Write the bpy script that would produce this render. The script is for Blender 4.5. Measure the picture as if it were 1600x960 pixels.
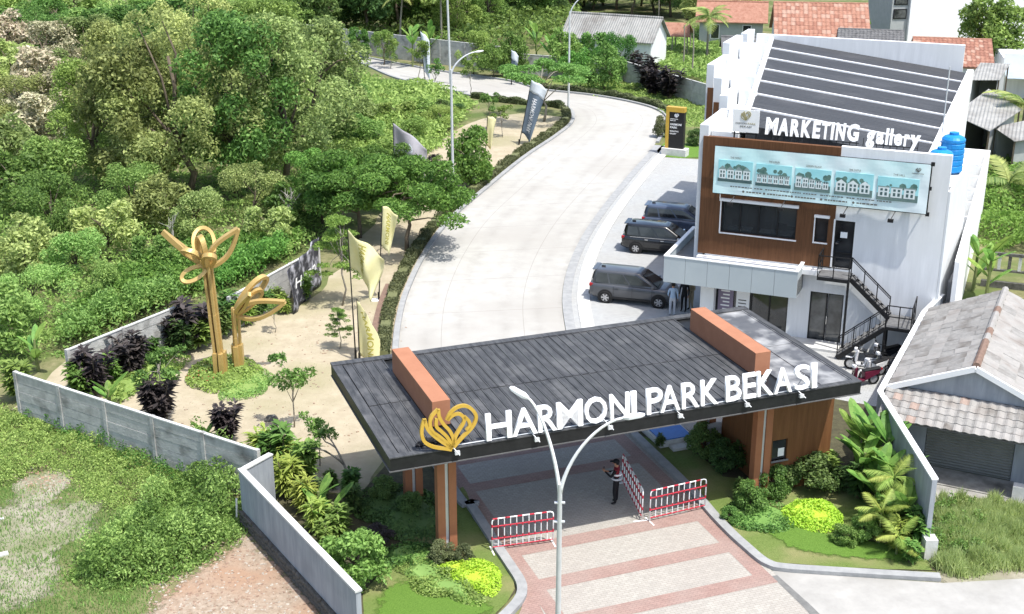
import bpy, bmesh, math, random
import numpy as np
from mathutils import Vector, Matrix

# ------------------------------------------------------------------ clear, camera, light
for o in list(bpy.data.objects): bpy.data.objects.remove(o)
S = bpy.context.scene
C = S.collection
R = math.radians
CAM_H, PITCH, FPX = 22.0, R(20.1), 2000.0
cam = bpy.data.cameras.new('camera'); co = bpy.data.objects.new('camera', cam); C.objects.link(co)
co.location = (0, 0, CAM_H); co.rotation_euler = (R(90) - PITCH, 0, 0)
cam.sensor_width = 36; cam.lens = FPX / 1600 * 36; cam.clip_start = .1; cam.clip_end = 5000
S.camera = co
SUNV = Vector((.32, -.29, 1.0)).normalized()
w = bpy.data.worlds.new('World'); S.world = w; w.use_nodes = True
nt = w.node_tree; bg = nt.nodes['Background']
sky = nt.nodes.new('ShaderNodeTexSky'); sky.sky_type = 'NISHITA'; sky.sun_disc = False
sky.sun_elevation = math.asin(SUNV.z); sky.sun_rotation = math.atan2(SUNV.x, SUNV.y)
sky.air_density = 1.0; sky.dust_density = 2.5
nt.links.new(sky.outputs[0], bg.inputs[0]); bg.inputs[1].default_value = 0.15
sl = bpy.data.lights.new('sun', 'SUN'); sl.energy = 3.4; sl.angle = R(.55); sl.color = (1, .975, .93)
so = bpy.data.objects.new('sun', sl); C.objects.link(so)
so.rotation_euler = SUNV.to_track_quat('Z', 'Y').to_euler()
S.view_settings.view_transform = 'Standard'; S.view_settings.look = 'None'
S.view_settings.gamma = 1; S.view_settings.use_curve_mapping = False
S.view_settings.exposure = 0.82

rng = np.random.default_rng(7); random.seed(7)

# ------------------------------------------------------------------ helpers
CP, SP = math.cos(PITCH), math.sin(PITCH)
def P(u, v, z=0.0):
    "point at height z seen at photograph pixel (u, v)"
    a = (u - 800) / FPX; b = (v - 480) / FPX
    d = (a, CP - b * SP, -SP - b * CP); t = (z - CAM_H) / d[2]
    return Vector((d[0] * t, d[1] * t, z))
GA, BA, HA = R(20.4), R(-22.5), R(-26.0)     # gate, gallery and tiled-house frames
def FR(ang, x, y, z=0.0):
    c, s = math.cos(ang), math.sin(ang)
    return Vector((x * c - y * s, x * s + y * c, z))
def G(x, y, z=0.0): return FR(GA, x, y, z)
def B(x, y, z=0.0): return FR(BA, x, y, z)
def H(x, y, z=0.0): return FR(HA, x, y, z)

class MB:
    "collects faces of one mesh"
    def __init__(s): s.v = []; s.f = []; s.m = []
    def poly(s, pts, m=0):
        n = len(s.v); s.v += [tuple(p) for p in pts]; s.f.append(tuple(range(n, n + len(pts)))); s.m.append(m); return s
    def box(s, x0, x1, y0, y1, z0, z1, m=0, M=None):
        p = [Vector(q) for q in ((x0,y0,z0),(x1,y0,z0),(x1,y1,z0),(x0,y1,z0),(x0,y0,z1),(x1,y0,z1),(x1,y1,z1),(x0,y1,z1))]
        if M is not None: p = [M @ q for q in p]
        n = len(s.v); s.v += [tuple(q) for q in p]
        for q in ((0,3,2,1),(4,5,6,7),(0,1,5,4),(1,2,6,5),(2,3,7,6),(3,0,4,7)):
            s.f.append(tuple(n + i for i in q)); s.m.append(m)
        return s
    def hexa(s, b, t, m=0):
        "bottom and top rings of the same length"
        k = len(b); n = len(s.v); s.v += [tuple(q) for q in b] + [tuple(q) for q in t]
        s.f.append(tuple(n + i for i in range(k))[::-1]); s.f.append(tuple(n + k + i for i in range(k))); s.m += [m, m]
        for i in range(k):
            j = (i + 1) % k; s.f.append((n + i, n + j, n + k + j, n + k + i)); s.m.append(m)
        return s
    def prism(s, pts, z0, z1, m=0):
        return s.hexa([(p[0], p[1], z0) for p in pts], [(p[0], p[1], z1) for p in pts], m)
    def bar(s, a, b, wd, th=None, m=0, up=(0, 0, 1)):
        a = Vector(a); b = Vector(b); d = (b - a); th = th or wd
        if d.length < 1e-6: return s
        d.normalize(); up = Vector(up)
        if abs(d.dot(up)) > .98: up = Vector((1, 0, 0))
        sx = d.cross(up).normalized() * wd / 2; sy = sx.cross(d).normalized() * th / 2
        return s.hexa([a - sx - sy, a + sx - sy, a + sx + sy, a - sx + sy][::-1], [b - sx - sy, b + sx - sy, b + sx + sy, b - sx + sy][::-1], m)
    def tube(s, pts, rad, n=8, m=0, cap=True):
        pts = [Vector(p) for p in pts]; k = len(pts)
        if not hasattr(rad, '__len__'): rad = [rad] * k
        base = len(s.v); ref = Vector((.3, .9, .1)).normalized()
        for i, p in enumerate(pts):
            d = (pts[min(i + 1, k - 1)] - pts[max(i - 1, 0)])
            if d.length < 1e-9: d = Vector((0, 0, 1))
            d.normalize(); r_ = ref - d * ref.dot(d)
            if r_.length < .2: r_ = Vector((1, 0, 0)) - d * d.x
            r_.normalize(); ref = r_; q = d.cross(r_)
            for j in range(n):
                a = 2 * math.pi * j / n
                s.v.append(tuple(p + (r_ * math.cos(a) + q * math.sin(a)) * rad[i]))
        for i in range(k - 1):
            for j in range(n):
                a = base + i * n + j; b = base + i * n + (j + 1) % n
                s.f.append((a, b, b + n, a + n)); s.m.append(m)
        if cap:
            s.f.append(tuple(base + j for j in range(n))[::-1]); s.f.append(tuple(base + (k - 1) * n + j for j in range(n))); s.m += [m, m]
        return s
    def ribbon(s, pts, wd, th, normal, m=0):
        "flat strip of rectangular section that follows pts; wd across in the plane of the curve, th along normal"
        pts = [Vector(p) for p in pts]; k = len(pts); nn = Vector(normal).normalized(); base = len(s.v)
        for i, p in enumerate(pts):
            d = (pts[min(i + 1, k - 1)] - pts[max(i - 1, 0)]).normalized(); q = d.cross(nn).normalized()
            ww = wd[i] if hasattr(wd, '__len__') else wd
            for a, b in ((-1, -1), (1, -1), (1, 1), (-1, 1)): s.v.append(tuple(p + q * a * ww / 2 + nn * b * th / 2))
        for i in range(k - 1):
            for j in range(4):
                a = base + i * 4 + j; b = base + i * 4 + (j + 1) % 4; s.f.append((a, b, b + 4, a + 4)); s.m.append(m)
        s.f.append((base, base + 1, base + 2, base + 3)[::-1]); e = base + (k - 1) * 4; s.f.append((e, e + 1, e + 2, e + 3)); s.m += [m, m]
        return s
    def lathe(s, prof, n=16, c=(0, 0, 0), axis='Z', m=0, cap=True):
        base = len(s.v); k = len(prof)
        for r, h in prof:
            for j in range(n):
                a = 2 * math.pi * j / n; x, y = r * math.cos(a), r * math.sin(a)
                q = (x, y, h) if axis == 'Z' else ((h, x, y) if axis == 'X' else (y, h, x))
                s.v.append((c[0] + q[0], c[1] + q[1], c[2] + q[2]))
        for i in range(k - 1):
            for j in range(n):
                a = base + i * n + j; b = base + i * n + (j + 1) % n
                s.f.append((a, b, b + n, a + n)); s.m.append(m)
        if cap: s.f.append(tuple(base + j for j in range(n))[::-1]); s.f.append(tuple(base + (k - 1) * n + j for j in range(n))); s.m += [m, m]
        return s
    def mesh(s, name, mats, smooth=False):
        me = bpy.data.meshes.new(name); me.from_pydata(s.v, [], s.f)
        for mt in (mats if isinstance(mats, (list, tuple)) else [mats]): me.materials.append(mt)
        me.polygons.foreach_set('material_index', s.m)
        if smooth: me.polygons.foreach_set('use_smooth', [True] * len(s.f))
        me.update(); return me

def link(name, me, parent=None, loc=None, rz=None):
    o = bpy.data.objects.new(name, me); C.objects.link(o)
    if parent is not None: o.parent = parent
    if loc is not None: o.location = loc
    if rz is not None: o.rotation_euler = (0, 0, rz)
    return o
def obj(name, mb, mats, parent=None, loc=None, rz=None, smooth=False, bevel=0):
    o = link(name, mb.mesh(name, mats, smooth), parent, loc, rz)
    if bevel:
        md = o.modifiers.new('bevel', 'BEVEL'); md.width = bevel; md.segments = 2; md.limit_method = 'ANGLE'
    return o
def tag(o, label=None, cat=None, group=None, kind=None):
    if label: o['label'] = label
    if cat: o['category'] = cat
    if group: o['group'] = group
    if kind: o['kind'] = kind
    return o
def thing(name, label, cat, loc=(0, 0, 0), rz=0, group=None):
    o = bpy.data.objects.new(name, None); C.objects.link(o); o.empty_display_size = .2
    o.location = loc; o.rotation_euler = (0, 0, rz); return tag(o, label, cat, group)
def struct(name, mb, mats, **k): return tag(obj(name, mb, mats, **k), kind='structure')
def copy_tree(o, parent=None, label=None):
    c = o.copy(); C.objects.link(c); c.parent = parent
    if label: c['label'] = label
    for ch in o.children: copy_tree(ch, c)
    return c

# ------------------------------------------------------------------ materials
MATS = {}
def hexc(h):
    h = h.lstrip('#'); c = [int(h[i:i + 2], 16) / 255 for i in (0, 2, 4)]
    return tuple(x / 12.92 if x <= .04045 else ((x + .055) / 1.055) ** 2.4 for x in c) + (1,)
def col(c): return c if isinstance(c, tuple) and len(c) == 4 else (hexc(c) if isinstance(c, str) else tuple(c) + (1,))
def M(name, c1, c2=None, scale=3.0, rough=.8, bump=0., metal=0., bscale=None, c3=None, scale3=.5, amt3=.5, spec=.3, detail=6, stretch=None, coat=0., world=False):
    "two-tone noise material with optional large patches of a third colour and fine relief"
    m = bpy.data.materials.new(name); m.use_nodes = True; t = m.node_tree; N = t.nodes; L = t.links
    p = N['Principled BSDF']; p.inputs['Roughness'].default_value = rough; p.inputs['Metallic'].default_value = metal
    p.inputs['Specular IOR Level'].default_value = spec
    if coat: p.inputs['Coat Weight'].default_value = coat; p.inputs['Coat Roughness'].default_value = .05
    c2 = c2 or c1; tc = N.new('ShaderNodeTexCoord'); vec = tc.outputs['Object']; base_vec = vec
    if world: base_vec = vec = N.new('ShaderNodeNewGeometry').outputs['Position']
    if stretch:
        mp = N.new('ShaderNodeMapping'); mp.inputs['Scale'].default_value = stretch; L.new(vec, mp.inputs[0]); vec = mp.outputs[0]
    nz = N.new('ShaderNodeTexNoise'); nz.inputs['Scale'].default_value = scale; nz.inputs['Detail'].default_value = detail; nz.inputs['Roughness'].default_value = .65
    L.new(vec, nz.inputs['Vector'])
    rp = N.new('ShaderNodeValToRGB'); rp.color_ramp.elements[0].position = .34; rp.color_ramp.elements[1].position = .66
    rp.color_ramp.elements[0].color = col(c1); rp.color_ramp.elements[1].color = col(c2); L.new(nz.outputs[0], rp.inputs[0]); out = rp.outputs[0]
    if c3:
        n3 = N.new('ShaderNodeTexNoise'); n3.inputs['Scale'].default_value = scale3; n3.inputs['Detail'].default_value = 5; L.new(base_vec, n3.inputs['Vector'])
        r3 = N.new('ShaderNodeValToRGB'); r3.color_ramp.elements[0].position = 1 - amt3 - .12; r3.color_ramp.elements[1].position = 1 - amt3 + .12
        L.new(n3.outputs[0], r3.inputs[0]); mx = N.new('ShaderNodeMix'); mx.data_type = 'RGBA'
        L.new(r3.outputs[0], mx.inputs['Factor']); L.new(out, mx.inputs['A']); mx.inputs['B'].default_value = col(c3); out = mx.outputs['Result']
    L.new(out, p.inputs['Base Color'])
    if bump:
        nb = N.new('ShaderNodeTexNoise'); nb.inputs['Scale'].default_value = bscale or scale * 4; nb.inputs['Detail'].default_value = 5; L.new(vec, nb.inputs['Vector'])
        bp = N.new('ShaderNodeBump'); bp.inputs['Strength'].default_value = min(1, bump); bp.inputs['Distance'].default_value = .03; L.new(nb.outputs[0], bp.inputs['Height']); L.new(bp.outputs[0], p.inputs['Normal'])
    MATS[name] = m; return m
LG = 1.6
def lc(c, k=1.0):
    g_ = .3 * c[0] + .6 * c[1] + .1 * c[2]; return tuple(min(.8, (x * .9 + g_ * .1) * LG) for x in c) + (1,)
def leafmat(name, dark, light, trans=.35, var=.5, rough=.55, third=None):
    m = bpy.data.materials.new(name); m.use_nodes = True; t = m.node_tree; N = t.nodes; L = t.links; p = N['Principled BSDF']
    p.inputs['Roughness'].default_value = rough; p.inputs['Specular IOR Level'].default_value = .25
    ge = N.new('ShaderNodeNewGeometry'); oi = N.new('ShaderNodeObjectInfo'); tc = N.new('ShaderNodeTexCoord')
    nz = N.new('ShaderNodeTexNoise'); nz.inputs['Scale'].default_value = .9; nz.inputs['Detail'].default_value = 3; L.new(ge.outputs['Position'], nz.inputs['Vector'])
    a = N.new('ShaderNodeMath'); a.operation = 'MULTIPLY'; a.inputs[1].default_value = .5; L.new(ge.outputs['Random Per Island'], a.inputs[0])
    b = N.new('ShaderNodeMath'); b.operation = 'MULTIPLY_ADD'; b.inputs[1].default_value = .42; L.new(oi.outputs['Random'], b.inputs[0]); L.new(a.outputs[0], b.inputs[2])
    c = N.new('ShaderNodeMath'); c.operation = 'MULTIPLY_ADD'; c.inputs[1].default_value = .4; L.new(nz.outputs[0], c.inputs[0]); L.new(b.outputs[0], c.inputs[2])
    rp = N.new('ShaderNodeValToRGB'); e = rp.color_ramp.elements; e[0].position = .2; e[1].position = .95; e[0].color = lc(dark); e[1].color = lc(light)
    if third: q = rp.color_ramp.elements.new(.6); q.color = lc(third)
    L.new(c.outputs[0], rp.inputs[0])
    hs = N.new('ShaderNodeHueSaturation'); h1 = N.new('ShaderNodeMapRange'); h1.inputs[3].default_value = .475; h1.inputs[4].default_value = .52; w1 = N.new('ShaderNodeTexWhiteNoise'); w1.noise_dimensions = '1D'; L.new(oi.outputs['Random'], w1.inputs['W']); L.new(w1.outputs[0], h1.inputs[0]); L.new(h1.outputs[0], hs.inputs['Hue']); L.new(rp.outputs[0], hs.inputs['Color']); rp = hs
    L.new(rp.outputs[0], p.inputs['Base Color'])
    tr = N.new('ShaderNodeBsdfTranslucent'); L.new(rp.outputs[0], tr.inputs[0]); mx = N.new('ShaderNodeMixShader'); mx.inputs[0].default_value = trans
    L.new(p.outputs[0], mx.inputs[1]); L.new(tr.outputs[0], mx.inputs[2]); L.new(mx.outputs[0], N['Material Output'].inputs[0])
    MATS[name] = m; return m
def tweak(m, fn): fn(m.node_tree, m.node_tree.nodes, m.node_tree.links, m.node_tree.nodes['Principled BSDF']); return m
def stripes(m, axis, freq, depth=.5, dist=.02, sharp=False):
    "adds corrugation or board relief running across one object axis"
    t = m.node_tree; N = t.nodes; L = t.links; p = N['Principled BSDF']
    tc = N.new('ShaderNodeTexCoord'); sx = N.new('ShaderNodeSeparateXYZ'); L.new(tc.outputs['Object'], sx.inputs[0])
    a = N.new('ShaderNodeMath'); a.operation = 'MULTIPLY'; a.inputs[1].default_value = freq * (1 if sharp else 2 * math.pi); L.new(sx.outputs[axis], a.inputs[0])
    b = N.new('ShaderNodeMath'); b.operation = 'PINGPONG' if sharp else 'SINE'
    L.new(a.outputs[0], b.inputs[0]); h = b.outputs[0]
    if sharp:
        b.inputs[1].default_value = .5; g = N.new('ShaderNodeMath'); g.operation = 'GREATER_THAN'; g.inputs[1].default_value = .06; L.new(h, g.inputs[0]); h = g.outputs[0]
    bp = N.new('ShaderNodeBump'); bp.inputs['Strength'].default_value = depth; bp.inputs['Distance'].default_value = dist; L.new(h, bp.inputs['Height'])
    if p.inputs['Normal'].links: L.new(p.inputs['Normal'].links[0].from_socket, bp.inputs['Normal'])
    L.new(bp.outputs[0], p.inputs['Normal']); return m

m_ground = M('ground_soil', (.12,.125,.05), (.24,.215,.115), 1.8, .95, .8, c3=(.085,.12,.03), scale3=.35, amt3=.5, detail=9)
m_conc = M('road_concrete', (.36,.35,.32), (.42,.41,.38), 1.2, .85, .15, c3=(.345,.33,.30), scale3=.13, amt3=.45, bscale=20)
m_kerb = M('kerb_concrete', (.25,.255,.255), (.33,.335,.33), 2.5, .85, .3)
m_pathw = M('pale_slab', (.47,.465,.44), (.56,.555,.525), 2, .85, .2, world=True)
m_lot = M('grey_paver', (.33,.34,.34), (.40,.405,.395), 9, .9, .4, c3=(.36,.36,.345), scale3=.35, amt3=.5)
m_pave = M('beige_paver', (.33,.31,.275), (.39,.37,.33), 7, .9, .4, c3=(.345,.32,.285), scale3=.4, amt3=.5)
m_red = M('red_paver', (.27,.175,.15), (.32,.215,.185), 6, .9, .4, c3=(.31,.225,.195), scale3=.8, amt3=.5)
m_sand = M('yard_sand', (.33,.28,.195), (.41,.355,.255), 1.4, .95, .5, c3=(.26,.24,.13), scale3=.16, amt3=.38)
m_rub = M('rubble_soil', (.25,.19,.135), (.38,.31,.24), 5, .95, .9, c3=(.32,.21,.14), scale3=.5, amt3=.45)
m_apron = M('apron_concrete', (.30,.292,.272), (.375,.365,.34), 1.1, .9, .3, c3=(.26,.25,.225), scale3=.35, amt3=.4)
m_lawn = M('lawn_grass', (.11,.165,.035), (.165,.225,.06), 18, .95, .9, c3=(.24,.235,.10), scale3=.5, amt3=.45)
m_lawnb = M('lawn_dense', (.085,.17,.02), (.14,.255,.04), 22, .95, 1)
m_black = M('black_metal', (.012,.012,.013), (.02,.02,.02), 8, .5)
m_roofg = M('roof_membrane', (.035,.037,.04), (.085,.087,.09), 2.6, .65, .3, c3=(.135,.135,.135), scale3=.9, amt3=.34, stretch=(3.2, .5, 1))
m_roofs = M('roof_membrane_smooth', (.075,.078,.085), (.11,.113,.12), 1.5, .5, .2, c3=(.42,.42,.41), scale3=.9, amt3=.42)
m_fascia = M('black_fascia', (.010,.011,.012), (.018,.019,.02), 3, .45, .1)
m_soff = M('grey_soffit', (.16,.165,.165), (.2,.2,.2), 3, .8)
m_terra = M('terracotta_paint', (.33,.145,.08), (.37,.168,.095), 2, .75, .1)
m_terrad = M('terracotta_column', (.31,.125,.06), (.35,.145,.072), 2, .7, .1)
m_corten = M('brown_panel', (.135,.058,.022), (.185,.08,.032), 1.5, .6, .15, stretch=(6, 6, .4))
m_wood = stripes(M('timber_cladding', (.10,.043,.017), (.15,.066,.028), 2, .65, .1, stretch=(9, 9, .5)), 0, 5, .4, .01, True)
m_white = M('white_render', (.68,.69,.69), (.80,.81,.81), 1.3, .8, .08, c3=(.72,.73,.72), scale3=.5, amt3=.4, stretch=(2.2, 2.2, .22))
m_whitep = M('white_paint', (.80,.80,.79), (.84,.84,.83), 2, .6)
m_acp = M('grey_panel', (.40,.445,.455), (.43,.475,.48), .8, .45, 0)
m_side = M('shaded_white_render', (.60,.62,.63), (.66,.68,.69), .8, .85, .1, c3=(.68,.69,.69), scale3=.5, amt3=.3)  # white render with shade painted in as grey, for fins and side wall
m_wallg = M('weathered_precast', (.36,.36,.345), (.48,.475,.455), 3, .9, .5, c3=(.13,.125,.115), scale3=1.1, amt3=.34, world=True)
m_wallb = M('pale_blue_render', (.26,.28,.31), (.36,.385,.415), 1.5, .85, .15, stretch=(2.5, 2.5, .3), c3=(.24,.26,.285), scale3=.6, amt3=.38)
m_cop = M('grey_coping', (.50,.50,.48), (.62,.62,.60), 3, .85, .3)
m_stone = M('field_stone', (.07,.068,.06), (.16,.155,.14), 5, .9, .8)
m_sheet = stripes(M('dark_roof_sheet', (.026,.027,.03), (.062,.064,.068), 1.5, .6, .1, c3=(.075,.076,.08), scale3=.4, amt3=.36, stretch=(.12, 8, 1)), 1, 3.5, .9, .03)
m_gold = M('gold_paint', (.47,.325,.115), (.53,.375,.145), 2, .42, .05, metal=.35)
m_goldl = M('gold_letter', (.52,.33,.045), (.58,.38,.07), 3, .45, metal=.25)
m_letter = M('white_letter', (.86,.86,.86), (.9,.9,.9), 2, .5)
m_glass = M('dark_glass', (.012,.014,.016), (.05,.053,.055), .9, .06, spec=.8, detail=2)
m_glass2 = M('painted_reflection_glass', (.03,.033,.033), (.13,.135,.13), 1.1, .08, spec=.8, detail=3)  # patchy lighter grey paints reflections into the glass colour
m_int = M('dim_interior', (.06,.06,.058), (.10,.10,.095), .7, .9)
m_galv = M('galvanised_steel', (.55,.57,.58), (.62,.63,.64), 4, .45, metal=.25)
m_lampw = M('lamp_white', (.75,.76,.77), (.8,.8,.8), 2, .5)
m_tank = M('blue_plastic', (.015,.20,.52), (.02,.25,.60), 3, .35)
m_blue = M('blue_tile', (.02,.14,.48), (.03,.18,.55), 6, .3)
m_bark = M('tree_bark', (.09,.07,.05), (.17,.14,.10), 6, .95, .8, stretch=(2, 2, .4))
m_barkg = M('pale_bark', (.22,.20,.16), (.32,.29,.24), 6, .95, .6)
m_skin = M('skin', (.36,.19,.115), (.40,.215,.135), 5, .6)
m_hair = M('black_hair', (.008,.007,.006), (.014,.012,.01), 10, .6)
m_tyre = M('tyre_rubber', (.012,.012,.012), (.02,.02,.02), 8, .85)
m_rim = M('alloy_rim', (.52,.52,.53), (.6,.6,.6), 4, .3, metal=.7)
m_chrome = M('chrome_trim', (.7,.7,.7), (.75,.75,.75), 3, .15, metal=.9)
m_lred = M('tail_lamp_red', (.30,.012,.012), (.36,.02,.02), 5, .2)
m_lclear = M('clear_lamp', (.6,.62,.64), (.7,.7,.7), 5, .1)
m_barr = M('barrier_red', (.42,.02,.04), (.48,.03,.055), 4, .5)
m_tileg = M('weathered_grey_tile', (.21,.203,.19), (.295,.285,.268), 3, .9, .5, c3=(.13,.115,.10), scale3=1.3, amt3=.4, world=True)
m_tileg2 = M('pale_grey_tile', (.26,.25,.233), (.33,.315,.296), 3, .9, .5, c3=(.21,.185,.165), scale3=1.5, amt3=.38, world=True)
m_ridge1 = M('rusty_ridge_tile', (.165,.11,.085), (.22,.145,.11), 5, .9, .4)
m_tileo = M('orange_roof_tile', (.28,.14,.095), (.36,.19,.135), 2.5, .9, .9, c3=(.24,.10,.065), scale3=3, amt3=.36, world=True)
m_tiled = M('dark_roof_tile', (.09,.09,.09), (.15,.15,.15), 2.5, .9, .8, world=True)
m_corr = stripes(M('old_corrugated_sheet', (.25,.25,.235), (.34,.335,.315), 1.2, .8, .3, c3=(.19,.18,.165), scale3=.7, amt3=.42), 0, 4, .8, .03)
m_shut = stripes(M('grey_shutter', (.17,.175,.165), (.21,.215,.205), 1.5, .7, .1), 2, 9, .7, .02)
m_dirty = M('dirty_yard_concrete', (.22,.21,.19), (.36,.35,.32), 2.2, .95, .6, c3=(.06,.06,.055), scale3=.8, amt3=.36)
m_hollow = M('unlit_room', (.02,.019,.018), (.03,.028,.026), 2, .95)
l_olive = leafmat('olive_leaf', (.06,.09,.022), (.36,.43,.13), .45, third=(.18,.235,.065))
l_mid = leafmat('mid_green_leaf', (.035,.082,.016), (.19,.31,.06), .42, third=(.10,.185,.03))
l_bright = leafmat('bright_green_leaf', (.03,.085,.012), (.15,.28,.04), .42, third=(.075,.165,.022))
l_weed = leafmat('weed_leaf', (.05,.11,.018), (.27,.39,.09), .45, third=(.14,.235,.045))
l_dry = leafmat('dry_scrub_leaf', (.13,.12,.07), (.42,.37,.25), .3, third=(.23,.23,.12))
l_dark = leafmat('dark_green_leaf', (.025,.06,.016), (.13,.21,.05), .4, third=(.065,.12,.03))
l_purple = leafmat('purple_leaf', (.014,.013,.013), (.055,.045,.042), .2, third=(.03,.025,.024))
l_yellow = leafmat('lime_leaf', (.25,.37,.008), (.36,.48,.015), .35)
l_lime = leafmat('yellow_green_leaf', (.12,.19,.02), (.27,.35,.06), .4)
l_grass = leafmat('grass_blade', (.15,.19,.05), (.38,.42,.16), .5, third=(.24,.29,.09))
l_banana = leafmat('banana_leaf', (.045,.12,.014), (.15,.27,.04), .4)
l_flower = leafmat('red_flower_leaf', (.16,.03,.015), (.28,.06,.03), .3)
l_hedge = leafmat('hedge_leaf', (.035,.05,.018), (.125,.145,.06), .3)
l_palm = leafmat('palm_leaf', (.05,.10,.02), (.28,.34,.09), .4)

# ------------------------------------------------------------------ ground, road, paving
def smooth(pts, n=8):
    pts = [Vector((p[0], p[1], 0)) for p in pts]; out = []
    for i in range(len(pts) - 1):
        p0 = pts[max(i - 1, 0)]; p1 = pts[i]; p2 = pts[i + 1]; p3 = pts[min(i + 2, len(pts) - 1)]
        for k in range(n):
            t = k / n; out.append(.5 * ((2 * p1) + (p2 - p0) * t + (2 * p0 - 5 * p1 + 4 * p2 - p3) * t * t + (3 * p1 - p0 - 3 * p2 + p3) * t ** 3))
    out.append(pts[-1]); return out
def resample(pts, n):
    d = [0]
    for a, b in zip(pts, pts[1:]): d.append(d[-1] + (b - a).length)
    out = []; j = 0
    for i in range(n):
        t = d[-1] * i / (n - 1)
        while j < len(d) - 2 and d[j + 1] < t: j += 1
        f = (t - d[j]) / max(1e-9, d[j + 1] - d[j]); out.append(pts[j].lerp(pts[j + 1], min(1, max(0, f))))
    return out
def offset(pts, off):
    out = []
    for i, p in enumerate(pts):
        d = (pts[min(i + 1, len(pts) - 1)] - pts[max(i - 1, 0)]).normalized(); out.append(p + Vector((-d.y, d.x, 0)) * off)
    return out
def strip(mb, A, Bp, z0, z1=None, m=0):
    "sheet (or, with z1 below z0, a raised band) between two polylines of equal length"
    for i in range(len(A) - 1):
        a, b, c, d = A[i], A[i + 1], Bp[i + 1], Bp[i]
        if z1 is None: mb.poly([(a.x, a.y, z0), (b.x, b.y, z0), (c.x, c.y, z0), (d.x, d.y, z0)], m)
        else:
            t = [(q.x, q.y, z0) for q in (a, b, c, d)]; l = [(q.x, q.y, z1) for q in (a, b, c, d)]
            mb.poly(t, m); mb.poly([l[0], l[1], t[1], t[0]], m); mb.poly([t[3], t[2], l[2], l[3]], m)
            if i == 0: mb.poly([l[3], l[0], t[0], t[3]], m)
            if i == len(A) - 2: mb.poly([l[1], l[2], t[2], t[1]], m)
    return mb
def px(lst, z=0.0): return [P(u, v, z) for u, v in lst]
def area(name, pts, z, mat, jit=0.0, sub=0):
    pts = [Vector((p[0], p[1], 0)) for p in pts]
    if sub:
        q = []
        for a, b in zip(pts, pts[1:] + pts[:1]):
            n = max(1, int((b - a).length / sub))
            for k in range(n): q.append(a.lerp(b, k / n) + Vector((random.uniform(-jit, jit), random.uniform(-jit, jit), 0)))
        pts = q
    if sum(a.x * b.y - b.x * a.y for a, b in zip(pts, pts[1:] + pts[:1])) < 0: pts = pts[::-1]
    return struct(name, MB().poly([(p.x, p.y, z) for p in pts]), mat)

def soft_mat(m):
    m2 = m.copy(); t = m2.node_tree; N = t.nodes; L = t.links; out = N['Material Output']; src = out.inputs[0].links[0].from_socket
    at = N.new('ShaderNodeAttribute'); at.attribute_name = 'edge'; tc = N.new('ShaderNodeTexCoord'); nz = N.new('ShaderNodeTexNoise'); nz.inputs['Scale'].default_value = 2.2; nz.inputs['Detail'].default_value = 8; nz.inputs['Roughness'].default_value = .7; L.new(tc.outputs['Object'], nz.inputs[0])
    a = N.new('ShaderNodeMath'); a.operation = 'MULTIPLY_ADD'; a.inputs[1].default_value = 1.5; a.inputs[2].default_value = -.85; L.new(nz.outputs[0], a.inputs[0])
    b = N.new('ShaderNodeMath'); b.operation = 'ADD'; L.new(a.outputs[0], b.inputs[0]); L.new(at.outputs['Fac'], b.inputs[1])
    c = N.new('ShaderNodeMapRange'); c.inputs[1].default_value = .18; c.inputs[2].default_value = .42; L.new(b.outputs[0], c.inputs[0])
    tr = N.new('ShaderNodeBsdfTransparent'); mx = N.new('ShaderNodeMixShader'); L.new(c.outputs[0], mx.inputs[0]); L.new(tr.outputs[0], mx.inputs[1]); L.new(src, mx.inputs[2]); L.new(mx.outputs[0], out.inputs[0]); return m2
def soft_area(name, pts, z, mat):
    "patch whose border dissolves into the ground below it (worn edge)"
    pts = resample(smooth([(p[0], p[1]) for p in pts] + [(pts[0][0], pts[0][1])], 6), 48)[:-1]; c = sum(pts, Vector()) / len(pts); mb = MB(); n = len(pts); ed = []
    for f, e in ((1.22, 0.), (1.0, .35), (.72, .8), (.4, 1.), (.0, 1.)):
        for p in pts: q = c + (p - c) * f; mb.v.append((q.x, q.y, z)); ed.append(e)
    for r_ in range(4):
        for i in range(n): a = r_ * n + i; b = r_ * n + (i + 1) % n; mb.f.append((a, b, b + n, a + n)); mb.m.append(0)
    o = struct(name, mb, soft_mat(mat)); at = o.data.attributes.new('edge', 'FLOAT', 'POINT'); at.data.foreach_set('value', ed); return o
g = MB(); g.poly([(-900, -200, 0), (900, -200, 0), (900, 1600, 0), (-900, 1600, 0)]); struct('ground', g, m_ground)
area('sand_yard', px([(20,640),(110,565),(270,530),(420,470),(480,480),(530,420),(580,350),(620,312),(642,285),(655,255),(690,222),(725,196),(770,182),(830,176),(893,186),(893,195),(870,217),(820,252),(760,300),(705,350),(667,400),(640,458),(627,508),(622,565),(625,700),(560,775),(480,770),(400,705),(240,655),(100,612)]), .006, m_sand, .25, 1.2)
RL = smooth(px([(623,620),(622,560),(627,505),(640,455),(668,397),(706,345),(762,296),(822,247),(872,213),(896,192),(895,174),(872,166),(835,163),(795,159),(737,150),(681,137),(619,122),(575,103),(515,78),(440,52)]))
RR = smooth(px([(905,610),(893,560),(884,520),(878,465),(888,415),(912,365),(945,318),(985,270),(1019,232),(1036,202),(1040,184),(1019,170),(972,158),(916,149),(844,141),(797,128),(712,116),(650,106),(553,87),(500,72),(430,50)]))
NL = 120; RLs, RRs = resample(RL, NL), resample(RR, NL)
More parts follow.
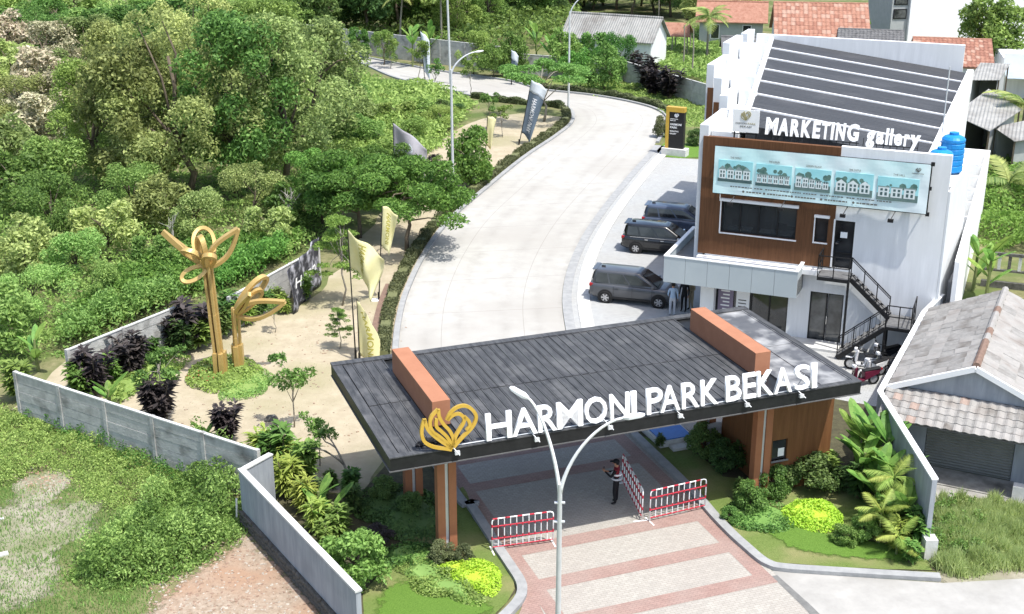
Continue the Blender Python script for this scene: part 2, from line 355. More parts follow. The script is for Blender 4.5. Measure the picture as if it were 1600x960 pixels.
def road_joints(t, N, L, p):
    uv = N.new('ShaderNodeUVMap'); uv.uv_map = 'lane'; sx = N.new('ShaderNodeSeparateXYZ'); L.new(uv.outputs[0], sx.inputs[0])
    def line(sock, period, wid):
        a = N.new('ShaderNodeMath'); a.operation = 'PINGPONG'; a.inputs[1].default_value = period / 2; L.new(sock, a.inputs[0])
        b = N.new('ShaderNodeMath'); b.operation = 'LESS_THAN'; b.inputs[1].default_value = wid; L.new(a.outputs[0], b.inputs[0]); return b
    a = line(sx.outputs[0], 5.0, .022); b = line(sx.outputs[1], 1.0, .004); mx = N.new('ShaderNodeMath'); mx.operation = 'MAXIMUM'; L.new(a.outputs[0], mx.inputs[0]); L.new(b.outputs[0], mx.inputs[1])
    f = N.new('ShaderNodeMath'); f.operation = 'MULTIPLY'; f.inputs[1].default_value = .6; L.new(mx.outputs[0], f.inputs[0])
    mix = N.new('ShaderNodeMix'); mix.data_type = 'RGBA'; src = p.inputs['Base Color'].links[0].from_socket
    L.new(f.outputs[0], mix.inputs['Factor']); L.new(src, mix.inputs['A']); mix.inputs['B'].default_value = (.22, .21, .19, 1); 
    # dirt gathered along the kerbs and faint wheel tracks
    pp = N.new('ShaderNodeMath'); pp.operation = 'SUBTRACT'; pp.inputs[1].default_value = 1.5; L.new(sx.outputs[1], pp.inputs[0]); ab = N.new('ShaderNodeMath'); ab.operation = 'ABSOLUTE'; L.new(pp.outputs[0], ab.inputs[0])
    cb = N.new('ShaderNodeValToRGB'); el = cb.color_ramp.elements; el[0].position = 0; el[0].color = (0, 0, 0, 1); el[1].position = 1; el[1].color = (.85, .85, .85, 1)
    for ps, vl in ((.16, .05), (.28, .42), (.40, .05), (.58, .05), (.68, .38), (.8, .04), (.93, .1)): q = el.new(ps); q.color = (vl, vl, vl, 1)
    L.new(ab.outputs[0], cb.inputs[0]); nz = N.new('ShaderNodeTexNoise'); nz.inputs['Scale'].default_value = .55; nz.inputs['Detail'].default_value = 8; nz.inputs['Roughness'].default_value = .7; L.new(N.new('ShaderNodeTexCoord').outputs['Object'], nz.inputs[0])
    rr = N.new('ShaderNodeMapRange'); rr.inputs[1].default_value = .38; rr.inputs[2].default_value = .72; L.new(nz.outputs[0], rr.inputs[0]); mm = N.new('ShaderNodeMath'); mm.operation = 'MULTIPLY'; L.new(rr.outputs[0], mm.inputs[0]); L.new(cb.outputs[0], mm.inputs[1])
    m2 = N.new('ShaderNodeMix'); m2.data_type = 'RGBA'; L.new(mm.outputs[0], m2.inputs['Factor']); L.new(mix.outputs['Result'], m2.inputs['A']); m2.inputs['B'].default_value = (.215, .205, .185, 1); L.new(m2.outputs['Result'], p.inputs['Base Color'])
tweak(m_conc, road_joints)
rd = MB(); rows = 8; d = 0; uvs = []
for i in range(NL):
    if i: d += ((RLs[i] + RRs[i]) / 2 - (RLs[i - 1] + RRs[i - 1]) / 2).length
    for k in range(rows + 1):
        q = RLs[i].lerp(RRs[i], k / rows); rd.v.append((q.x, q.y, .012)); uvs.append((d, k / rows * 2 + .5))
for i in range(NL - 1):
    for k in range(rows):
        a = i * (rows + 1) + k; rd.f.append((a, a + 1, a + rows + 2, a + rows + 1)); rd.m.append(0)
ro = struct('road', rd, m_conc)
ul = ro.data.uv_layers.new(name='lane')
for lp in ro.data.loops: ul.data[lp.index].uv = uvs[lp.vertex_index]
# left kerb of the road, and the right gutter kerb
kl = [p for p in RL]; struct('kerb_road_left', strip(MB(), kl, offset(kl, .28), .14, 0), m_kerb)
RRn = [p for p in RR if p.y < P(1019, 228).y + .5 and p.x > -50][:]
RRn = RR[:66]
struct('kerb_road_right', strip(MB(), offset(RRn, -.02), offset(RRn, -.50), .06, 0), m_kerb)
RRf = RR[66:]; struct('kerb_road_far', strip(MB(), RRf, offset(RRf, -.25), .15, 0), m_kerb)
gs = MB(); strip(gs, offset(RRn, -.50), offset(RRn, -.78), .03, None); struct('gutter_strip', gs, m_lot)
fp = thing('footpath', None, None); tag(fp, kind='structure')
del fp['kind']; bpy.data.objects.remove(fp)
FA = resample(offset(RRn, -.78), 60); FB = resample(offset(RRn, -1.42), 60)
fbase = struct('footpath', strip(MB(), offset(RRn, -.77), offset(RRn, -1.43), .035, 0), m_kerb)
for i in range(0, 59):
    a0, a1, b1, b0 = FA[i], FA[i + 1], FB[i + 1], FB[i]
    e = .025 / max(.1, (a1 - a0).length); a0, a1 = a0.lerp(a1, e), a1.lerp(a0, e); b0, b1 = b0.lerp(b1, e), b1.lerp(b0, e)
    zz = .06 + random.uniform(0, .008)
    obj('slab', MB().hexa([(q.x, q.y, .03) for q in (a0, b0, b1, a1)], [(q.x, q.y, zz) for q in (a0, b0, b1, a1)]), m_pathw, fbase)
lot = [p for p in offset(RRn, -1.1)] + px([(1032,246),(1100,250)]) + [B(-15, 84), B(-4, 84), B(-3.2, 60), B(2, 56), B(2, 50)] + px([(1390,640),(1330,660),(1250,640),(1160,560)])
def pavers(m, sx_, sy_, ang):
    t = m.node_tree; N = t.nodes; L = t.links; p = N['Principled BSDF']
    tc = N.new('ShaderNodeTexCoord'); mp = N.new('ShaderNodeMapping'); mp.inputs['Rotation'].default_value = (0, 0, ang); L.new(tc.outputs['Object'], mp.inputs[0])
    br = N.new('ShaderNodeTexBrick'); br.inputs['Scale'].default_value = 1; br.inputs['Brick Width'].default_value = sx_; br.inputs['Row Height'].default_value = sy_; br.inputs['Mortar Size'].default_value = .006
    br.inputs['Color1'].default_value = (1.06, 1.06, 1.06, 1); br.inputs['Color2'].default_value = (.93, .93, .93, 1); br.inputs['Mortar'].default_value = (.68, .66, .64, 1); L.new(mp.outputs[0], br.inputs[0])
    mx = N.new('ShaderNodeMix'); mx.data_type = 'RGBA'; mx.blend_type = 'MULTIPLY'; mx.inputs['Factor'].default_value = 1
    L.new(p.inputs['Base Color'].links[0].from_socket, mx.inputs['A']); L.new(br.outputs[0], mx.inputs['B']); L.new(mx.outputs['Result'], p.inputs['Base Color'])
    return m
pavers(m_lot, .21, .105, R(22.5)); pavers(m_pave, .21, .105, R(-20.4)); pavers(m_red, .21, .105, R(-20.4 + 45))
area('parking_paving', lot, .018, m_lot)

KL = smooth([G(12.45, 44), G(12.45, 41), G(12.45, 38)] + px([(740,789),(787,860),(810,894),(820,910),(824,924),(820,940),(802,962),(740,1020)]), 6)
KR = smooth([G(20.15, 44), G(20.15, 40), G(20.1, 36)] + px([(1112,813),(1140,842),(1161,861),(1178,876),(1195,887),(1220,894),(1300,900),(1470,910)]), 6)
area('entry_paving', [G(12.3, 44), G(12.3, 33), G(12.0, 30)] + px([(770,1010),(900,1120),(1400,1100)]) + px([(1262,950),(1206,893)]) + [G(20.3, 34), G(20.3, 44)], .022, m_pave)
area('entry_apron', px([(1200,892),(1235,896),(1475,912),(1600,905),(1750,960),(1700,1120),(1390,1110),(1265,960),(1211,902)]), .020, m_apron)
area('drain_strip', px([(1206,902),(1214,900),(1268,948),(1330,1010),(1320,1020),(1255,950)]), .027, M('drain_grey', (.13,.13,.125), (.19,.19,.18), 4, .9))
bands = MB()
for y0, y1 in ((40.85, 41.5), (38.7, 39.32), (34.05, 34.7), (31.88, 32.52), (29.75, 30.38)):
    bands.poly([G(13.0, y0, .028), G(19.45, y0, .028), G(19.45, y1, .028), G(13.0, y1, .028)])
for x0, x1, y0 in ((12.5, 13.0, 29.0), (19.45, 20.0, 29.75)):
    for k in range(15): bands.poly([G(x0, y0 + k, .028), G(x1, y0 + k, .028), G(x1, y0 + k + 1, .028), G(x0, y0 + k + 1, .028)])
bands.poly(px([(824,905),(850,960),(870,1010),(790,1010),(815,950)], .026))
struct('red_paver_bands', bands, m_red)
struct('kerb_entry_left', strip(MB(), KL, offset(KL, -.32), .15, 0), m_kerb)
struct('kerb_entry_right', strip(MB(), offset(KR, .32), KR, .15, 0), m_kerb)

area('garden_soil_left', [G(12.2, 44), G(12.15, 35)] + px([(768,858),(805,909),(809,922),(775,962),(700,1030),(560,1030),(480,900),(395,760),(420,715),(480,770),(560,775)]), .010, M('garden_soil', (.055,.05,.03), (.09,.085,.045), 3, .95, .8))
area('lawn_left', px([(725,760),(740,812),(768,856),(804,909),(808,922),(776,960),(700,1030),(565,1030),(565,925),(600,890),(640,840),(690,800)]), .030, m_lawn, .08, .5)
soft_area('lawn_left_dense', px([(615,912),(640,903),(700,922),(750,942),(765,950),(745,985),(690,1030),(585,1030),(590,945)]), .055, m_lawnb)
area('garden_soil_right', [G(20.5, 44), G(27.0, 44)] + px([(1390,640),(1440,740),(1462,893),(1300,890),(1190,878),(1112,808)]), .024, MATS['garden_soil'])
area('lawn_right', px([(985,680),(1075,700),(1130,745),(1240,758),(1340,770),(1440,840),(1458,893),(1300,889),(1210,880),(1178,865),(1140,828)]), .034, m_lawn, .06, .5)
soft_area('lawn_right_dense', px([(1190,815),(1230,820),(1310,840),(1370,850),(1425,860),(1425,880),(1350,876),(1260,864),(1212,845)]), .06, m_lawnb)
soft_area('rubble_ground', px([(383,830),(505,962),(515,1040),(180,1040),(235,955),(300,900),(372,848)]), .008, m_rub)
m_dirt = M('grey_dirt', (.22,.20,.145), (.33,.305,.24), 2, .95, .6, c3=(.15,.165,.075), scale3=.5, amt3=.42)
soft_area('dirt_patch', px([(-60,800),(50,785),(130,800),(150,830),(90,860),(95,915),(30,950),(-80,960)]), .010, m_dirt)
soft_area('dirt_path', px([(20,756),(85,732),(115,738),(80,785),(30,795)]), .012, m_dirt)
soft_area('bare_soil', px([(90,800),(140,778),(165,788),(130,815),(100,822)]), .013, m_dirt)
area('house_yard', [H(-6.9, 45.3), H(2.5, 45.3), H(2.5, 41.2), H(-3.6, 40.7), H(-6.3, 41.3)], .02, m_dirty, .1, .7)
soft_area('verge_dirt', px([(1455,890),(1600,880),(1800,900),(1800,1000),(1610,940),(1475,920)]), .0145, m_dirt)
area('far_grass_field', px([(740,40),(880,5),(1000,-20),(700,-60),(600,-10)]), .02, M('field_grass', (.14,.22,.05), (.22,.31,.09), 1, .95, .5))
area('sign_lawn', px([(1026,236),(1040,222),(1100,228),(1110,246),(1060,248),(1030,244)]), .03, m_lawnb)
area('verge_far', px([(916,146),(972,154),(1022,167),(1050,186),(1046,200),(1100,200),(1120,150),(1060,120),(985,108),(905,104),(790,112),(780,122)]), .010, m_lawn, .3, 1.5)

# ------------------------------------------------------------------ lettering
_txt = {}
def text_mesh(s, size=1.0, ext=.02, off=0.0, bevel=0.0, res=3, align='LEFT'):
    "mesh of a string standing in its own x-z plane, front towards -y"
    k = (s, size, ext, off, bevel, res, align)
    if k in _txt: return _txt[k]
    cu = bpy.data.curves.new('text', 'FONT'); cu.body = s; cu.size = size; cu.extrude = ext; cu.offset = off; cu.resolution_u = res; cu.align_x = align; cu.bevel_depth = bevel
    ob = bpy.data.objects.new('text', cu); C.objects.link(ob); me = bpy.data.meshes.new_from_object(ob)
    bpy.data.objects.remove(ob); bpy.data.curves.remove(cu)
    me.transform(Matrix.Rotation(R(90), 4, 'X')); _txt[k] = me; return me
def bounds(me):
    n = len(me.vertices); a = np.empty(n * 3); me.vertices.foreach_get('co', a); a = a.reshape(-1, 3); return a.min(0), a.max(0)
def letter(name, ch, x0, x1, z0, z1, y, mat, parent, ext=.06, off=.0):
    "one letter fitted to a box"
    me = text_mesh(ch, 1.0, .5, off).copy(); a, b = bounds(me)
    sx_ = (x1 - x0) / (b[0] - a[0]); sz = (z1 - z0) / (b[2] - a[2])
    me.transform(Matrix.Diagonal((sx_, ext * 2, sz, 1)) @ Matrix.Translation((-a[0], 0, -a[2]))); me.materials.clear(); me.materials.append(mat)
    return link(name, me, parent, (x0, y, z0))
def print_text(name, s, x, y, z, size, mat, parent, align='LEFT', off=0.0, width=None):
    me = text_mesh(s, 1.0, .002, off, align=align).copy(); a, b = bounds(me); k = size / max(.01, (b[2] - a[2]))
    kx = k if width is None else width / (b[0] - a[0])
    me.transform(Matrix.Diagonal((kx, 1, k, 1))); me.materials.clear(); me.materials.append(mat)
    return link(name, me, parent, (x, y, z))

LOTUS = [  # emblem strokes in a unit square, x right, z up (a lotus of open petals)
    [(.07,.80),(.02,.62),(.01,.45),(.06,.28),(.20,.15),(.40,.07),(.52,.02)],
    [(.07,.80),(.11,.58),(.20,.42),(.33,.26),(.52,.05)],
    [(.32,.97),(.20,.84),(.16,.66),(.21,.48),(.34,.33),(.52,.08)],
    [(.32,.97),(.33,.80),(.40,.62),(.50,.45),(.555,.25),(.53,.04)],
    [(.28,.78),(.27,.60),(.36,.46),(.46,.30),(.53,.08)],
    [(.46,.70),(.53,.85),(.65,.95),(.79,.96),(.91,.86),(.98,.70),(.95,.54),(.86,.40),(.72,.26),(.54,.05)],
    [(.47,.70),(.57,.79),(.68,.80),(.76,.70),(.75,.58),(.67,.44),(.59,.28),(.54,.06)],
    [(.77,.72),(.84,.62),(.86,.50),(.80,.40)],
]
def lotus(mb, x, z, sx_, sz, y, wd, th, m=0):
    for st in LOTUS:
        pts = smooth([(x + a * sx_, z + b * sz) for a, b in st], 5)
        mb.ribbon([(p.x, y, p.y) for p in pts], wd, th, (0, 1, 0), m)
    return mb

# ------------------------------------------------------------------ entrance gate
GO = G(17, 37); gate = thing('entrance_gate', 'wide flat black roofed entrance canopy on terracotta columns across the driveway', 'gate', GO, GA)
def g_(x, y, z): return (x - 17, y - 37, z)
def gbox(mb, x0, x1, y0, y1, z0, z1, m=0): return mb.box(x0 - 17, x1 - 17, y0 - 37, y1 - 37, z0, z1, m)
RX0, RX1, RY0, RY1 = 8.6, 25.3, 33.65, 41.55
deck = obj('roof_deck', gbox(MB(), RX0 + .1, RX1 - .1, RY0 + .1, RY1 - .1, 4.2, 4.44), m_fascia, gate)
obj('soffit', gbox(MB(), RX0 + .12, RX1 - .12, RY0 + .12, RY1 - .12, 4.12, 4.197), m_soff, gate)
fa = MB(); gbox(fa, RX0, RX1, RY0, RY0 + .1, 4.08, 4.49); gbox(fa, RX0, RX1, RY1 - .1, RY1, 4.08, 4.49); gbox(fa, RX0, RX0 + .1, RY0 + .1, RY1 - .1, 4.08, 4.49); gbox(fa, RX1 - .1, RX1, RY0 + .1, RY1 - .1, 4.08, 4.49)
obj('fascia', fa, m_fascia, gate)
fl = MB(); gbox(fl, RX0 - .03, RX1 + .03, RY0 - .03, RY0 + .08, 4.045, 4.077); gbox(fl, RX0 - .03, RX0 + .08, RY0 + .08, RY1, 4.045, 4.077); obj('drip_flange', fl, M('flange_grey', (.09,.09,.09), (.12,.12,.12), 3, .6), gate)
tr = MB(); gbox(tr, RX0 - .02, RX1 + .02, RY0 - .02, RY0 + .22, 4.492, 4.53); gbox(tr, RX0 - .02, RX1 + .02, RY1 - .3, RY1 + .02, 4.492, 4.56); gbox(tr, RX0 - .02, RX0 + .32, RY0 + .22, RY1 - .3, 4.492, 4.53); gbox(tr, RX1 - .22, RX1 + .02, RY0 + .22, RY1 - .3, 4.492, 4.53)
obj('edge_flashing', tr, m_roofg, gate)
def row_of_panels(x0, x1, n, mat):
    wv = (x1 - x0) / n
    for j, (y0, y1) in enumerate(((RY0 + .22, 37.55), (37.58, RY1 - .3))):
        for i in range(n):
            a = x0 + i * wv + .016; b = a + wv - .032; z = 4.488 + random.uniform(0, .014) + j * .012
            p = MB(); ca = (a + b) / 2 - 17
            p.hexa([(a - 17, y0 - 37, 4.442), (b - 17, y0 - 37, 4.442), (b - 17, y1 - 37, 4.442), (a - 17, y1 - 37, 4.442)], [(a - 17, y0 - 37, z), (b - 17, y0 - 37, z), (b - 17, y1 - 37, z), (a - 17, y1 - 37, z)])
            p.box(b - 17 - .045, b - 17, y0 - 37, y1 - 37, z, z + .028)
            obj('roof_panel', p, mat, deck)
row_of_panels(8.95, 10.44, 4, m_roofg); row_of_panels(11.08, 22.06, 36, m_roofg); row_of_panels(22.73, 25.06, 2, m_roofs)
for x in (10.76, 22.40):
    obj('roof_beam', gbox(MB(), x - .3, x + .3, 35.35, 40.1, 4.50, 5.36), m_terra, gate, bevel=.01)
for x in (10.76, 22.40):
    for y in (35.05, 38.95):
        c = MB()
        for s_ in (-1, 1):
            gbox(c, x + s_ * .19 - .13, x + s_ * .19 + .13, y - .16, y + .16, 0, 4.12)
        cc = obj('column', c, m_terrad, gate, bevel=.008)
        obj('steel_channel', gbox(MB(), x - .055, x + .055, y - .10, y + .10, 0, 4.115), m_galv, cc)
# guard house behind the right column
gh = thing('guard_house', 'brown panelled guard house with a small dark window under the right end of the gate', 'guard house', G(24.3, 36.6), GA)
def hbox(mb, x0, x1, y0, y1, z0, z1, m=0): return mb.box(x0 - 24.3, x1 - 24.3, y0 - 36.6, y1 - 36.6, z0, z1, m)
wl = MB(); X0, X1, Y0, Y1 = 22.75, 25.25, 35.0, 38.4; wx0, wx1, wz0, wz1 = 22.83, 23.45, 1.25, 2.05
for a, b, c, d in ((X0, X1, 0, wz0), (X0, X1, wz1, 4.11), (X0, wx0, wz0, wz1), (wx1, X1, wz0, wz1)): hbox(wl, a, b, Y0, Y0 + .15, c, d)
hbox(wl, X1 - .15, X1, Y0 + .15, Y1, 0, 4.11); hbox(wl, X0, X1 - .15, Y1 - .15, Y1, 0, 4.11); hbox(wl, X0, X0 + .15, Y0 + .15, Y1 - .15, 0, 4.11)
obj('wall', wl, m_corten, gh)
wn = obj('window', hbox(MB(), wx0, wx1, Y0 + .09, Y0 + .11, wz0, wz1), m_glass, gh)
obj('sill', hbox(MB(), wx0 - .03, wx1 + .05, Y0 - .05, Y0 + .15, wz0 - .05, wz0), m_soff, wn)
obj('notice', hbox(MB(), wx0 + .3, wx0 + .55, Y0 + .08, Y0 + .088, wz0 + .1, wz0 + .42), m_whitep, wn)
# sign: HARMONI PARK BEKASI
hs = thing('gate_sign', 'white raised capital letters and gold lotus emblem along the front edge of the gate roof', 'sign', G(17, 33.62, 4.53), GA); hs.rotation_euler.x = -R(6)
def onG(u, gy, z): # gate x of photo column u at gate depth gy, height z
    best = None
    lo, hi = 0, 40
    for _ in range(50):
        m_ = (lo + hi) / 2; q = G(m_, gy, z); fw = q.y * CP - (z - CAM_H) * SP
        if 800 + FPX * q.x / fw < u: lo = m_
        else: hi = m_
    return lo
LT = [('H',760,800),('A',800,840),('R',841,871),('M',871,911),('O',914,949),('N',954,984),('I',987,995),('P',1011,1036),('A',1032,1063),('R',1066,1093),('K',1096,1123),('B',1135,1159),('E',1162,1182),('K',1184,1209),('A',1210,1238),('S',1242,1266),('I',1269,1277)]
for ch, u0, u1 in LT:
    letter('letter', ch, onG(u0, 33.62, 5.0) - 17, onG(u1, 33.62, 5.0) - 17, .06, .93, 0, m_letter, hs, .05, .008)
lx0, lx1 = onG(659, 33.62, 5.1) - 17, onG(747, 33.62, 5.1) - 17
obj('lotus_emblem', lotus(MB(), lx0, -.06, lx1 - lx0, 1.42, 0, .105, .09), m_goldl, hs)
rl = MB(); rl.tube([(lx0 + .9, .08, .05), (onG(1280, 33.62, 4.6) - 17, .08, .05)], .018, 6)
for u in (705, 830, 945, 1055, 1160, 1245):
    x = onG(u, 33.62, 4.6) - 17; rl.tube([(x, .12, .12), (x + .18, -.28, -.16)], .018, 6); rl.box(x + .10, x + .26, -.06, .028, -.22, -.10)
for u in (790, 870, 950, 1035, 1110, 1150, 1200, 1260):
    x = onG(u, 33.62, 5.0) - 17; rl.tube([(x, .06, .55), (x - .03, .5, -.02)], .014, 5)
obj('mounting_rail', rl, m_galv, hs)
cb = MB()
for k in range(7):
    pts = [(-7.2 + k * .16 + .25 * math.cos(a * 1.7 + k), .65 + .18 * math.sin(a * 2.3 + k * 1.3), .02 + .03 * (k % 3)) for a in np.linspace(0, 5, 14)]
    cb.tube(pts, .03, 5)
tag(obj('cable_coil', cb, m_black, None, G(17, 33.62, 4.53), GA), 'heap of black cable lying on the gate roof below the gold emblem', 'cable')

# ------------------------------------------------------------------ street lamps, mast
def lamp(name, label, base, hfork, arms, r0, double):
    t = thing(name, label, 'street lamp', base, 0)
    p = MB(); p.tube([(0, 0, 0), (0, 0, hfork * .5), (0, 0, hfork)], [r0, r0 * .86, r0 * .72], 12); p.box(-r0 * 2, r0 * 2, -r0 * 2, r0 * 2, 0, .04); obj('pole', p, m_galv, t, smooth=False)
    for dx, dy, dz, curv in arms:
        pts = []
        for k in range(13):
            f = k / 12; pts.append((dx * (f ** curv), dy * (f ** curv), hfork - .35 + (dz + .35) * (1 - (1 - f) ** 1.5)))
        a = obj('arm', MB().tube(pts, [r0 * .62 * (1 - .45 * k / 12) for k in range(13)], 10), m_lampw if double else m_galv, t, smooth=True)
        e = Vector(pts[-1]); dd = (e - Vector(pts[-3])); dd.z *= .5; dd.normalize(); sd = dd.cross(Vector((0, 0, 1))).normalized(); L_ = .62
        hd = MB(); up = sd.cross(dd).normalized()
        ring = lambda c, w_, h_: [c - sd * w_ - up * h_, c + sd * w_ - up * h_, c + sd * w_ + up * h_, c - sd * w_ + up * h_]
        r1, r2, r3, r4 = ring(e - dd * .05, .04, .03), ring(e + dd * .1, .1, .045), ring(e + dd * .4, .095, .035), ring(e + dd * .5, .05, .018)
        for x_, y_ in ((r1, r2), (r2, r3), (r3, r4)): hd.hexa(x_, y_)
        obj('lamp_head', hd, m_lampw, a, bevel=.01)
    if double:
        c = MB()
        for zc in (hfork - .55, hfork - 1.1):
            c.box(-r0 * 1.6, r0 * 1.6, -r0 * .5, r0 * .5, zc, zc + .03)
        obj('clamp', c, m_galv, t)
    return t
lamp('street_lamp', 'galvanised street lamp with two curved arms standing before the gate', (1.22, 29.0, 0), 6.6, [(-.85, .35, 2.25, 1.35), (1.58, -.1, 1.9, 1.5)], .085, True)
lamp('street_lamp', 'tall single arm street lamp among the flags left of the curving road', P(708, 312), 8.4, [(1.55, .4, 1.05, 1.6)], .1, False)
lamp('street_lamp', 'far single arm street lamp rising through the umbrella shaped tree', P(888, 172), 8.3, [(1.9, .3, 1.6, 1.6)], .1, False)
ms = P(704, 131); tag(obj('mast', MB().tube([(0, 0, 0), (-.15, 0, 7), (-.35, 0, 15)], [.12, .10, .07], 10), m_galv, None, ms), 'tall thin grey mast rising straight behind the far bend of the road', 'mast')

# ------------------------------------------------------------------ barriers
def barrier(label, a, b):
    a = Vector(a); b = Vector(b); d = b - a; Ln = d.length; ang = math.atan2(d.y, d.x)
    t = thing('crowd_barrier', label, 'barrier', (a + b) / 2, ang, 'red and white barriers at the gate'); hh = 1.2; x0 = -Ln / 2
    fr = MB(); pts = [(x0, 0, .02), (x0, 0, hh - .1), (x0 + .03, 0, hh - .03), (x0 + .1, 0, hh), (-x0 - .1, 0, hh), (-x0 - .03, 0, hh - .03), (-x0, 0, hh - .1), (-x0, 0, .02)]
    fr.tube(pts, .024, 8); obj('frame', fr, m_whitep, t, smooth=True)
    n = 9; 
    for z in (.16, .46, .92): obj('rail', MB().tube([(x0, 0, z), (-x0, 0, z)], .021, 8), m_barr, t)
    for k in range(1, n + 1):
        x = x0 + Ln * k / (n + 1); top = hh if k % 2 else hh
        bar = obj('bar', MB().tube([(x, 0, .16), (x, 0, hh)], .018, 6), m_whitep, t)
        for z in (.50, .92): obj('red_band', MB().tube([(x, 0, z - .075), (x, 0, z + .045)], .0215, 6), m_barr, bar)
    tb = MB()
    for k in range(0, n + 1, 2):
        xa = x0 + Ln * k / (n + 1); xb = x0 + Ln * (k + 1) / (n + 1); obj('red_sleeve', MB().tube([(xa + .02, 0, hh), (xb - .02, 0, hh)], .0265, 8), m_barr, t)
    for x in (x0, -x0):
        for z in (.5, .95): obj('red_sleeve', MB().tube([(x, 0, z - .06), (x, 0, z + .06)], .0265, 8), m_barr, t)
    for x in (x0, -x0): obj('foot', MB().bar((x, -.3, .02), (x, .3, .02), .05, .03), m_whitep, t)
    return t
barrier('red and white barrier alone at the left kerb in front of the gate', P(769, 862), P(864, 849))
barrier('red and white barrier standing lengthwise right beside the guard', P(972, 756), P(1003, 815))
barrier('red and white barrier across the right side of the driveway at the kerb', P(1015, 816), P(1101, 796))

# ------------------------------------------------------------------ marketing gallery
OX, OY = -8.5, 56.55
bl = thing('gallery_building', 'two storey white marketing gallery with brown timber front and stepped white fins', 'building', B(OX, OY), BA)
def b_(x, y, z): return (x - OX, y - OY, z)
def bbox(mb, x0, x1, y0, y1, z0, z1, m=0): return mb.box(x0 - OX, x1 - OX, y0 - OY, y1 - OY, z0, z1, m)
def panel(mb, x0, x1, z0, z1, y, opens, depth, m=0):
    "front sheet at depth y with rectangular openings and their reveals"
    xs = sorted({x0, x1} | {c for o in opens for c in o[:2]}); zs = sorted({z0, z1} | {c for o in opens for c in o[2:]})
    for a, b in zip(xs, xs[1:]):
        for c, d in zip(zs, zs[1:]):
            if any(o[0] <= a and b <= o[1] and o[2] <= c and d <= o[3] for o in opens): continue
            mb.poly([b_(a, y, c), b_(b, y, c), b_(b, y, d), b_(a, y, d)], m)
    for a, b, c, d in opens:
        mb.poly([b_(a, y, c), b_(b, y, c), b_(b, y + depth, c), b_(a, y + depth, c)], m); mb.poly([b_(a, y + depth, d), b_(b, y + depth, d), b_(b, y, d), b_(a, y, d)], m)
        mb.poly([b_(a, y, c), b_(a, y + depth, c), b_(a, y + depth, d), b_(a, y, d)], m); mb.poly([b_(b, y + depth, c), b_(b, y, c), b_(b, y, d), b_(b, y + depth, d)], m)
    return mb
FRONT = 56.55
O_win = (-12.92, -9.45, 4.82, 6.32); O_w2 = (-8.60, -8.03, 4.85, 6.0); O_dr = (-7.72, -6.86, 3.72, 5.95); O_gd = (-8.56, -7.05, .06, 2.46); O_gw = (-13.0, -9.55, .15, 2.45)
body = MB()
steps = [(-13.95, FRONT + .25), (-3.1, FRONT + .25), (-2.72, 63.6), (-3.9, 63.6), (-3.9, 81.3), (-17.5, 81.3), (-17.5, 75.2), (-17.2, 75.2), (-17.2, 70.2), (-15.85, 70.2), (-15.85, 66.2), (-14.4, 66.2), (-14.4, 61.5), (-13.95, 61.5)]
def lp(pts): return [(x - OX, y - OY) for x, y in pts]
lower = [(-13.6, FRONT + 1.2)] + [(-3.1, FRONT + 1.2)] + steps[2:]
body.prism(lp(lower), 0, 7.65)
upper = [(-13.95, FRONT + .3), (-4.1, FRONT + .3), (-4.1, 81.3)] + steps[5:]
obj('wall', body, m_white, bl)
fw = MB(); panel(fw, -7.75, -3.1, 0, 9.3, FRONT, [O_dr], .2); panel(fw, -13.6, -7.75, 0, 3.7, FRONT + .001, [O_gw, (O_gd[0], -7.75, O_gd[2], O_gd[3])], .2)
# ground floor right leaf of the door lies in the white part: cut it there too
fw = MB(); panel(fw, -7.75, -3.1, 0, 9.3, FRONT, [O_dr, (-7.75, O_gd[1], O_gd[2], O_gd[3])], .2); panel(fw, -13.6, -7.75, 0, 3.7, FRONT, [O_gw, (O_gd[0], -7.75, O_gd[2], O_gd[3])], .2)
for q in ([b_(-3.1, FRONT, 0), b_(-2.72, 63.6, 0), b_(-2.72, 63.6, 7.7), b_(-3.1, FRONT, 7.7)], [b_(-3.1, FRONT, 7.7), b_(-3.1, FRONT + .25, 7.7), b_(-3.1, FRONT + .25, 9.3), b_(-3.1, FRONT, 9.3)], [b_(-7.75, FRONT, 9.3), b_(-3.1, FRONT, 9.3), b_(-3.1, FRONT + .25, 9.3), b_(-7.75, FRONT + .25, 9.3)], [b_(-3.1, FRONT + .25, 7.7), b_(-7.75, FRONT + .25, 7.7), b_(-7.75, FRONT + .25, 9.3), b_(-3.1, FRONT + .25, 9.3)]): fw.poly(q)
obj('front_wall', fw, m_white, bl)
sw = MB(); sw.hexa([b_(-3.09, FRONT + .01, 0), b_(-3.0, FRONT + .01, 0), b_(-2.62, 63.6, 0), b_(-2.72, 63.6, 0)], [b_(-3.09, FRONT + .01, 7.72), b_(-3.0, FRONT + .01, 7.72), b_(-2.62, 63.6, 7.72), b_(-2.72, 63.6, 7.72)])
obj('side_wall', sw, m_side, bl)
cl = MB(); panel(cl, -13.95, -7.75, 3.68, 9.25, FRONT - .03, [O_win, O_w2], .22)
cl.poly([b_(-13.95, FRONT + .3, 3.68), b_(-13.95, FRONT - .03, 3.68), b_(-13.95, FRONT - .03, 9.25), b_(-13.95, FRONT + .3, 9.25)]); cl.poly([b_(-13.95, FRONT - .03, 9.25), b_(-7.75, FRONT - .03, 9.25), b_(-7.75, FRONT + .22, 9.25), b_(-13.95, FRONT + .22, 9.25)]); cl.poly([b_(-7.75, FRONT - .03, 3.68), b_(-7.75, FRONT, 3.68), b_(-7.75, FRONT, 9.25), b_(-7.75, FRONT - .03, 9.25)])
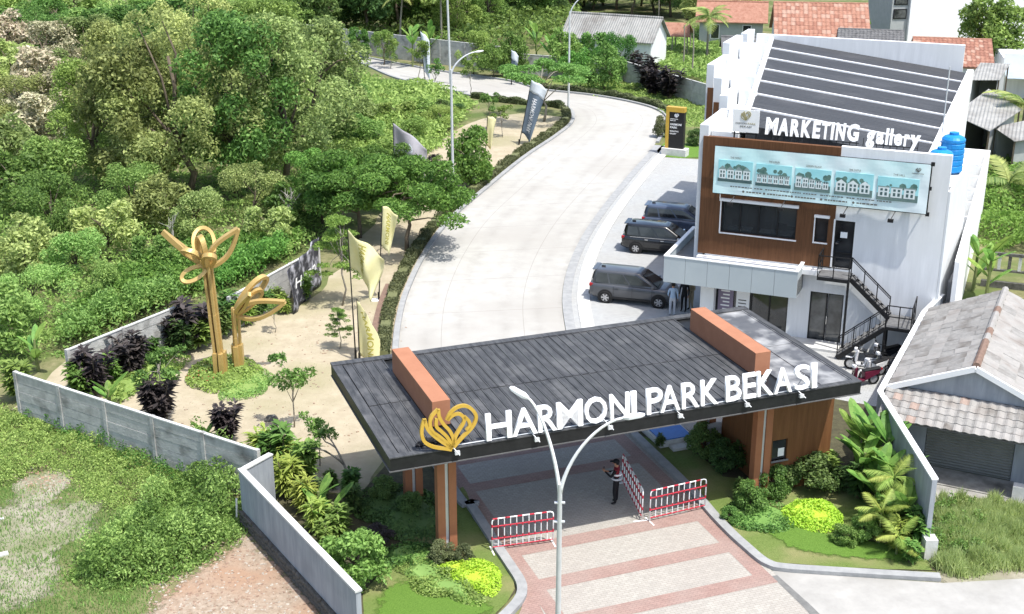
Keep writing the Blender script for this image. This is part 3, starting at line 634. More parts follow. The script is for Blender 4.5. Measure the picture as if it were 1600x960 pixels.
cl.poly([b_(-13.95, FRONT - .03, 3.68), b_(-13.95, FRONT + .3, 3.68), b_(-7.75, FRONT + .3, 3.68), b_(-7.75, FRONT - .03, 3.68)])
obj('timber_cladding', cl, m_wood, bl)
up = MB(); up.prism(lp([(-13.9, FRONT + .24), (-4.1, FRONT + .24), (-4.1, 81.25)] + [(x + .06, y) for x, y in steps[5:]]), 7.66, 8.75); obj('roof_base', up, m_white, bl)
obj('terrace_wall', bbox(MB(), -4.1, -3.1, FRONT + .26, FRONT + .4, 7.66, 9.25), m_white, bl)
# left facade: brown recesses and white fins
rec = MB()
for x, y0, y1 in ((-14.0, 56.9, 61.4), (-14.45, 61.6, 66.1), (-15.9, 66.3, 70.1), (-17.25, 70.3, 81.2)):
    bbox(rec, x - .06, x, y0, y1, 3.0, 8.9)
for x0, x1, y in ((-14.4, -13.95, 61.5), (-15.85, -14.4, 66.2), (-17.2, -15.85, 70.2)):
    bbox(rec, x0 - .03, x1 + .03, y - .05, y, 3.0, 8.93)
obj('brown_recess', rec, m_wood, bl)
FINS = [(-14.16, 56.62, 60.7, 9.75), (-14.5, 61.55, 65.1, 10.2), (-15.95, 66.25, 69.7, 10.2), (-17.35, 70.25, 74.1, 10.2), (-17.7, 75.25, 78.7, 10.7), (-17.6, 79.5, 81.6, 10.7)]
for x, y0, y1, z in FINS:
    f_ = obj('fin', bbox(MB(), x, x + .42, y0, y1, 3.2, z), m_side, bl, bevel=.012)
# raised white blocks and gutter edge between the fins and the pitched roof
tp_ = MB(); tp_.prism(lp([(-13.7, 57.0), (-12.45, 57.0), (-12.72, 61.3), (-13.4, 65.5), (-14.1, 70), (-15.95, 81.2), (-17.2, 81.2), (-17.2, 70.4), (-15.5, 70.3), (-15.4, 66.3), (-14.05, 66.3), (-14.05, 61.6), (-13.7, 61.6)]), 8.752, 9.42); obj('terrace', tp_, m_white, bl)
for x0, x1, y0, y1, z in ((-13.7, -12.75, 60.2, 60.5, 10.0), (-14.0, -13.15, 63.6, 64.0, 10.15), (-15.4, -14.0, 67.9, 68.3, 10.1), (-16.9, -15.0, 73.0, 73.4, 10.1), (-17.1, -15.6, 77.5, 77.9, 10.4)):
    obj('parapet', bbox(MB(), x0, x1, y0, y1, 9.42, z), m_white, bl)
obj('gutter_edge', MB().hexa([b_(-12.45, 57.25, 9.4), b_(-12.18, 57.25, 9.4), b_(-15.88, 81.25, 9.4), b_(-16.15, 81.25, 9.4)], [b_(-12.45, 57.25, 9.86), b_(-12.18, 57.25, 9.86), b_(-15.88, 81.25, 10.28), b_(-16.15, 81.25, 10.28)]), m_white, bl)
obj('back_parapet', bbox(MB(), -17.0, -4.5, 81.3, 81.6, 7.6, 10.45), m_white, bl)
obj('right_parapet', MB().hexa([b_(-4.2, 57.2, 7.7), b_(-3.85, 57.2, 7.7), b_(-3.85, 81.3, 7.7), b_(-4.2, 81.3, 7.7)], [b_(-4.2, 57.2, 9.05), b_(-3.85, 57.2, 9.05), b_(-3.85, 81.3, 9.05), b_(-4.2, 81.3, 9.05)]), m_white, bl)
# pitched metal roof: higher at the left, battens across
def rz_(x): return 9.92 - (x + 13.6) * .115
NB = 7; ys = np.linspace(57.3, 81.25, NB + 1); lx_ = lambda y: -12.2 - (y - 57.3) * .155
for i in range(NB):
    y0, y1 = ys[i], ys[i + 1]; x0, x1 = lx_(y0), lx_(y1)
    obj('roof_sheet', MB().hexa([b_(x0, y0, 8.76), b_(-4.2, y0, 8.76), b_(-4.2, y1, 8.76), b_(x1, y1, 8.76)], [b_(x0, y0, rz_(x0)), b_(-4.2, y0, rz_(-4.2)), b_(-4.2, y1, rz_(-4.2)), b_(x1, y1, rz_(x1))]), m_sheet, bl)
    if i: obj('roof_batten', MB().hexa([b_(x0 + .05, y0 - .07, rz_(x0) - .02), b_(-4.25, y0 - .07, rz_(-4.2) - .02), b_(-4.25, y0 + .07, rz_(-4.2) - .02), b_(x0 + .05, y0 + .07, rz_(x0) - .02)], [b_(x0 + .05, y0 - .07, rz_(x0) + .07), b_(-4.25, y0 - .07, rz_(-4.2) + .07), b_(-4.25, y0 + .07, rz_(-4.2) + .07), b_(x0 + .05, y0 + .07, rz_(x0) + .07)]), m_whitep, bl)
# windows and doors
def pane_mat(name, tint, fac):
    m = bpy.data.materials.new(name); m.use_nodes = True; t = m.node_tree; N = t.nodes; L = t.links; p = N['Principled BSDF']; p.inputs['Base Color'].default_value = (.085, .09, .092, 1); p.inputs['Roughness'].default_value = .05; p.inputs['Specular IOR Level'].default_value = .8  # raised base colour stands in for the reflection of pale surroundings
    tr = N.new('ShaderNodeBsdfTransparent'); tr.inputs[0].default_value = tint; mx = N.new('ShaderNodeMixShader'); mx.inputs[0].default_value = fac; L.new(tr.outputs[0], mx.inputs[1]); L.new(p.outputs[0], mx.inputs[2]); L.new(mx.outputs[0], N['Material Output'].inputs[0]); return m
m_pane = pane_mat('tinted_pane_painted_reflection', (.62, .66, .66, 1), .38)
rm_ = MB(); bbox(rm_, -13.4, -8.9, FRONT + 1.15, FRONT + 1.19, 3.75, 7.6); rm_.poly([b_(-13.4, FRONT + .3, 3.9), b_(-7.8, FRONT + .3, 3.9), b_(-7.8, FRONT + 1.15, 3.9), b_(-13.4, FRONT + 1.15, 3.9)]); room = obj('office_room', rm_, M('office_wall', (.22,.225,.22), (.28,.285,.28), 1, .9), bl)
for x0, x1 in ((-12.7, -11.6), (-11.2, -9.7)):
    obj('desk', bbox(MB(), x0, x1, FRONT + .35, FRONT + .95, 4.86, 4.92), m_whitep, room); obj('desk_front', bbox(MB(), x0, x1, FRONT + .5, FRONT + .54, 4.0, 4.85), m_cop, room)
for x in (-12.3, -10.9, -10.2): obj('monitor', bbox(MB(), x - .22, x + .22, FRONT + .6, FRONT + .63, 5.0, 5.35), m_black, room)
obj('door_leaf', bbox(MB(), -11.9, -11.1, FRONT + 1.1, FRONT + 1.14, 3.95, 6.1), m_black, room); obj('white_board', bbox(MB(), -10.6, -9.5, FRONT + 1.1, FRONT + 1.13, 5.1, 6.1), m_whitep, room)
def window(o, y, nx, frame_m, name='window', nz=1, rail=None, glass=None):
    x0, x1, z0, z1 = o; w_ = .05
    f = MB(); bbox(f, x0, x1, y, y + .06, z0, z0 + w_); bbox(f, x0, x1, y, y + .06, z1 - w_, z1); bbox(f, x0, x0 + w_, y, y + .06, z0 + w_, z1 - w_); bbox(f, x1 - w_, x1, y, y + .06, z0 + w_, z1 - w_)
    for k in range(1, nx):
        x = x0 + (x1 - x0) * k / nx; bbox(f, x - .03, x + .03, y + .003, y + .06, z0 + w_, z1 - w_)
    if rail: bbox(f, x0 + w_, x1 - w_, y + .006, y + .055, rail, rail + .06)
    fo = obj(name, f, frame_m, bl)
    for k in range(nx):
        a = x0 + (x1 - x0) * k / nx + .03; b = x0 + (x1 - x0) * (k + 1) / nx - .03
        obj('pane', bbox(MB(), a, b, y + .07, y + .085, z0 + .04, z1 - .04), glass or m_glass, fo)
    return fo
w1 = window(O_win, FRONT + .06, 4, m_black, glass=m_pane)
for nm, bx_ in (('lintel', (-13.0, -9.38, FRONT - .18, FRONT + .02, 6.33, 6.45)), ('sill', (-12.97, -9.4, FRONT - .09, FRONT + .05, 4.76, 4.815))): obj(nm, bbox(MB(), *bx_), m_whitep, w1)
obj('jamb', bbox(MB(), -12.98, -12.925, FRONT - .08, FRONT + .05, 4.82, 6.32), m_whitep, w1)
w2 = window(O_w2, FRONT + .06, 1, m_black)
for nm, bx_ in (('lintel', (-8.66, -7.98, FRONT - .16, FRONT + .02, 6.01, 6.12)), ('sill', (-8.66, -8.0, FRONT - .09, FRONT + .05, 4.79, 4.845)), ('jamb', (-8.655, -8.605, FRONT - .08, FRONT + .05, 4.85, 6.0))): obj(nm, bbox(MB(), *bx_), m_whitep, w2)
# lit office seen dimly through the strip window: a pale desk line
d2 = window(O_dr, FRONT + .05, 1, m_black, 'upper_door', rail=4.4)
obj('notice', bbox(MB(), -7.46, -7.16, FRONT + .03, FRONT + .036, 5.15, 5.42), m_whitep, d2); obj('handle', bbox(MB(), -7.64, -7.52, FRONT - .02, FRONT + .04, 4.85, 4.9), m_chrome, d2)
obj('door_jamb', bbox(MB(), -7.79, -7.722, FRONT - .05, FRONT + .05, 3.72, 6.0), m_whitep, d2)
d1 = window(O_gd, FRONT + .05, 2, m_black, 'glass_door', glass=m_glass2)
obj('handle', MB().tube([b_(-7.75, FRONT, .95), b_(-7.75, FRONT, 1.35)], .02, 6), m_chrome, d1)
w3 = window(O_gw, FRONT + .05, 4, m_black, 'shop_window')
p1 = obj('poster', bbox(MB(), -12.85, -12.12, FRONT + .028, FRONT + .034, .45, 2.25), M('violet_poster', (.20,.165,.23), (.25,.21,.28), 2, .6), w3)
p2 = obj('poster', bbox(MB(), -11.98, -11.35, FRONT + .028, FRONT + .034, .45, 2.3), m_whitep, w3)
pt = MB()
for k in range(7):
    z = 1.9 - k * .18; pt.poly([b_(-12.72 + .1 * (k % 2), FRONT + .024, z), b_(-12.3, FRONT + .024, z), b_(-12.3, FRONT + .024, z + .07), b_(-12.72 + .1 * (k % 2), FRONT + .024, z + .07)])
obj('poster_lines', pt, m_whitep, w3)
pt = MB()
for k in range(5):
    z = 1.55 - k * .16; pt.poly([b_(-11.88, FRONT + .024, z), b_(-11.5, FRONT + .024, z), b_(-11.5, FRONT + .024, z + .05), b_(-11.88, FRONT + .024, z + .05)])
obj('poster_lines', pt, m_int, w3)
# cantilevered entrance canopy with grey panels
cn = MB(); CX0, CX1, CY = -15.15, -8.95, 55.04
bbox(cn, CX0 + .1, CX1, CY + .1, FRONT, 2.6, 3.35); bbox(cn, CX0 + .1, -13.98, FRONT, 60.2, 2.6, 3.35)
can = obj('canopy', cn, m_soff, bl)
bb = np.linspace(CX0, CX1, 7)
for i in range(6): obj('fascia_panel', bbox(MB(), bb[i] + .006, bb[i + 1] - .006, CY, CY + .1, 2.54, 3.78), m_acp, can)
yy = np.linspace(CY + .1, 60.2, 4)
for i in range(3): obj('fascia_panel', bbox(MB(), CX0, CX0 + .1, yy[i] + .006, yy[i + 1] - .006, 2.54, 3.78), m_acp, can)
obj('fascia_panel', bbox(MB(), CX1 - .1, CX1, CY + .106, FRONT - .01, 2.54, 3.78), m_acp, can)
cp_ = MB(); bbox(cp_, CX0 - .02, CX1 + .02, CY - .02, CY + .16, 3.782, 3.83); bbox(cp_, CX0 - .02, CX0 + .16, CY + .16, 60.2, 3.782, 3.83); bbox(cp_, CX1 - .14, CX1 + .02, CY + .16, FRONT - .02, 3.782, 3.83); obj('coping', cp_, m_whitep, can)
obj('deck_membrane', bbox(MB(), CX0 + .12, CX1 - .12, CY + .12, FRONT - .4, 3.352, 3.37), m_roofg, can)
obj('ledge', bbox(MB(), -13.9, -7.8, FRONT - .4, FRONT - .035, 3.36, 3.6), m_whitep, bl)
pil = MB(); bbox(pil, -13.6, -12.95, FRONT - .45, FRONT, 0, 2.6); obj('pillar', pil, m_white, bl)
for k, (y0, z) in enumerate(((62.5, 3.5), (75.0, 3.5))):
    obj('side_canopy', bbox(MB(), -15.6 - k * 2.9, -14.4 - k * 2.85, y0, y0 + 2.4, 2.6, z + .3), m_acp, bl)
# floodlights
for bx0 in (-12.4, -10.1, -7.35, -5.3):
    fl_ = obj('floodlight', bbox(MB(), bx0 - .12, bx0 + .12, FRONT - .75, FRONT - .6, 6.3, 6.44), m_black, bl); obj('arm', MB().tube([b_(bx0, FRONT - .68, 6.42), b_(bx0 + .22, FRONT - .03, 6.9)], .018, 6), m_black, fl_)
obj('antenna', MB().tube([b_(-3.98, 62, 9.05), b_(-3.98, 62, 12.2)], .03, 6), m_galv, bl)
obj('door_step', bbox(MB(), -9.2, -6.4, FRONT - 1.1, FRONT - .01, .02, .14), m_pathw, bl)

# rooftop letters and logo panel
rs = thing('rooftop_sign', 'white raised letters MARKETING gallery standing on the roof edge of the gallery', 'sign', B(-8, 57.0, 9.3), BA); rs.rotation_euler.x = -R(11)
xs = [(-11.25, -10.72), (-10.68, -10.20), (-10.13, -9.72), (-9.65, -9.22), (-9.14, -8.82), (-8.76, -8.40), (-8.34, -8.22), (-8.13, -7.73), (-7.64, -7.14)]
for ch, (a, b) in zip('MARKETING', xs): letter('letter', ch, a + 8, b + 8, .16, .93, 0, m_letter, rs, .05, .045)
gx = [('g', -6.80, -6.44, -.06, .66), ('a', -6.38, -6.05, .14, .66), ('l', -5.98, -5.87, .14, .86), ('l', -5.80, -5.69, .14, .86), ('e', -5.62, -5.28, .14, .66), ('r', -5.20, -4.98, .14, .66), ('y', -4.95, -4.52, -.06, .66)]
for ch, a, b, z0, z1 in gx: letter('letter', ch, a + 8, b + 8, z0, z1, 0, m_letter, rs, .05, .045)
rk = MB(); rk.bar((-3.3, .08, .1), (.9, .08, .1), .04); rk.bar((1.2, .08, .1), (3.4, .08, .1), .04)
for x in np.linspace(-3.25, 3.4, 24): rk.bar((x, .08, -.5), (x, .08, .35), .03)
obj('support_rack', rk, m_black, rs)
lpn = thing('logo_board', 'square white board with a gold lotus emblem and HARMONI PARK BEKASI on the roof', 'sign', B(-12.1, 56.75, 9.25), BA)
obj('board', MB().box(-.6, .6, 0, .05, .28, 1.3), m_whitep, lpn); obj('lotus_emblem', lotus(MB(), -.22, .82, .44, .42, -.012, .03, .02), M('dull_gold_print', (.34,.30,.14), (.4,.35,.18), 4, .5), lpn)
m_print = M('dark_print', (.10,.10,.09), (.14,.14,.12), 5, .7)
print_text('lettering', 'HARMONI', -.46, -.006, .64, .085, m_print, lpn, width=.5); print_text('lettering', 'PARK', .09, -.006, .64, .085, MATS['dull_gold_print'], lpn, width=.36); print_text('lettering', 'BEKASI', -.26, -.006, .5, .085, m_print, lpn, width=.52)
lg = MB(); lg.bar((-.5, .06, -.1), (-.5, .06, .5), .06); lg.bar((.5, .06, -.1), (.5, .06, .5), .06); lg.bar((-.62, .06, .2), (.62, .06, .2), .04); obj('legs', lg, m_black, lpn)

# billboard banner
bn = thing('billboard_banner', 'long pale turquoise banner with five house pictures hung across the gallery front', 'banner', B(-8.59, FRONT - .36, 6.75), BA)
BW, BH = 9.40, 2.18
m_ban = M('banner_print', (.50,.74,.74), (.60,.82,.81), .9, .55, .25, c3=(.74,.83,.84), scale3=.35, amt3=.5, bscale=3)
bm_ = MB(); nx, nz = 60, 12
def bsurf(x, z, dy=0): return (x, -.03 + .018 * math.sin(x * 3.1 + z * 2.2) * math.sin(z * 2.1 + x) + dy, z)
for i in range(nx):
    for k in range(nz):
        x0, x1 = -BW / 2 + BW * i / nx, -BW / 2 + BW * (i + 1) / nx; z0, z1 = BH * k / nz, BH * (k + 1) / nz
        bm_.poly([bsurf(x0, z0), bsurf(x1, z0), bsurf(x1, z1), bsurf(x0, z1)])
obj('banner_sheet', bm_, m_ban, bn, smooth=True)
fr = MB(); fr.box(-BW / 2, BW / 2, .03, .10, -.05, .01); fr.box(-BW / 2, BW / 2, .03, .10, BH - .03, BH + .0); fr.box(BW / 2 - .03, BW / 2 + .05, -.02, .10, -.05, BH + .02)
for x in np.linspace(-4.5, 4.6, 8): fr.box(x - .03, x + .03, .101, .33, .1, .16); fr.box(x - .03, x + .03, .101, .33, BH - .3, BH - .24)
fr.box(BW / 2 - .02, BW / 2 + .14, -.03, .08, -.1, .06); fr.box(BW / 2 - .02, BW / 2 + .14, -.03, .08, BH - .06, BH + .1); fr.box(BW / 2 - .02, BW / 2 + .12, -.03, .08, 1.05, 1.2); obj('frame', fr, m_black, bn)
m_psky = M('print_sky', (.28,.62,.66), (.40,.74,.76), 1, .6); m_pgr = M('print_ground', (.10,.17,.16), (.16,.23,.21), 3, .6); m_ptr = M('print_trees', (.06,.14,.12), (.14,.24,.20), 6, .6); m_pho = M('print_house', (.62,.70,.69), (.72,.78,.77), 3, .6); m_pdk = M('print_dark', (.05,.10,.10), (.08,.13,.13), 3, .6); m_proof = M('print_roof', (.20,.28,.27), (.26,.34,.33), 3, .6)
PICS = [(-4.5, -2.93, .58, 1.58), (-2.77, -1.17, .54, 1.55), (-1.02, .56, .51, 1.52), (.74, 2.38, .49, 1.52), (2.56, 4.30, .45, 1.48)]
def pic(k, x0, x1, z0, z1):
    y = -.055; m_ = MB(); r_ = random.Random(k); W_, H_ = x1 - x0, z1 - z0
    def q(a, b, c, d, m, dy): m_.poly([(x0 + a * W_, y - dy, z0 + c * H_), (x0 + b * W_, y - dy, z0 + c * H_), (x0 + b * W_, y - dy, z0 + d * H_), (x0 + a * W_, y - dy, z0 + d * H_)], m)
    def tri(a, b, c, z_, zt, m, dy): m_.poly([(x0 + a * W_, y - dy, z0 + z_ * H_), (x0 + b * W_, y - dy, z0 + z_ * H_), (x0 + c * W_, y - dy, z0 + zt * H_)], m)
    m_.box(x0, x1, y, y + .02, z0, z1, 0); q(0, 1, 0, .16 if k < 2 else .3, 1, .002)
    for i in range(16):
        c = r_.uniform(.05, .95); h_ = r_.uniform(.5, .85); wd = r_.uniform(.03, .1)
        m_.poly([(x0 + max(0, min(1, c + wd * math.cos(t))) * W_, y - .003 - i * .0002, z0 + min(.98, .18 + (h_ - .3) + wd * 1.6 * math.sin(t)) * H_) for t in np.linspace(0, 6.28, 8)[:-1]], 2)
    n = (4, 6, 5, 3, 3)[k]
    for i in range(n):
        a = .03 + i * .94 / n; b = a + .94 / n * .86; h_ = (.56, .5, .62 - .05 * i, .5, .55)[k]
        q(a, b, .14, h_, 3, .008 + i * .0002)
        if k in (0, 3): tri(a - .02, b + .02, (a + b) / 2, h_, h_ + .18, 5 if k == 0 else 3, .0095 + i * .0002)
        else: q(a - .01, b + .01, h_, h_ + .05, 5, .0095 + i * .0002)
        for c in (.2, .6): q(a + (b - a) * c, a + (b - a) * (c + .22), .2, .34, 4, .011); q(a + (b - a) * c, a + (b - a) * (c + .22), .40, .5, 4, .011)
    q(0, 1, 0, .12, 4 if k < 2 else 1, .012)
    obj('picture', m_, [m_psky, m_pgr, m_ptr, m_pho, m_pdk, m_proof], bn)
for k, a in enumerate(PICS): pic(k, *a)
for (x0, x1, z0, z1), s in zip(PICS, ('THE FAMILY', 'THE LUXURY', 'GARDEN VILLAGE', 'THE CASTLE', 'THE HILL')):
    print_text('lettering', s, (x0 + x1) / 2, -.06, z1 + .09, .085, m_print, bn, 'CENTER', width=.5 if len(s) < 11 else .68)
for x, wd in ((-3.9, .95), (-2.8, .36), (-2.3, .7), (-1.5, .75), (-.6, .5), (.15, 1.0), (1.3, .3), (1.75, .75), (2.6, .55)):
    m_ = MB(); r_ = random.Random(int(x * 100)); a = 0
    while a < wd:
        l_ = r_.uniform(.05, .13); m_.poly([(x + a, -.06, .36), (x + a + l_, -.06, .36), (x + a + l_, -.06, .405), (x + a, -.06, .405)]); a += l_ + .035
    obj('caption_line', m_, m_print, bn)
for x, wd in ((-3.15, .62), (-2.2, .95), (-.95, .85), (.35, 1.0), (1.75, .75)):
    m_ = MB(); r_ = random.Random(int(x * 77)); a = 0
    while a < wd:
        l_ = r_.uniform(.06, .15); m_.poly([(x + a, -.06, .16), (x + a + l_, -.06, .16), (x + a + l_, -.06, .22), (x + a, -.06, .22)]); a += l_ + .03
    obj('contact_line', m_, m_print, bn); obj('contact_icon', MB().poly([(x - .14 + .055 * math.cos(t), -.062, .19 + .055 * math.sin(t)) for t in np.linspace(0, 6.28, 10)[:-1]]), m_print, bn)
print_text('lettering', 'HARMONI PARK', 4.2, -.06, 1.72, .05, m_print, bn, 'CENTER', width=.5); obj('lotus_emblem', lotus(MB(), 4.09, 1.8, .22, .2, -.06, .015, .006), m_print, bn)
for x in (-4.55,): obj('loose_rope', MB().tube([(x + .2, -.02, -.02), (x + .2, -.04, -.25)], .012, 5), m_whitep, bn)

# water tanks on the terrace
def tank(label, x, y, s):
    t = thing('water_tank', label, 'water tank', B(x, y, 7.74), BA, 'blue water tanks'); p = [(.0, 0), (.47, 0), (.5, .06)]
    for k in range(5): z = .1 + k * .24; p += [(.5, z), (.5, z + .17), (.475, z + .19), (.475, z + .22)]
    p += [(.5, 1.32), (.5, 1.42), (.42, 1.52), (.22, 1.6), (.0, 1.62)]
    obj('body', MB().lathe([(r * s, h * s) for r, h in p], 20), m_tank, t, smooth=False); obj('lid', MB().lathe([(.0, 1.6 * s), (.2 * s, 1.6 * s), (.2 * s, 1.7 * s), (.0, 1.72 * s)], 16), m_tank, t)
tank('blue plastic water tank nearer the front at the right end of the roof terrace', -3.62, 57.5, 1.0); tank('blue plastic water tank behind the other on the right roof terrace', -3.35, 60.4, 1.05)
# exterior stair
st = thing('exterior_stair', 'black steel stair with railings zigzagging down the white gallery wall', 'stair', B(-6.5, FRONT - .6), BA)
def s_(x, y, z): return (x + 6.5, y - FRONT + .6, z)
SY0, SY1 = FRONT - 1.25, FRONT - .1
def sbox(mb, *a): x0, x1, y0, y1, z0, z1 = a; return mb.box(x0 + 6.5, x1 + 6.5, y0 - FRONT + .6, y1 - FRONT + .6, z0, z1)
obj('landing', sbox(MB(), -8.15, -6.75, SY0, SY1, 3.45, 3.6), m_black, st)
grate = M('steel_tread', (.10,.10,.10), (.16,.16,.16), 6, .6, .2)
obj('landing_plate', sbox(MB(), -8.12, -6.78, SY0 + .03, SY1 - .03, 3.602, 3.62), grate, st)
def flight(x0, z0, x1, z1, n, y0, y1):
    for y in (y0, y1): obj('stringer', MB().bar(s_(x0, y, z0 - .08), s_(x1, y, z1 - .08), .05, .2), m_black, st)
    for k in range(n):
        f = (k + .5) / n; x = x0 + (x1 - x0) * f; z = z0 + (z1 - z0) * f; obj('tread', sbox(MB(), x - .13, x + .13, y0, y1, z - .02, z + .02), grate, st)
    for y in (y0,):
        r = MB(); r.bar(s_(x0, y, z0 + .95), s_(x1, y, z1 + .95), .045); r.bar(s_(x0, y, z0 + .85), s_(x1, y, z1 + .85), .03); r.bar(s_(x0, y, z0 + .18), s_(x1, y, z1 + .18), .03)
        for k in range(4):
            f = k / 3; r.bar(s_(x0 + (x1 - x0) * f, y, z0 + (z1 - z0) * f - .05), s_(x0 + (x1 - x0) * f, y, z0 + (z1 - z0) * f + .97), .045)
        for k in range(12):
            f = (k + .5) / 12
            if z0 < 3: r.bar(s_(x0 + (x1 - x0) * f, y, z0 + (z1 - z0) * f + .2), s_(x0 + (x1 - x0) * f, y, z0 + (z1 - z0) * f + .9), .014)
        obj('railing', r, m_black, st)
flight(-6.75, 3.55, -4.95, 1.95, 8, SY0 + .55, SY1 - .02)
obj('landing', sbox(MB(), -4.95, -3.85, SY0 - .55, SY1, 1.72, 1.86), m_black, st); obj('landing_plate', sbox(MB(), -4.93, -3.87, SY0 - .53, SY1 - .02, 1.862, 1.88), grate, st)
flight(-4.95, 1.85, -6.9, .15, 8, SY0 - .55, SY0 + .45)
pr = MB()
for x, y, z in ((-6.8, SY0 + .3, 3.5), (-4.95, SY0 + .5, 2.0), (-4.95, SY0 - .5, 1.75), (-3.88, SY0 - .5, 1.75), (-3.88, SY1, 1.75), (-8.1, SY0 + .04, 3.5)):
    if x > -8: pr.bar(s_(x, y, 0), s_(x, y, z), .1)
obj('post', pr, m_black, st)
for a, b in (((-8.13, SY0 + .02), (-6.77, SY0 + .02)), ((-8.13, SY0 + .02), (-8.13, SY1)), ((-4.93, SY0 - .53), (-3.87, SY0 - .53)), ((-3.87, SY0 - .53), (-3.87, SY1))):
    z = 3.6 if a[0] < -6 else 1.86; rr = MB()
    for dz in (.5, 1.0): rr.bar(s_(a[0], a[1], z + dz), s_(b[0], b[1], z + dz), .04)
    for f in (0, .5, 1): rr.bar(s_(a[0] + (b[0] - a[0]) * f, a[1] + (b[1] - a[1]) * f, z), s_(a[0] + (b[0] - a[0]) * f, a[1] + (b[1] - a[1]) * f, z + 1.02), .045)
    obj('landing_railing', rr, m_black, st)

# ribbed boundary wall on the right of the gallery
rw = thing('ribbed_boundary_wall', 'white boundary wall with cross ribs running behind the right side of the gallery', 'wall', B(-2.4, 70), BA)
def w_(mb, x0, x1, y0, y1, z0, z1): return mb.box(x0 + 2.4, x1 + 2.4, y0 - 70, y1 - 70, z0, z1)
obj('wall', w_(w_(w_(MB(), -2.5, -2.3, 57.0, 80.3, 0, 4.5), -3.88, -2.5, 80.1, 80.3, 0, 4.5), -3.88, -2.5, 60, 80.1, 0, 2.6), m_whitep, rw)
for y in (64.8, 67.7, 70.6, 73.5, 76.4): obj('rib', w_(MB(), -3.88, -2.51, y, y + .12, 2.6, 4.47), m_white, rw)

# ------------------------------------------------------------------ boundary walls
def precast(label, a, b, hgt, n, rows=5, post=.16, mat=None):
    a = Vector((a[0], a[1], 0)); b = Vector((b[0], b[1], 0)); d = b - a; L_ = d.length; ang = math.atan2(d.y, d.x)
    t = thing('precast_wall', label, 'wall', a, ang); mat = mat or m_wallg; s = L_ / n; ph = hgt / rows
    pm = MB().box(-post / 2, post / 2, -post / 2, post / 2, 0, hgt + .06).mesh('post', mat)
    qm = MB().box(post / 2 + .004, s - post / 2 - .004, -.035, .035, .006, ph - .008).mesh('panel', mat)
    cm = MB().box(post / 2 + .004, s - post / 2 - .004, -.06, .06, 0, .05).mesh('coping', m_cop)
    for i in range(n + 1): link('post', pm, t, (i * s, 0, 0))
    for i in range(n):
        for k in range(rows): link('panel', qm, t, (i * s, random.uniform(-.008, .008), k * ph))
        link('coping', cm, t, (i * s, 0, hgt))
    return t
precast('weathered grey precast panel wall along the front of the sandy yard', (-19.85, 47.15), (-8.9, 40.2), 1.95, 5)
precast('short weathered panel wall behind the dark shrubs on the left of the yard', (-18.55, 49.5), (-15.4, 54.6), 1.95, 2)
precast('low panel wall behind the gold sculptures running to the printed tarpaulin', (-13.3, 56.6), (-10.2, 64.2), 1.75, 3)
precast('long pale panel wall along the far side of the road at the top', (-26.0, 147.0), (0.5, 127.5), 2.5, 10, 5)
gw = precast('dark grey panel wall bending behind the far verge left of the gallery', (0.5, 127.5), (10.6, 123.0), 2.0, 4, 4)
precast('dark grey panel wall behind dark shrubs running towards the gallery', (10.8, 122.9), (18.4, 107.5), 2.0, 6, 4)
# plastered wall on a stone footing at lower left
pw0, pw1 = Vector((-9.15, 38.7, 0)), Vector((-4.35, 31.25, 0)); pd = (pw1 - pw0); pang = math.atan2(pd.y, pd.x); PL = pd.length
pw = thing('plastered_wall', 'pale blue plastered wall with a dark stone footing at the lower left', 'wall', pw0, pang)
obj('wall', MB().box(0, PL, -.08, .08, .5, 1.98), m_wallb, pw); obj('coping', MB().box(-.03, PL + .03, -.11, .11, 1.981, 2.05), m_cop, pw)
obj('footing', MB().box(0, PL, -.16, .14, 0, .46), m_stone, pw)
stone_m = []
for k in range(4):
    bm = bmesh.new(); bmesh.ops.create_icosphere(bm, subdivisions=1, radius=1)
    r_ = random.Random(k)
    for v in bm.verts: v.co *= r_.uniform(.75, 1.15)
    me = bpy.data.meshes.new('stone'); bm.to_mesh(me); bm.free(); me.materials.append(m_stone); stone_m.append(me)
x = .1
while x < PL:
    for z in (.1, .27, .43):
        o = link('stone', random.choice(stone_m), pw, (x + random.uniform(-.06, .06), -.16, z + random.uniform(-.03, .03))); sc = random.uniform(.09, .14); o.scale = (sc * 1.2, .07, sc * .75); o.rotation_euler = (0, random.uniform(-.4, .4), 0)
    x += random.uniform(.2, .28)
pj = thing('wall_return', 'short return of the plastered wall joining the panel wall', 'wall', (-9.15, 38.7, 0), math.atan2(1.15, .75)); obj('wall', MB().box(.1, 1.45, -.08, .08, 0, 1.95), m_wallb, pj); obj('coping', MB().box(.12, 1.45, -.11, .11, 1.951, 2.0), m_cop, pj)
tag(obj('plastic_pipe', MB().tube([(0, 0, 0), (.05, 0, .8)], .035, 8), m_whitep, None, P(370, 812)), 'short white plastic pipe sticking up beside the plastered wall', 'pipe')
# white wall beside the tiled house
wp = [B(-2.9, 57.6), H(-6.75, 54.6), H(-6.8, 45.1), Vector((13.55, 36.6, 0))]
bw = thing('white_boundary_wall', 'white boundary wall bending between the garden and the grey tiled house', 'wall', wp[2])
for a, b in zip(wp, wp[1:]):
    m_ = MB(); m_.bar(a - wp[2] + Vector((0, 0, 1.35)), b - wp[2] + Vector((0, 0, 1.35)), .16, 2.7); obj('wall', m_, m_wallb, bw)
    m_ = MB(); m_.bar(a - wp[2] + Vector((0, 0, 2.73)), b - wp[2] + Vector((0, 0, 2.73)), .22, .06); obj('coping', m_, m_whitep, bw)
obj('end_block', MB().box(-.2, .2, -.45, -.02, 0, .75, M=Matrix.Translation(wp[3] - wp[2])), m_cop, bw)

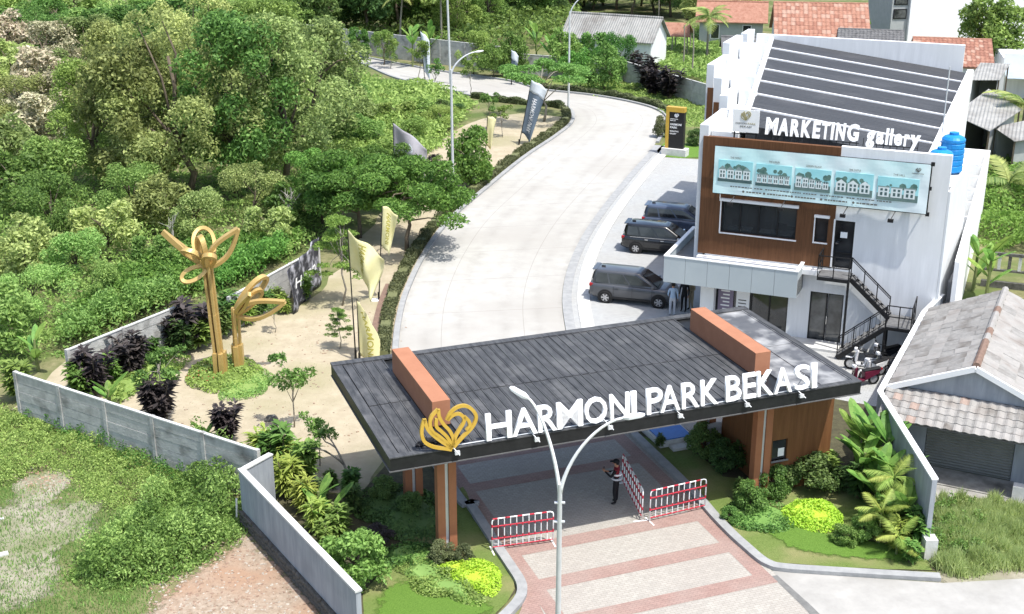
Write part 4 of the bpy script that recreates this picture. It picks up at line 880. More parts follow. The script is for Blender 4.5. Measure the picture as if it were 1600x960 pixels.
# ------------------------------------------------------------------ grey tiled house on the right
hz = thing('tiled_house', 'grey tile roofed house with a blue gable and a roller shutter at the right edge', 'house', H(-3.6, 48.0), HA)
def h_(x, y, z): return (x + 3.6, y - 48.0, z)
def hb(mb, x0, x1, y0, y1, z0, z1, m=0): return mb.box(x0 + 3.6, x1 + 3.6, y0 - 48.0, y1 - 48.0, z0, z1, m)
HY0, HY1, HX0, HX1, HR, HE, HP = 45.3, 54.5, -6.55, 1.1, -3.6, 2.95, 4.25
slp = (HP - HE) / (HR - HX0)
wl = MB(); hb(wl, -6.3, 1.0, 45.45, 45.6, 0, 2.75); hb(wl, -6.3, -6.15, 45.6, 54.3, 0, 2.75); hb(wl, -6.3, 1.0, 54.15, 54.3, 0, 2.75); obj('wall', wl, m_wallb, hz)
ga = MB(); ga.poly([h_(HX0 + .3, 45.44, 2.95), h_(HR + (HR - HX0) - .3, 45.44, 2.95), h_(HR, 45.44, 4.12)]); obj('gable', ga, m_wallb, hz)
bgb = MB(); bgb.bar(h_(HX0 - .05, HY0 - .05, HE - .07), h_(HR, HY0 - .05, HP - .07), .12, .2); bgb.bar(h_(HR, HY0 - .05, HP - .07), h_(1.6, HY0 - .05, HP - .07 - slp * 5.2), .12, .2); obj('bargeboard', bgb, m_whitep, hz)
rf = MB()
for sx_, xe in ((-1, HX0), (1, 1.6)):
    ze = HP - slp * abs(xe - HR)
    a = [h_(xe, HY0, ze - .06), h_(HR, HY0, HP - .06), h_(HR, HY1, HP - .06), h_(xe, HY1, ze - .06)]; b = [(p[0], p[1], p[2] + .05) for p in a]; rf.hexa(a, b)
roof = obj('roof', rf, M('roof_underlay', (.12,.11,.10), (.16,.15,.14), 4, .9), hz)
def tile_mesh(w_, l_, mat, th=.035):
    m_ = MB(); n = 4
    for i in range(n):
        a, b = i / n, (i + 1) / n; f = lambda t: .022 * math.sin(t * math.pi * 2)
        x0, x1 = a * w_, b * w_
        m_.hexa([(x0, 0, f(a) - th + .02), (x1, 0, f(b) - th + .02), (x1, l_, f(b) - th), (x0, l_, f(a) - th)], [(x0, 0, f(a) + .02), (x1, 0, f(b) + .02), (x1, l_, f(b)), (x0, l_, f(a))])
    return m_.mesh('tile', mat, False)
# main roof: columns run along the ridge
def tiled(parent, o, ux, uy, nx_, ny_, w_, l_, mats, jit=.012):
    "o: lower left corner, ux along the eave, uy up the slope"
    ux = Vector(ux).normalized(); uy = Vector(uy).normalized(); un = ux.cross(uy).normalized()
    Mx = Matrix((ux, uy, un)).transposed().to_4x4()
    ms_ = [tile_mesh(w_ * .985, l_ * 1.06, mt) for mt in mats]
    for i in range(nx_):
        for k in range(ny_):
            q = link('tile', ms_[int(random.random() ** 2.2 * len(ms_))], parent); p = Vector(o) + ux * (i * w_) + uy * (k * l_) + un * (.035 + random.uniform(-.006, .01))
            q.matrix_local = Matrix.Translation(p) @ Mx @ Matrix.Rotation(random.uniform(-jit, jit), 4, 'Z')
ll = math.hypot(HR - HX0, HP - HE); ny_ = 6; nx_ = 15
tiled(roof, h_(HX0, HY1, HE), (0, -1, 0), (HR - HX0, 0, HP - HE), nx_, ny_, (HY1 - HY0) / nx_, ll / ny_, [m_tileg, m_tileg2])
tiled(roof, h_(1.6, HY0, HP - slp * 5.2), (0, 1, 0), (HR - 1.6, 0, slp * 5.2), 15, 8, (HY1 - HY0) / 15, math.hypot(5.2, slp * 5.2) / 8, [m_tileg2, m_tileg2, m_tileg])
for i in range(14):
    y = HY0 + i * (HY1 - HY0) / 14; mt = m_ridge1 if i in (0, 1, 2, 3, 5, 9) else m_tileg2
    obj('ridge_tile', MB().tube([h_(HR, y, HP + .01), h_(HR, y + .68, HP + .03)], [.15, .135], 8), mt, roof)
# lean-to roof over the shutter
lt = obj('lean_to_roof', MB().hexa([h_(-6.6, 43.75, 2.24), h_(1.6, 43.75, 2.24), h_(1.6, 45.4, 2.86), h_(-6.6, 45.4, 2.86)], [h_(-6.6, 43.75, 2.28), h_(1.6, 43.75, 2.28), h_(1.6, 45.4, 2.90), h_(-6.6, 45.4, 2.90)]), MATS['roof_underlay'], hz)
m_tiler = M('stained_tile', (.27,.20,.165), (.34,.265,.225), 3, .9, .5, world=True)
tiled(lt, h_(-6.6, 43.72, 2.30), (1, 0, 0), (0, 1.65, .62), 25, 5, 8.2 / 25, 1.76 / 5, [m_tileg2, m_tileg2, m_tileg2, m_tileg, m_tileg, m_tileg, m_tileg, m_tiler], .006)
obj('roller_shutter', hb(MB(), -5.0, -1.95, 45.36, 45.42, .05, 2.3), m_shut, hz)
for x0, x1 in ((-6.3, -5.02), (-1.93, 1.0)): obj('shopfront_wall', hb(MB(), x0, x1, 45.3, 45.44, 0, 2.6), m_wallb, hz)
obj('step', hb(MB(), -5.1, -1.7, 43.9, 45.28, .024, .06), m_dirty, hz)
obj('veranda_post', hb(MB(), -1.75, -1.35, 43.9, 44.25, 0, .55), m_cop, hz)

# ------------------------------------------------------------------ village houses behind
def gable_house(name, label, c, ang, w_, d_, zw, zr, roofm, wallm, over=.4, wins=0, cat='house', ridge_x=True):
    "ridge along local x"
    t = thing(name, label, cat, (c[0], c[1], 0), ang); wl = MB().box(-w_ / 2, w_ / 2, -d_ / 2, d_ / 2, 0, zw)
    for s in (-1, 1): wl.poly([(s * w_ / 2, -d_ / 2, zw), (s * w_ / 2, d_ / 2, zw), (s * w_ / 2, 0, zr - .05)])
    obj('wall', wl, wallm, t); k = (zr - zw) / (d_ / 2)
    ro_ = MB()
    for s in (-1, 1):
        y1 = s * (d_ / 2 + over); z1 = zw - k * over
        a = [(-w_ / 2 - over, y1, z1), (w_ / 2 + over, y1, z1), (w_ / 2 + over, 0, zr), (-w_ / 2 - over, 0, zr)]; a = a if s < 0 else a[::-1]
        ro_.hexa(a, [(p[0], p[1], p[2] + .09) for p in a])
    rr_ = obj('roof', ro_, roofm, t); obj('ridge', MB().tube([(-w_ / 2 - over, 0, zr + .08), (w_ / 2 + over, 0, zr + .08)], .13, 8), roofm, rr_)
    for k_ in range(wins):
        x = -w_ / 2 + w_ * (k_ + .5) / wins; f = obj('window', MB().box(x - .5, x + .5, -d_ / 2 - .05, -d_ / 2 + .02, .9, zw - .5), m_whitep, t); obj('pane', MB().box(x - .42, x + .42, -d_ / 2 - .07, -d_ / 2 - .052, .98, zw - .58), m_glass, f)
    return t, rr_
def row_tiles(roof, w_, d_, zw, zr, over, mat, n, rows):
    k = (zr - zw) / (d_ / 2); Ls = math.hypot(d_ / 2 + over, k * (d_ / 2 + over))
    tiled(roof, (-w_ / 2 - over, -d_ / 2 - over, zw - k * over + .09), (1, 0, 0), (0, d_ / 2 + over, k * (d_ / 2 + over)), n, rows, (w_ + 2 * over) / n, Ls / rows, mat, .03)
m_tileo2 = M('pale_orange_tile', (.33,.20,.15), (.39,.25,.19), 3, .9, .5, world=True); m_tileo3 = M('burnt_orange_tile', (.22,.10,.07), (.30,.145,.10), 3, .9, .5, world=True)
_, ra = gable_house('village_house', 'house with a wide patchy orange tile roof just behind the gallery', (30.6, 129.5), R(-8), 8.6, 9.5, 3.7, 6.6, m_tileo, m_white, .3)
row_tiles(ra, 8.6, 9.5, 3.7, 6.6, .3, [m_tileo, m_tileo2, m_tileo3], 22, 10)
_, rb = gable_house('village_house', 'house with a grey tile roof between the orange roofs behind the gallery', (34.6, 125.0), R(-14), 5.6, 5.0, 3.6, 4.6, m_tiled, m_white, .3)
row_tiles(rb, 5.6, 5.0, 3.6, 4.6, .3, [m_tiled], 18, 7)
_, rc = gable_house('village_house', 'house with a red orange tile roof beyond the right corner of the gallery', (39.6, 116.5), R(-14), 6.2, 9.5, 3.4, 5.0, m_tileo, m_white, .3)
row_tiles(rc, 6.2, 9.5, 3.4, 5.0, .3, [m_tileo3, m_tileo, m_tileo2], 18, 10)
gable_house('village_house', 'low house with an orange roof and a pale wall left of the patchy roof', (25.0, 148.0), R(-10), 7, 6, 3.0, 4.6, m_tileo, M('dull_render', (.35,.37,.36), (.42,.43,.42), 2, .9), .5, 2)
gable_house('shed', 'small shed with a dark pyramid like roof just left of the patchy orange roof', (22.6, 127.5), R(-5), 3.2, 3.2, 2.6, 3.6, m_tiled, MATS['dull_render'], .4, cat='shed')
wb = thing('white_block', 'tall plain white block with a narrow window bay behind the tile roofs', 'building', (45.8, 139, 0), R(6))
obj('wall', MB().box(-5.6, 9, -5, 5, 0, 9.5), m_whitep, wb); obj('window_bay', MB().box(-7.4, -5.62, -4.6, 2, 0, 8.0), MATS['dull_render'], wb)
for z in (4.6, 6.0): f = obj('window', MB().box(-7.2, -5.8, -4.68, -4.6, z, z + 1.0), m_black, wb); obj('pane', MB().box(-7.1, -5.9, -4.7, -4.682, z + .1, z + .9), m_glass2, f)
obj('roof_edge', MB().box(-5.7, 9.1, -5.1, 5.1, 9.5, 9.7), m_cop, wb)
gable_house('village_house', 'house with an orange roof and cluttered balcony at the top right corner', (62, 148), R(-15), 9, 7, 5.0, 6.8, m_tileo, MATS['dull_render'], .5, 2)
lowb = thing('low_shophouse', 'low grey shop house with a white parapet behind the round tree at the right', 'building', (50, 118, 0), R(-14))
obj('wall', MB().box(-5, 6, -4, 4, 0, 3.4), m_white, lowb); obj('parapet', MB().box(-5.1, 6.1, -4.2, -4.02, 2.4, 4.0), m_whitep, lowb); obj('awning', MB().hexa([(-5, -6.4, 2.1), (3, -6.4, 2.1), (3, -4.2, 2.6), (-5, -4.2, 2.6)], [(-5, -6.4, 2.15), (3, -6.4, 2.15), (3, -4.2, 2.65), (-5, -4.2, 2.65)]), M('blue_grey_sheet', (.30,.36,.40), (.36,.42,.46), 2, .6), lowb)
f = obj('window', MB().box(3.6, 5.2, -4.26, -4.2, 1.2, 2.2), m_cop, lowb); obj('pane', MB().box(3.75, 5.05, -4.28, -4.262, 1.3, 2.1), m_int, f)
# corrugated sheds right of the gallery
def shed(label, pts, zs, thick=.05, posts=True, wallz=0):
    c = sum((Vector(p) for p in pts), Vector()) / len(pts); t = thing('corrugated_shed', label, 'shed', (c.x, c.y, 0), R(-22))
    inv = Matrix.Rotation(R(22), 3, 'Z'); q = [inv @ (Vector(p) - Vector((c.x, c.y, 0))) for p in pts]
    rr_ = MB(); rr_.hexa([(p.x, p.y, z) for p, z in zip(q, zs)], [(p.x, p.y, z + thick) for p, z in zip(q, zs)]); obj('roof', rr_, m_corr, t)
    w_ = MB(); k = .8; n = len(q)
    for i in range(n):
        a, b = q[i] * k, q[(i + 1) % n] * k
        if i == wallz: continue
        w_.poly([(a.x, a.y, 0), (b.x, b.y, 0), (b.x, b.y, zs[(i + 1) % n] - .1), (a.x, a.y, zs[i] - .1)])
    obj('wall', w_, MATS['dull_render'], t)
    pp = MB()
    for p, z in zip(q, zs): pp.bar((p.x * .92, p.y * .92, 0), (p.x * .92, p.y * .92, z), .12)
    obj('post', pp, m_bark, t); return t
shed('shed with a large pale corrugated roof beyond the blue tanks', [P(1490,178,3.6), P(1546,206,3.2), P(1597,172,3.6), P(1545,138,4.3)], [3.5, 3.2, 3.6, 4.2])
shed('upper shed with a level grey corrugated roof near the gallery corner', [P(1513,126,3.9), P(1562,126,3.9), P(1578,101,4.4), P(1532,99,4.4)], [3.9, 3.9, 4.4, 4.4])
shed('small lean to shed with a grey sheet roof at the right edge', [P(1552,200,3.0), P(1585,222,2.7), P(1640,215,2.9), P(1600,190,3.2)], [3.0, 2.7, 2.9, 3.2])
gable_house('village_house', 'house with a grey sheet roof and a white gable at the right edge', (44.5, 98.5), R(62), 7, 6, 3.0, 4.6, m_corr, m_white, .3)
# far white house and shack by the bend
gable_house('far_white_house', 'white house with a long grey sheet roof beyond the road bend', (10.6, 133.0), R(-26), 9.5, 4.6, 3.1, 5.0, m_corr, m_white, .35, 0)
sk = thing('open_shack', 'open timber shack with a small orange tile roof on poles', 'shack', P(1052, 88), R(-15))
rr_ = MB(); rr_.hexa([(-1.9, -1.6, 2.3), (1.9, -1.6, 2.3), (1.6, 0, 3.5), (-1.0, 0, 3.5)], [(-1.9, -1.6, 2.38), (1.9, -1.6, 2.38), (1.6, 0, 3.58), (-1.0, 0, 3.58)]); obj('front_roof', rr_, m_tileo, sk)
rr_ = MB(); rr_.hexa([(-1.0, 0, 3.5), (1.6, 0, 3.5), (1.9, 1.6, 2.3), (-1.9, 1.6, 2.3)], [(-1.0, 0, 3.58), (1.6, 0, 3.58), (1.9, 1.6, 2.38), (-1.9, 1.6, 2.38)]); obj('back_roof', rr_, m_tileo, sk)
for x in (-1.6, 0, 1.6):
    for y in (-1.3, 1.3): obj('pole', MB().tube([(x, y, 0), (x, y, 2.5)], .06, 6), m_barkg, sk)
for k, (u, v) in enumerate(((1067,112),(1081,118),(1028,45))):
    tag(obj('bare_pole', MB().tube([(0, 0, 0), (.05, 0, 2.4), (-.05, 0, 4.6)], [.09, .08, .05], 7), m_barkg, None, P(u, v)), ('pale bare pole nearest the shack on its left side', 'pale bare pole to the right of the shack roof', 'bare pole at the gable of the far white house')[k], 'pole', 'bare poles by the shack')
# dark balustrade fence behind the tiled house
bf = thing('balustrade_fence', 'dark concrete balustrade fence half hidden in plants behind the tiled house', 'fence', (25.0, 63.2, 0), R(-20))
obj('rail', MB().box(-.5, 4, -.08, .08, 1.75, 1.9).box(-.5, 4, -.08, .08, .9, 1.0).box(-.5, 4, -.1, .1, 0, .35), m_stone, bf)
for k in range(9): obj('baluster', MB().box(-.3 + k * .5, -.14 + k * .5, -.05, .05, 1.0, 1.75), m_cop if k % 2 else m_stone, bf)
# red brown roof corner at the right edge
gable_house('village_house', 'house whose dark red roof edge shows behind the tiled house', (31.2, 61.0), R(-26), 6, 5, 2.2, 3.4, m_tileo, m_white, .3)

# ------------------------------------------------------------------ monument sign
mo = thing('monument_sign', 'tall black and gold pillar sign on a grey plinth beside the road', 'sign', P(1054, 243), R(-26))
obj('plinth', MB().box(-.95, .95, -.35, .45, 0, .55), m_cop, mo, bevel=.02); obj('gold_frame', MB().box(-.72, -.48, -.2, .3, .55, 3.6).box(-.48, .68, -.2, .3, 3.25, 3.6), m_goldl, mo); obj('black_slab', MB().box(-.478, .66, -.14, .26, .55, 3.248), m_black, mo)
obj('lotus_emblem', lotus(MB(), -.08, 2.86, .32, .28, -.15, .035, .02), m_letter, mo)
for s, z, h_t, wd in (('HARMONI PARK', 2.70, .07, .6), ('BEKASI', 2.58, .07, .4), ('HARMONI', 2.26, .16, .86), ('PARK', 2.03, .16, .55), ('MARKETING', 1.78, .1, .66), ('GALLERY', 1.6, .1, .5)):
    print_text('lettering', s, -.4 if z > 1.9 else -.4, -.146, z, h_t, m_letter, mo, width=wd, off=.02)

# ------------------------------------------------------------------ gold sculptures
def leaf_loop(base, az, el, L_, wd, bw, th, roll=0.0, curl=.0, rnd=False):
    d = Vector((math.cos(az) * math.cos(el), math.sin(az) * math.cos(el), math.sin(el))); sd = d.cross(Vector((0, 0, 1)))
    sd = sd.normalized() if sd.length > .1 else Vector((1, 0, 0)); up = sd.cross(d).normalized()
    s2 = sd * math.cos(roll) + up * math.sin(roll); nn = d.cross(s2).normalized(); mb = MB(); n = 40 if rnd else 17
    if rnd:
        pts = []
        for k in range(n + 1):
            a = math.pi * 2 * k / n - math.pi; f = (1 + math.cos(a)) / 2; y = wd * math.sin(a) * (.35 + .65 * f ** .5)
            pts.append(Vector(base) + d * (L_ * f) + s2 * y + nn * (curl * f * f * L_))
        mb.ribbon(pts, th, bw, nn)
    else:
        for sg in (-1, 1):
            pts = []
            for k in range(n):
                f = k / (n - 1); y = math.sin(math.pi * f ** .8) * wd * sg; pts.append(Vector(base) + d * (L_ * f) + s2 * y + nn * (curl * f * f * L_))
            mb.ribbon(pts, th, bw, nn)
    return mb
def sculpture(label, base, htrunk, loops, n, r, sleeve, lean):
    t = thing('gold_sculpture', label, 'sculpture', base, 0); k_ = obj('trunk', MB(), m_gold, t) if False else None
    for k in range(n):
        a = 2 * math.pi * k / n + .5; b0 = Vector((math.cos(a) * r, math.sin(a) * r, 0)); top = Vector((lean + math.cos(a) * r * 1.1, math.sin(a) * r * 1.1, htrunk))
        obj('trunk_plank', MB().bar(b0, b0.lerp(top, .55), .20, .12).bar(b0.lerp(top, .549), top, .18, .11), m_gold, t, bevel=.01)
        obj('base_sleeve', MB().bar(b0 * 1.25, b0 * 1.25 + Vector((0, 0, sleeve)), .32, .2), m_gold, t, bevel=.01)
    for az, el, L_, wd, roll, curl, rnd in loops:
        obj('petal', leaf_loop((lean, 0, htrunk - .3), az, el, L_, wd, .22, .15, roll, curl, rnd), m_gold, t)
    obj('uplight', MB().box(.1, .32, -.62, -.45, 0, .25), m_whitep, t)
sculpture('taller gold sculpture of looping petals on a bundled trunk in the flower bed', P(346, 590), 5.35, [(R(172), R(36), 2.35, .10, 0, -.05, False), (R(110), R(60), 1.75, .52, R(10), .12, True), (R(240), R(62), 1.45, .42, R(25), -.25, True), (R(200), R(58), 1.25, .38, R(-35), .3, True), (R(8), R(48), 2.1, .36, R(75), -.06, False), (R(215), R(-15), 1.15, .3, R(60), .2, True), (R(-60), R(55), 1.2, .3, R(20), .3, True)], 4, .15, 1.2, -.2)
sculpture('shorter gold sculpture of looping petals leaning right in the flower bed', P(373, 580), 2.95, [(R(25), R(52), 2.1, .48, R(55), .1, True), (R(15), R(44), 1.55, .34, R(60), .05, True), (R(-8), R(14), 2.25, .40, R(80), -.12, False), (R(-40), R(48), 1.6, .12, R(30), .0, False)], 3, .13, 1.25, .05)

# ------------------------------------------------------------------ flags
def cloth(fn, nu, nv, mat, name, parent, th=.006):
    V = [[Vector(fn(i / nu, k / nv)) for k in range(nv + 1)] for i in range(nu + 1)]; mb = MB()
    mb.v = [tuple(V[i][k]) for i in range(nu + 1) for k in range(nv + 1)]
    for i in range(nu):
        for k in range(nv):
            a = i * (nv + 1) + k; mb.f.append((a, a + 1, a + nv + 2, a + nv + 1)); mb.m.append(0)
    o = obj(name, mb, mat, parent, smooth=True); sd = o.modifiers.new('thick', 'SOLIDIFY'); sd.thickness = th; return o
def cloth_text(fn, s, u0, u1, v0, v1, mat, parent, off=.012, swap=False):
    "lettering that follows the cloth; with swap the words run down the cloth"
    me = text_mesh(s, 1.0, 0.0, .02, res=2).copy(); a, b = bounds(me)
    bm = bmesh.new(); bm.from_mesh(me); bmesh.ops.triangulate(bm, faces=bm.faces); bmesh.ops.subdivide_edges(bm, edges=[e for e in bm.edges if e.calc_length() > .25], cuts=2); 
    for v in bm.verts:
        fx = (v.co.x - a[0]) / (b[0] - a[0]); fz = (v.co.z - a[2]) / (b[2] - a[2])
        uu, vv = (u0 + (u1 - u0) * fx, v0 + (v1 - v0) * fz) if not swap else (u0 + (u1 - u0) * fz, v1 - (v1 - v0) * fx)
        p = Vector(fn(uu, vv)); e1 = Vector(fn(min(1, uu + .01), vv)) - p; e2 = Vector(fn(uu, min(1, vv + .01))) - p; n = e1.cross(e2)
        if n.length > 1e-9: n.normalize()
        if n.y > 0: n = -n
        v.co = p + n * off
    m2 = bpy.data.meshes.new('lettering'); bm.to_mesh(m2); bm.free(); m2.materials.append(mat); return link('lettering', m2, parent)
m_yel = M('yellow_cloth', (.74,.70,.38), (.82,.78,.48), 2, .8, .1); m_gry = M('grey_cloth', (.42,.41,.44), (.50,.49,.52), 2, .8, .1); m_nav = M('slate_blue_cloth', (.13,.18,.23), (.18,.23,.28), 2, .8, .1); m_pal = M('pale_cloth', (.66,.72,.76), (.74,.78,.8), 2, .8, .1)
m_olv = M('olive_print', (.32,.29,.05), (.4,.36,.08), 3, .8)
for mm in (m_yel, m_gry, m_nav, m_pal):
    t_ = mm.node_tree; N_ = t_.nodes; tr_ = N_.new('ShaderNodeBsdfTranslucent'); mx_ = N_.new('ShaderNodeMixShader'); mx_.inputs[0].default_value = .35; pb = N_['Principled BSDF']
    t_.links.new(pb.inputs['Base Color'].links[0].from_socket, tr_.inputs[0]); t_.links.new(pb.outputs[0], mx_.inputs[1]); t_.links.new(tr_.outputs[0], mx_.inputs[2]); t_.links.new(mx_.outputs[0], N_['Material Output'].inputs[0])
def pole(t, h_p, lean=(0, 0), m=None):
    obj('pole', MB().tube([(0, 0, 0), (lean[0], lean[1], h_p)], [.035, .022], 7), m or m_black, t); obj('socket', MB().tube([(0, 0, 0), (0, 0, .45)], .055, 8), m_black, t)
def flag_fn(z0, z1, W_, az, droop, wave, ph=0., taper=0.0, lean=(0, 0), hp=1.):
    ca, sa = math.cos(az), math.sin(az)
    def fn(u, v):
        z = z0 + (z1 - z0) * v; w_ = W_ * u * (1 - taper * (1 - v) * u); lat = wave * (math.sin(u * 5 + v * 3.2 + ph) + .35 * math.sin(u * 11 - v * 5 + ph)) * u ** .7
        return (lean[0] * z / hp + ca * w_ - sa * lat, lean[1] * z / hp + sa * w_ + ca * lat, z - droop * u ** 1.25 + .05 * math.sin(u * 8 + ph + v * 3))
    return fn
f1 = thing('yellow_flag', 'large yellow flag billowing on the tall black pole behind the gate corner', 'flag', P(556, 562)); pole(f1, 6.15, (-.1, 0))
fn = flag_fn(4.3, 6.1, 1.5, R(-12), 1.35, .42, .3, .3, (-.1, 0), 6.15); cloth(fn, 18, 14, m_yel, 'cloth', f1); cloth_text(fn, 'HARMONI', .35, .55, .2, .9, m_olv, f1, swap=True)
f2 = thing('yellow_flag', 'yellow pennant banner hanging low beside the tall black pole', 'flag', P(562, 566)); pole(f2, 3.0)
fn0 = flag_fn(.25, 2.95, 1.0, R(-10), .5, .2, 1.2, .1); fn = lambda u, v: tuple(Vector(fn0(u * (.12 + .88 * min(1, (1 - v) * 1.9)), v)));  cloth(fn, 12, 16, m_yel, 'cloth', f2); cloth_text(fn, 'HARMONI', .45, .72, .12, .85, m_olv, f2, swap=True)
f3 = thing('yellow_flag', 'yellow feather banner flying upright before the bright green trees', 'flag', P(592, 470)); pole(f3, 5.0, (.35, 0)); obj('foot_plate', MB().box(-.35, .35, -.2, .2, .008, .06), m_whitep, f3)
fn = flag_fn(2.9, 5.0, .75, R(5), .55, .15, 2.2, .5, (.35, 0), 5.0); cloth(fn, 10, 16, m_yel, 'cloth', f3); cloth_text(fn, 'HARMONI', .3, .6, .15, .85, m_olv, f3, swap=True)
fn = flag_fn(1.0, 2.4, .55, R(170), .5, .15, .5, .3, (.35, 0), 5.0); cloth(fn, 8, 10, m_yel, 'lower_cloth', f3)
f4 = thing('grey_flag', 'grey lilac flag with a pale round mark above the bright green trees', 'flag', P(617, 292)); pole(f4, 4.4)
fn = flag_fn(2.2, 4.35, 2.2, R(-8), 1.75, .3, .2, .05); cloth(fn, 18, 14, m_gry, 'cloth', f4); cloth_text(fn, 'O', .42, .62, .45, .72, m_pal, f4)
f5 = thing('yellow_flag', 'small yellow flag low behind the dark trunked young tree', 'flag', P(733, 288)); pole(f5, 2.3)
fn = flag_fn(.9, 2.25, .95, R(-15), .5, .15, .9, .2); cloth(fn, 10, 10, m_yel, 'cloth', f5); cloth_text(fn, 'O', .4, .65, .35, .65, m_letter, f5)
f6 = thing('yellow_flag', 'thin yellow banner behind the dark trunked young tree', 'flag', P(758, 252)); pole(f6, 3.4, (.2, 0))
fn = flag_fn(1.1, 3.35, .65, R(10), .3, .12, .2, .5, (.2, 0), 3.4); cloth(fn, 8, 12, m_yel, 'cloth', f6)
f7 = thing('blue_flag', 'slate blue banner with white marks curling on a pole by the hedge', 'flag', P(811, 227)); pole(f7, 5.1, (.95, 0))
fn = flag_fn(.9, 5.0, 1.15, R(-5), .75, .28, .4, .45, (.95, 0), 5.1); cloth(fn, 12, 22, m_nav, 'cloth', f7); cloth_text(fn, 'HARMONI PARK', .3, .62, .1, .72, m_letter, f7, swap=True)
tipf = lambda u, v: fn(u, .8 + .2 * v) if False else tuple(Vector(fn(u, .8 + .2 * v)) + Vector((0, -.02, 0)))
cloth(tipf, 8, 5, m_pal, 'pale_tip', f7)
f8 = thing('pale_flag', 'pale blue banner on the near side of the far road', 'flag', P(664, 128)); pole(f8, 4.9, (-.35, 0))
fn8 = flag_fn(.9, 4.85, .85, R(-5), .9, .2, .4, .3, (-.35, 0), 4.9); cloth(fn8, 10, 16, m_pal, 'cloth', f8); cloth_text(fn8, 'HARMONI', .35, .65, .15, .7, m_nav, f8, swap=True)
f9 = thing('blue_flag', 'white tipped dark blue banner across the far road bend', 'flag', P(799, 133)); pole(f9, 3.4)
fn9 = flag_fn(.7, 3.35, .7, R(5), .6, .2, .4, .3); cloth(fn9, 10, 14, m_nav, 'cloth', f9); tip9 = lambda u, v: tuple(Vector(fn9(u, .68 + .32 * v)) + Vector((0, -.02, 0))); cloth(tip9, 8, 5, m_pal, 'pale_tip', f9)
# printed tarpaulin on the panel wall
tp = thing('tarpaulin', 'black and white printed tarpaulin draped over the end of the low panel wall', 'tarpaulin', P(455, 492))
tp_a, tp_b = P(452, 492), P(497, 442); tv = tp_b - tp_a
tfn = lambda u, v: (tv.x * u + .09 * math.sin(u * 16 + v * 4) + .12 * (1 - v), tv.y * u + .08 * math.cos(u * 13 + v * 3) - .12 * (1 - v), .05 + (2.2 + .25 * u) * v + .05 * math.sin(u * 9))
cloth(tfn, 20, 12, M('tarpaulin_print', (.02,.022,.03), (.05,.05,.06), 2, .6, .2, c3=(.5,.5,.55), scale3=2.2, amt3=.4), 'sheet', tp)
cloth_text(tfn, 'Harmoni', .2, .8, .42, .66, m_letter, tp, .03)

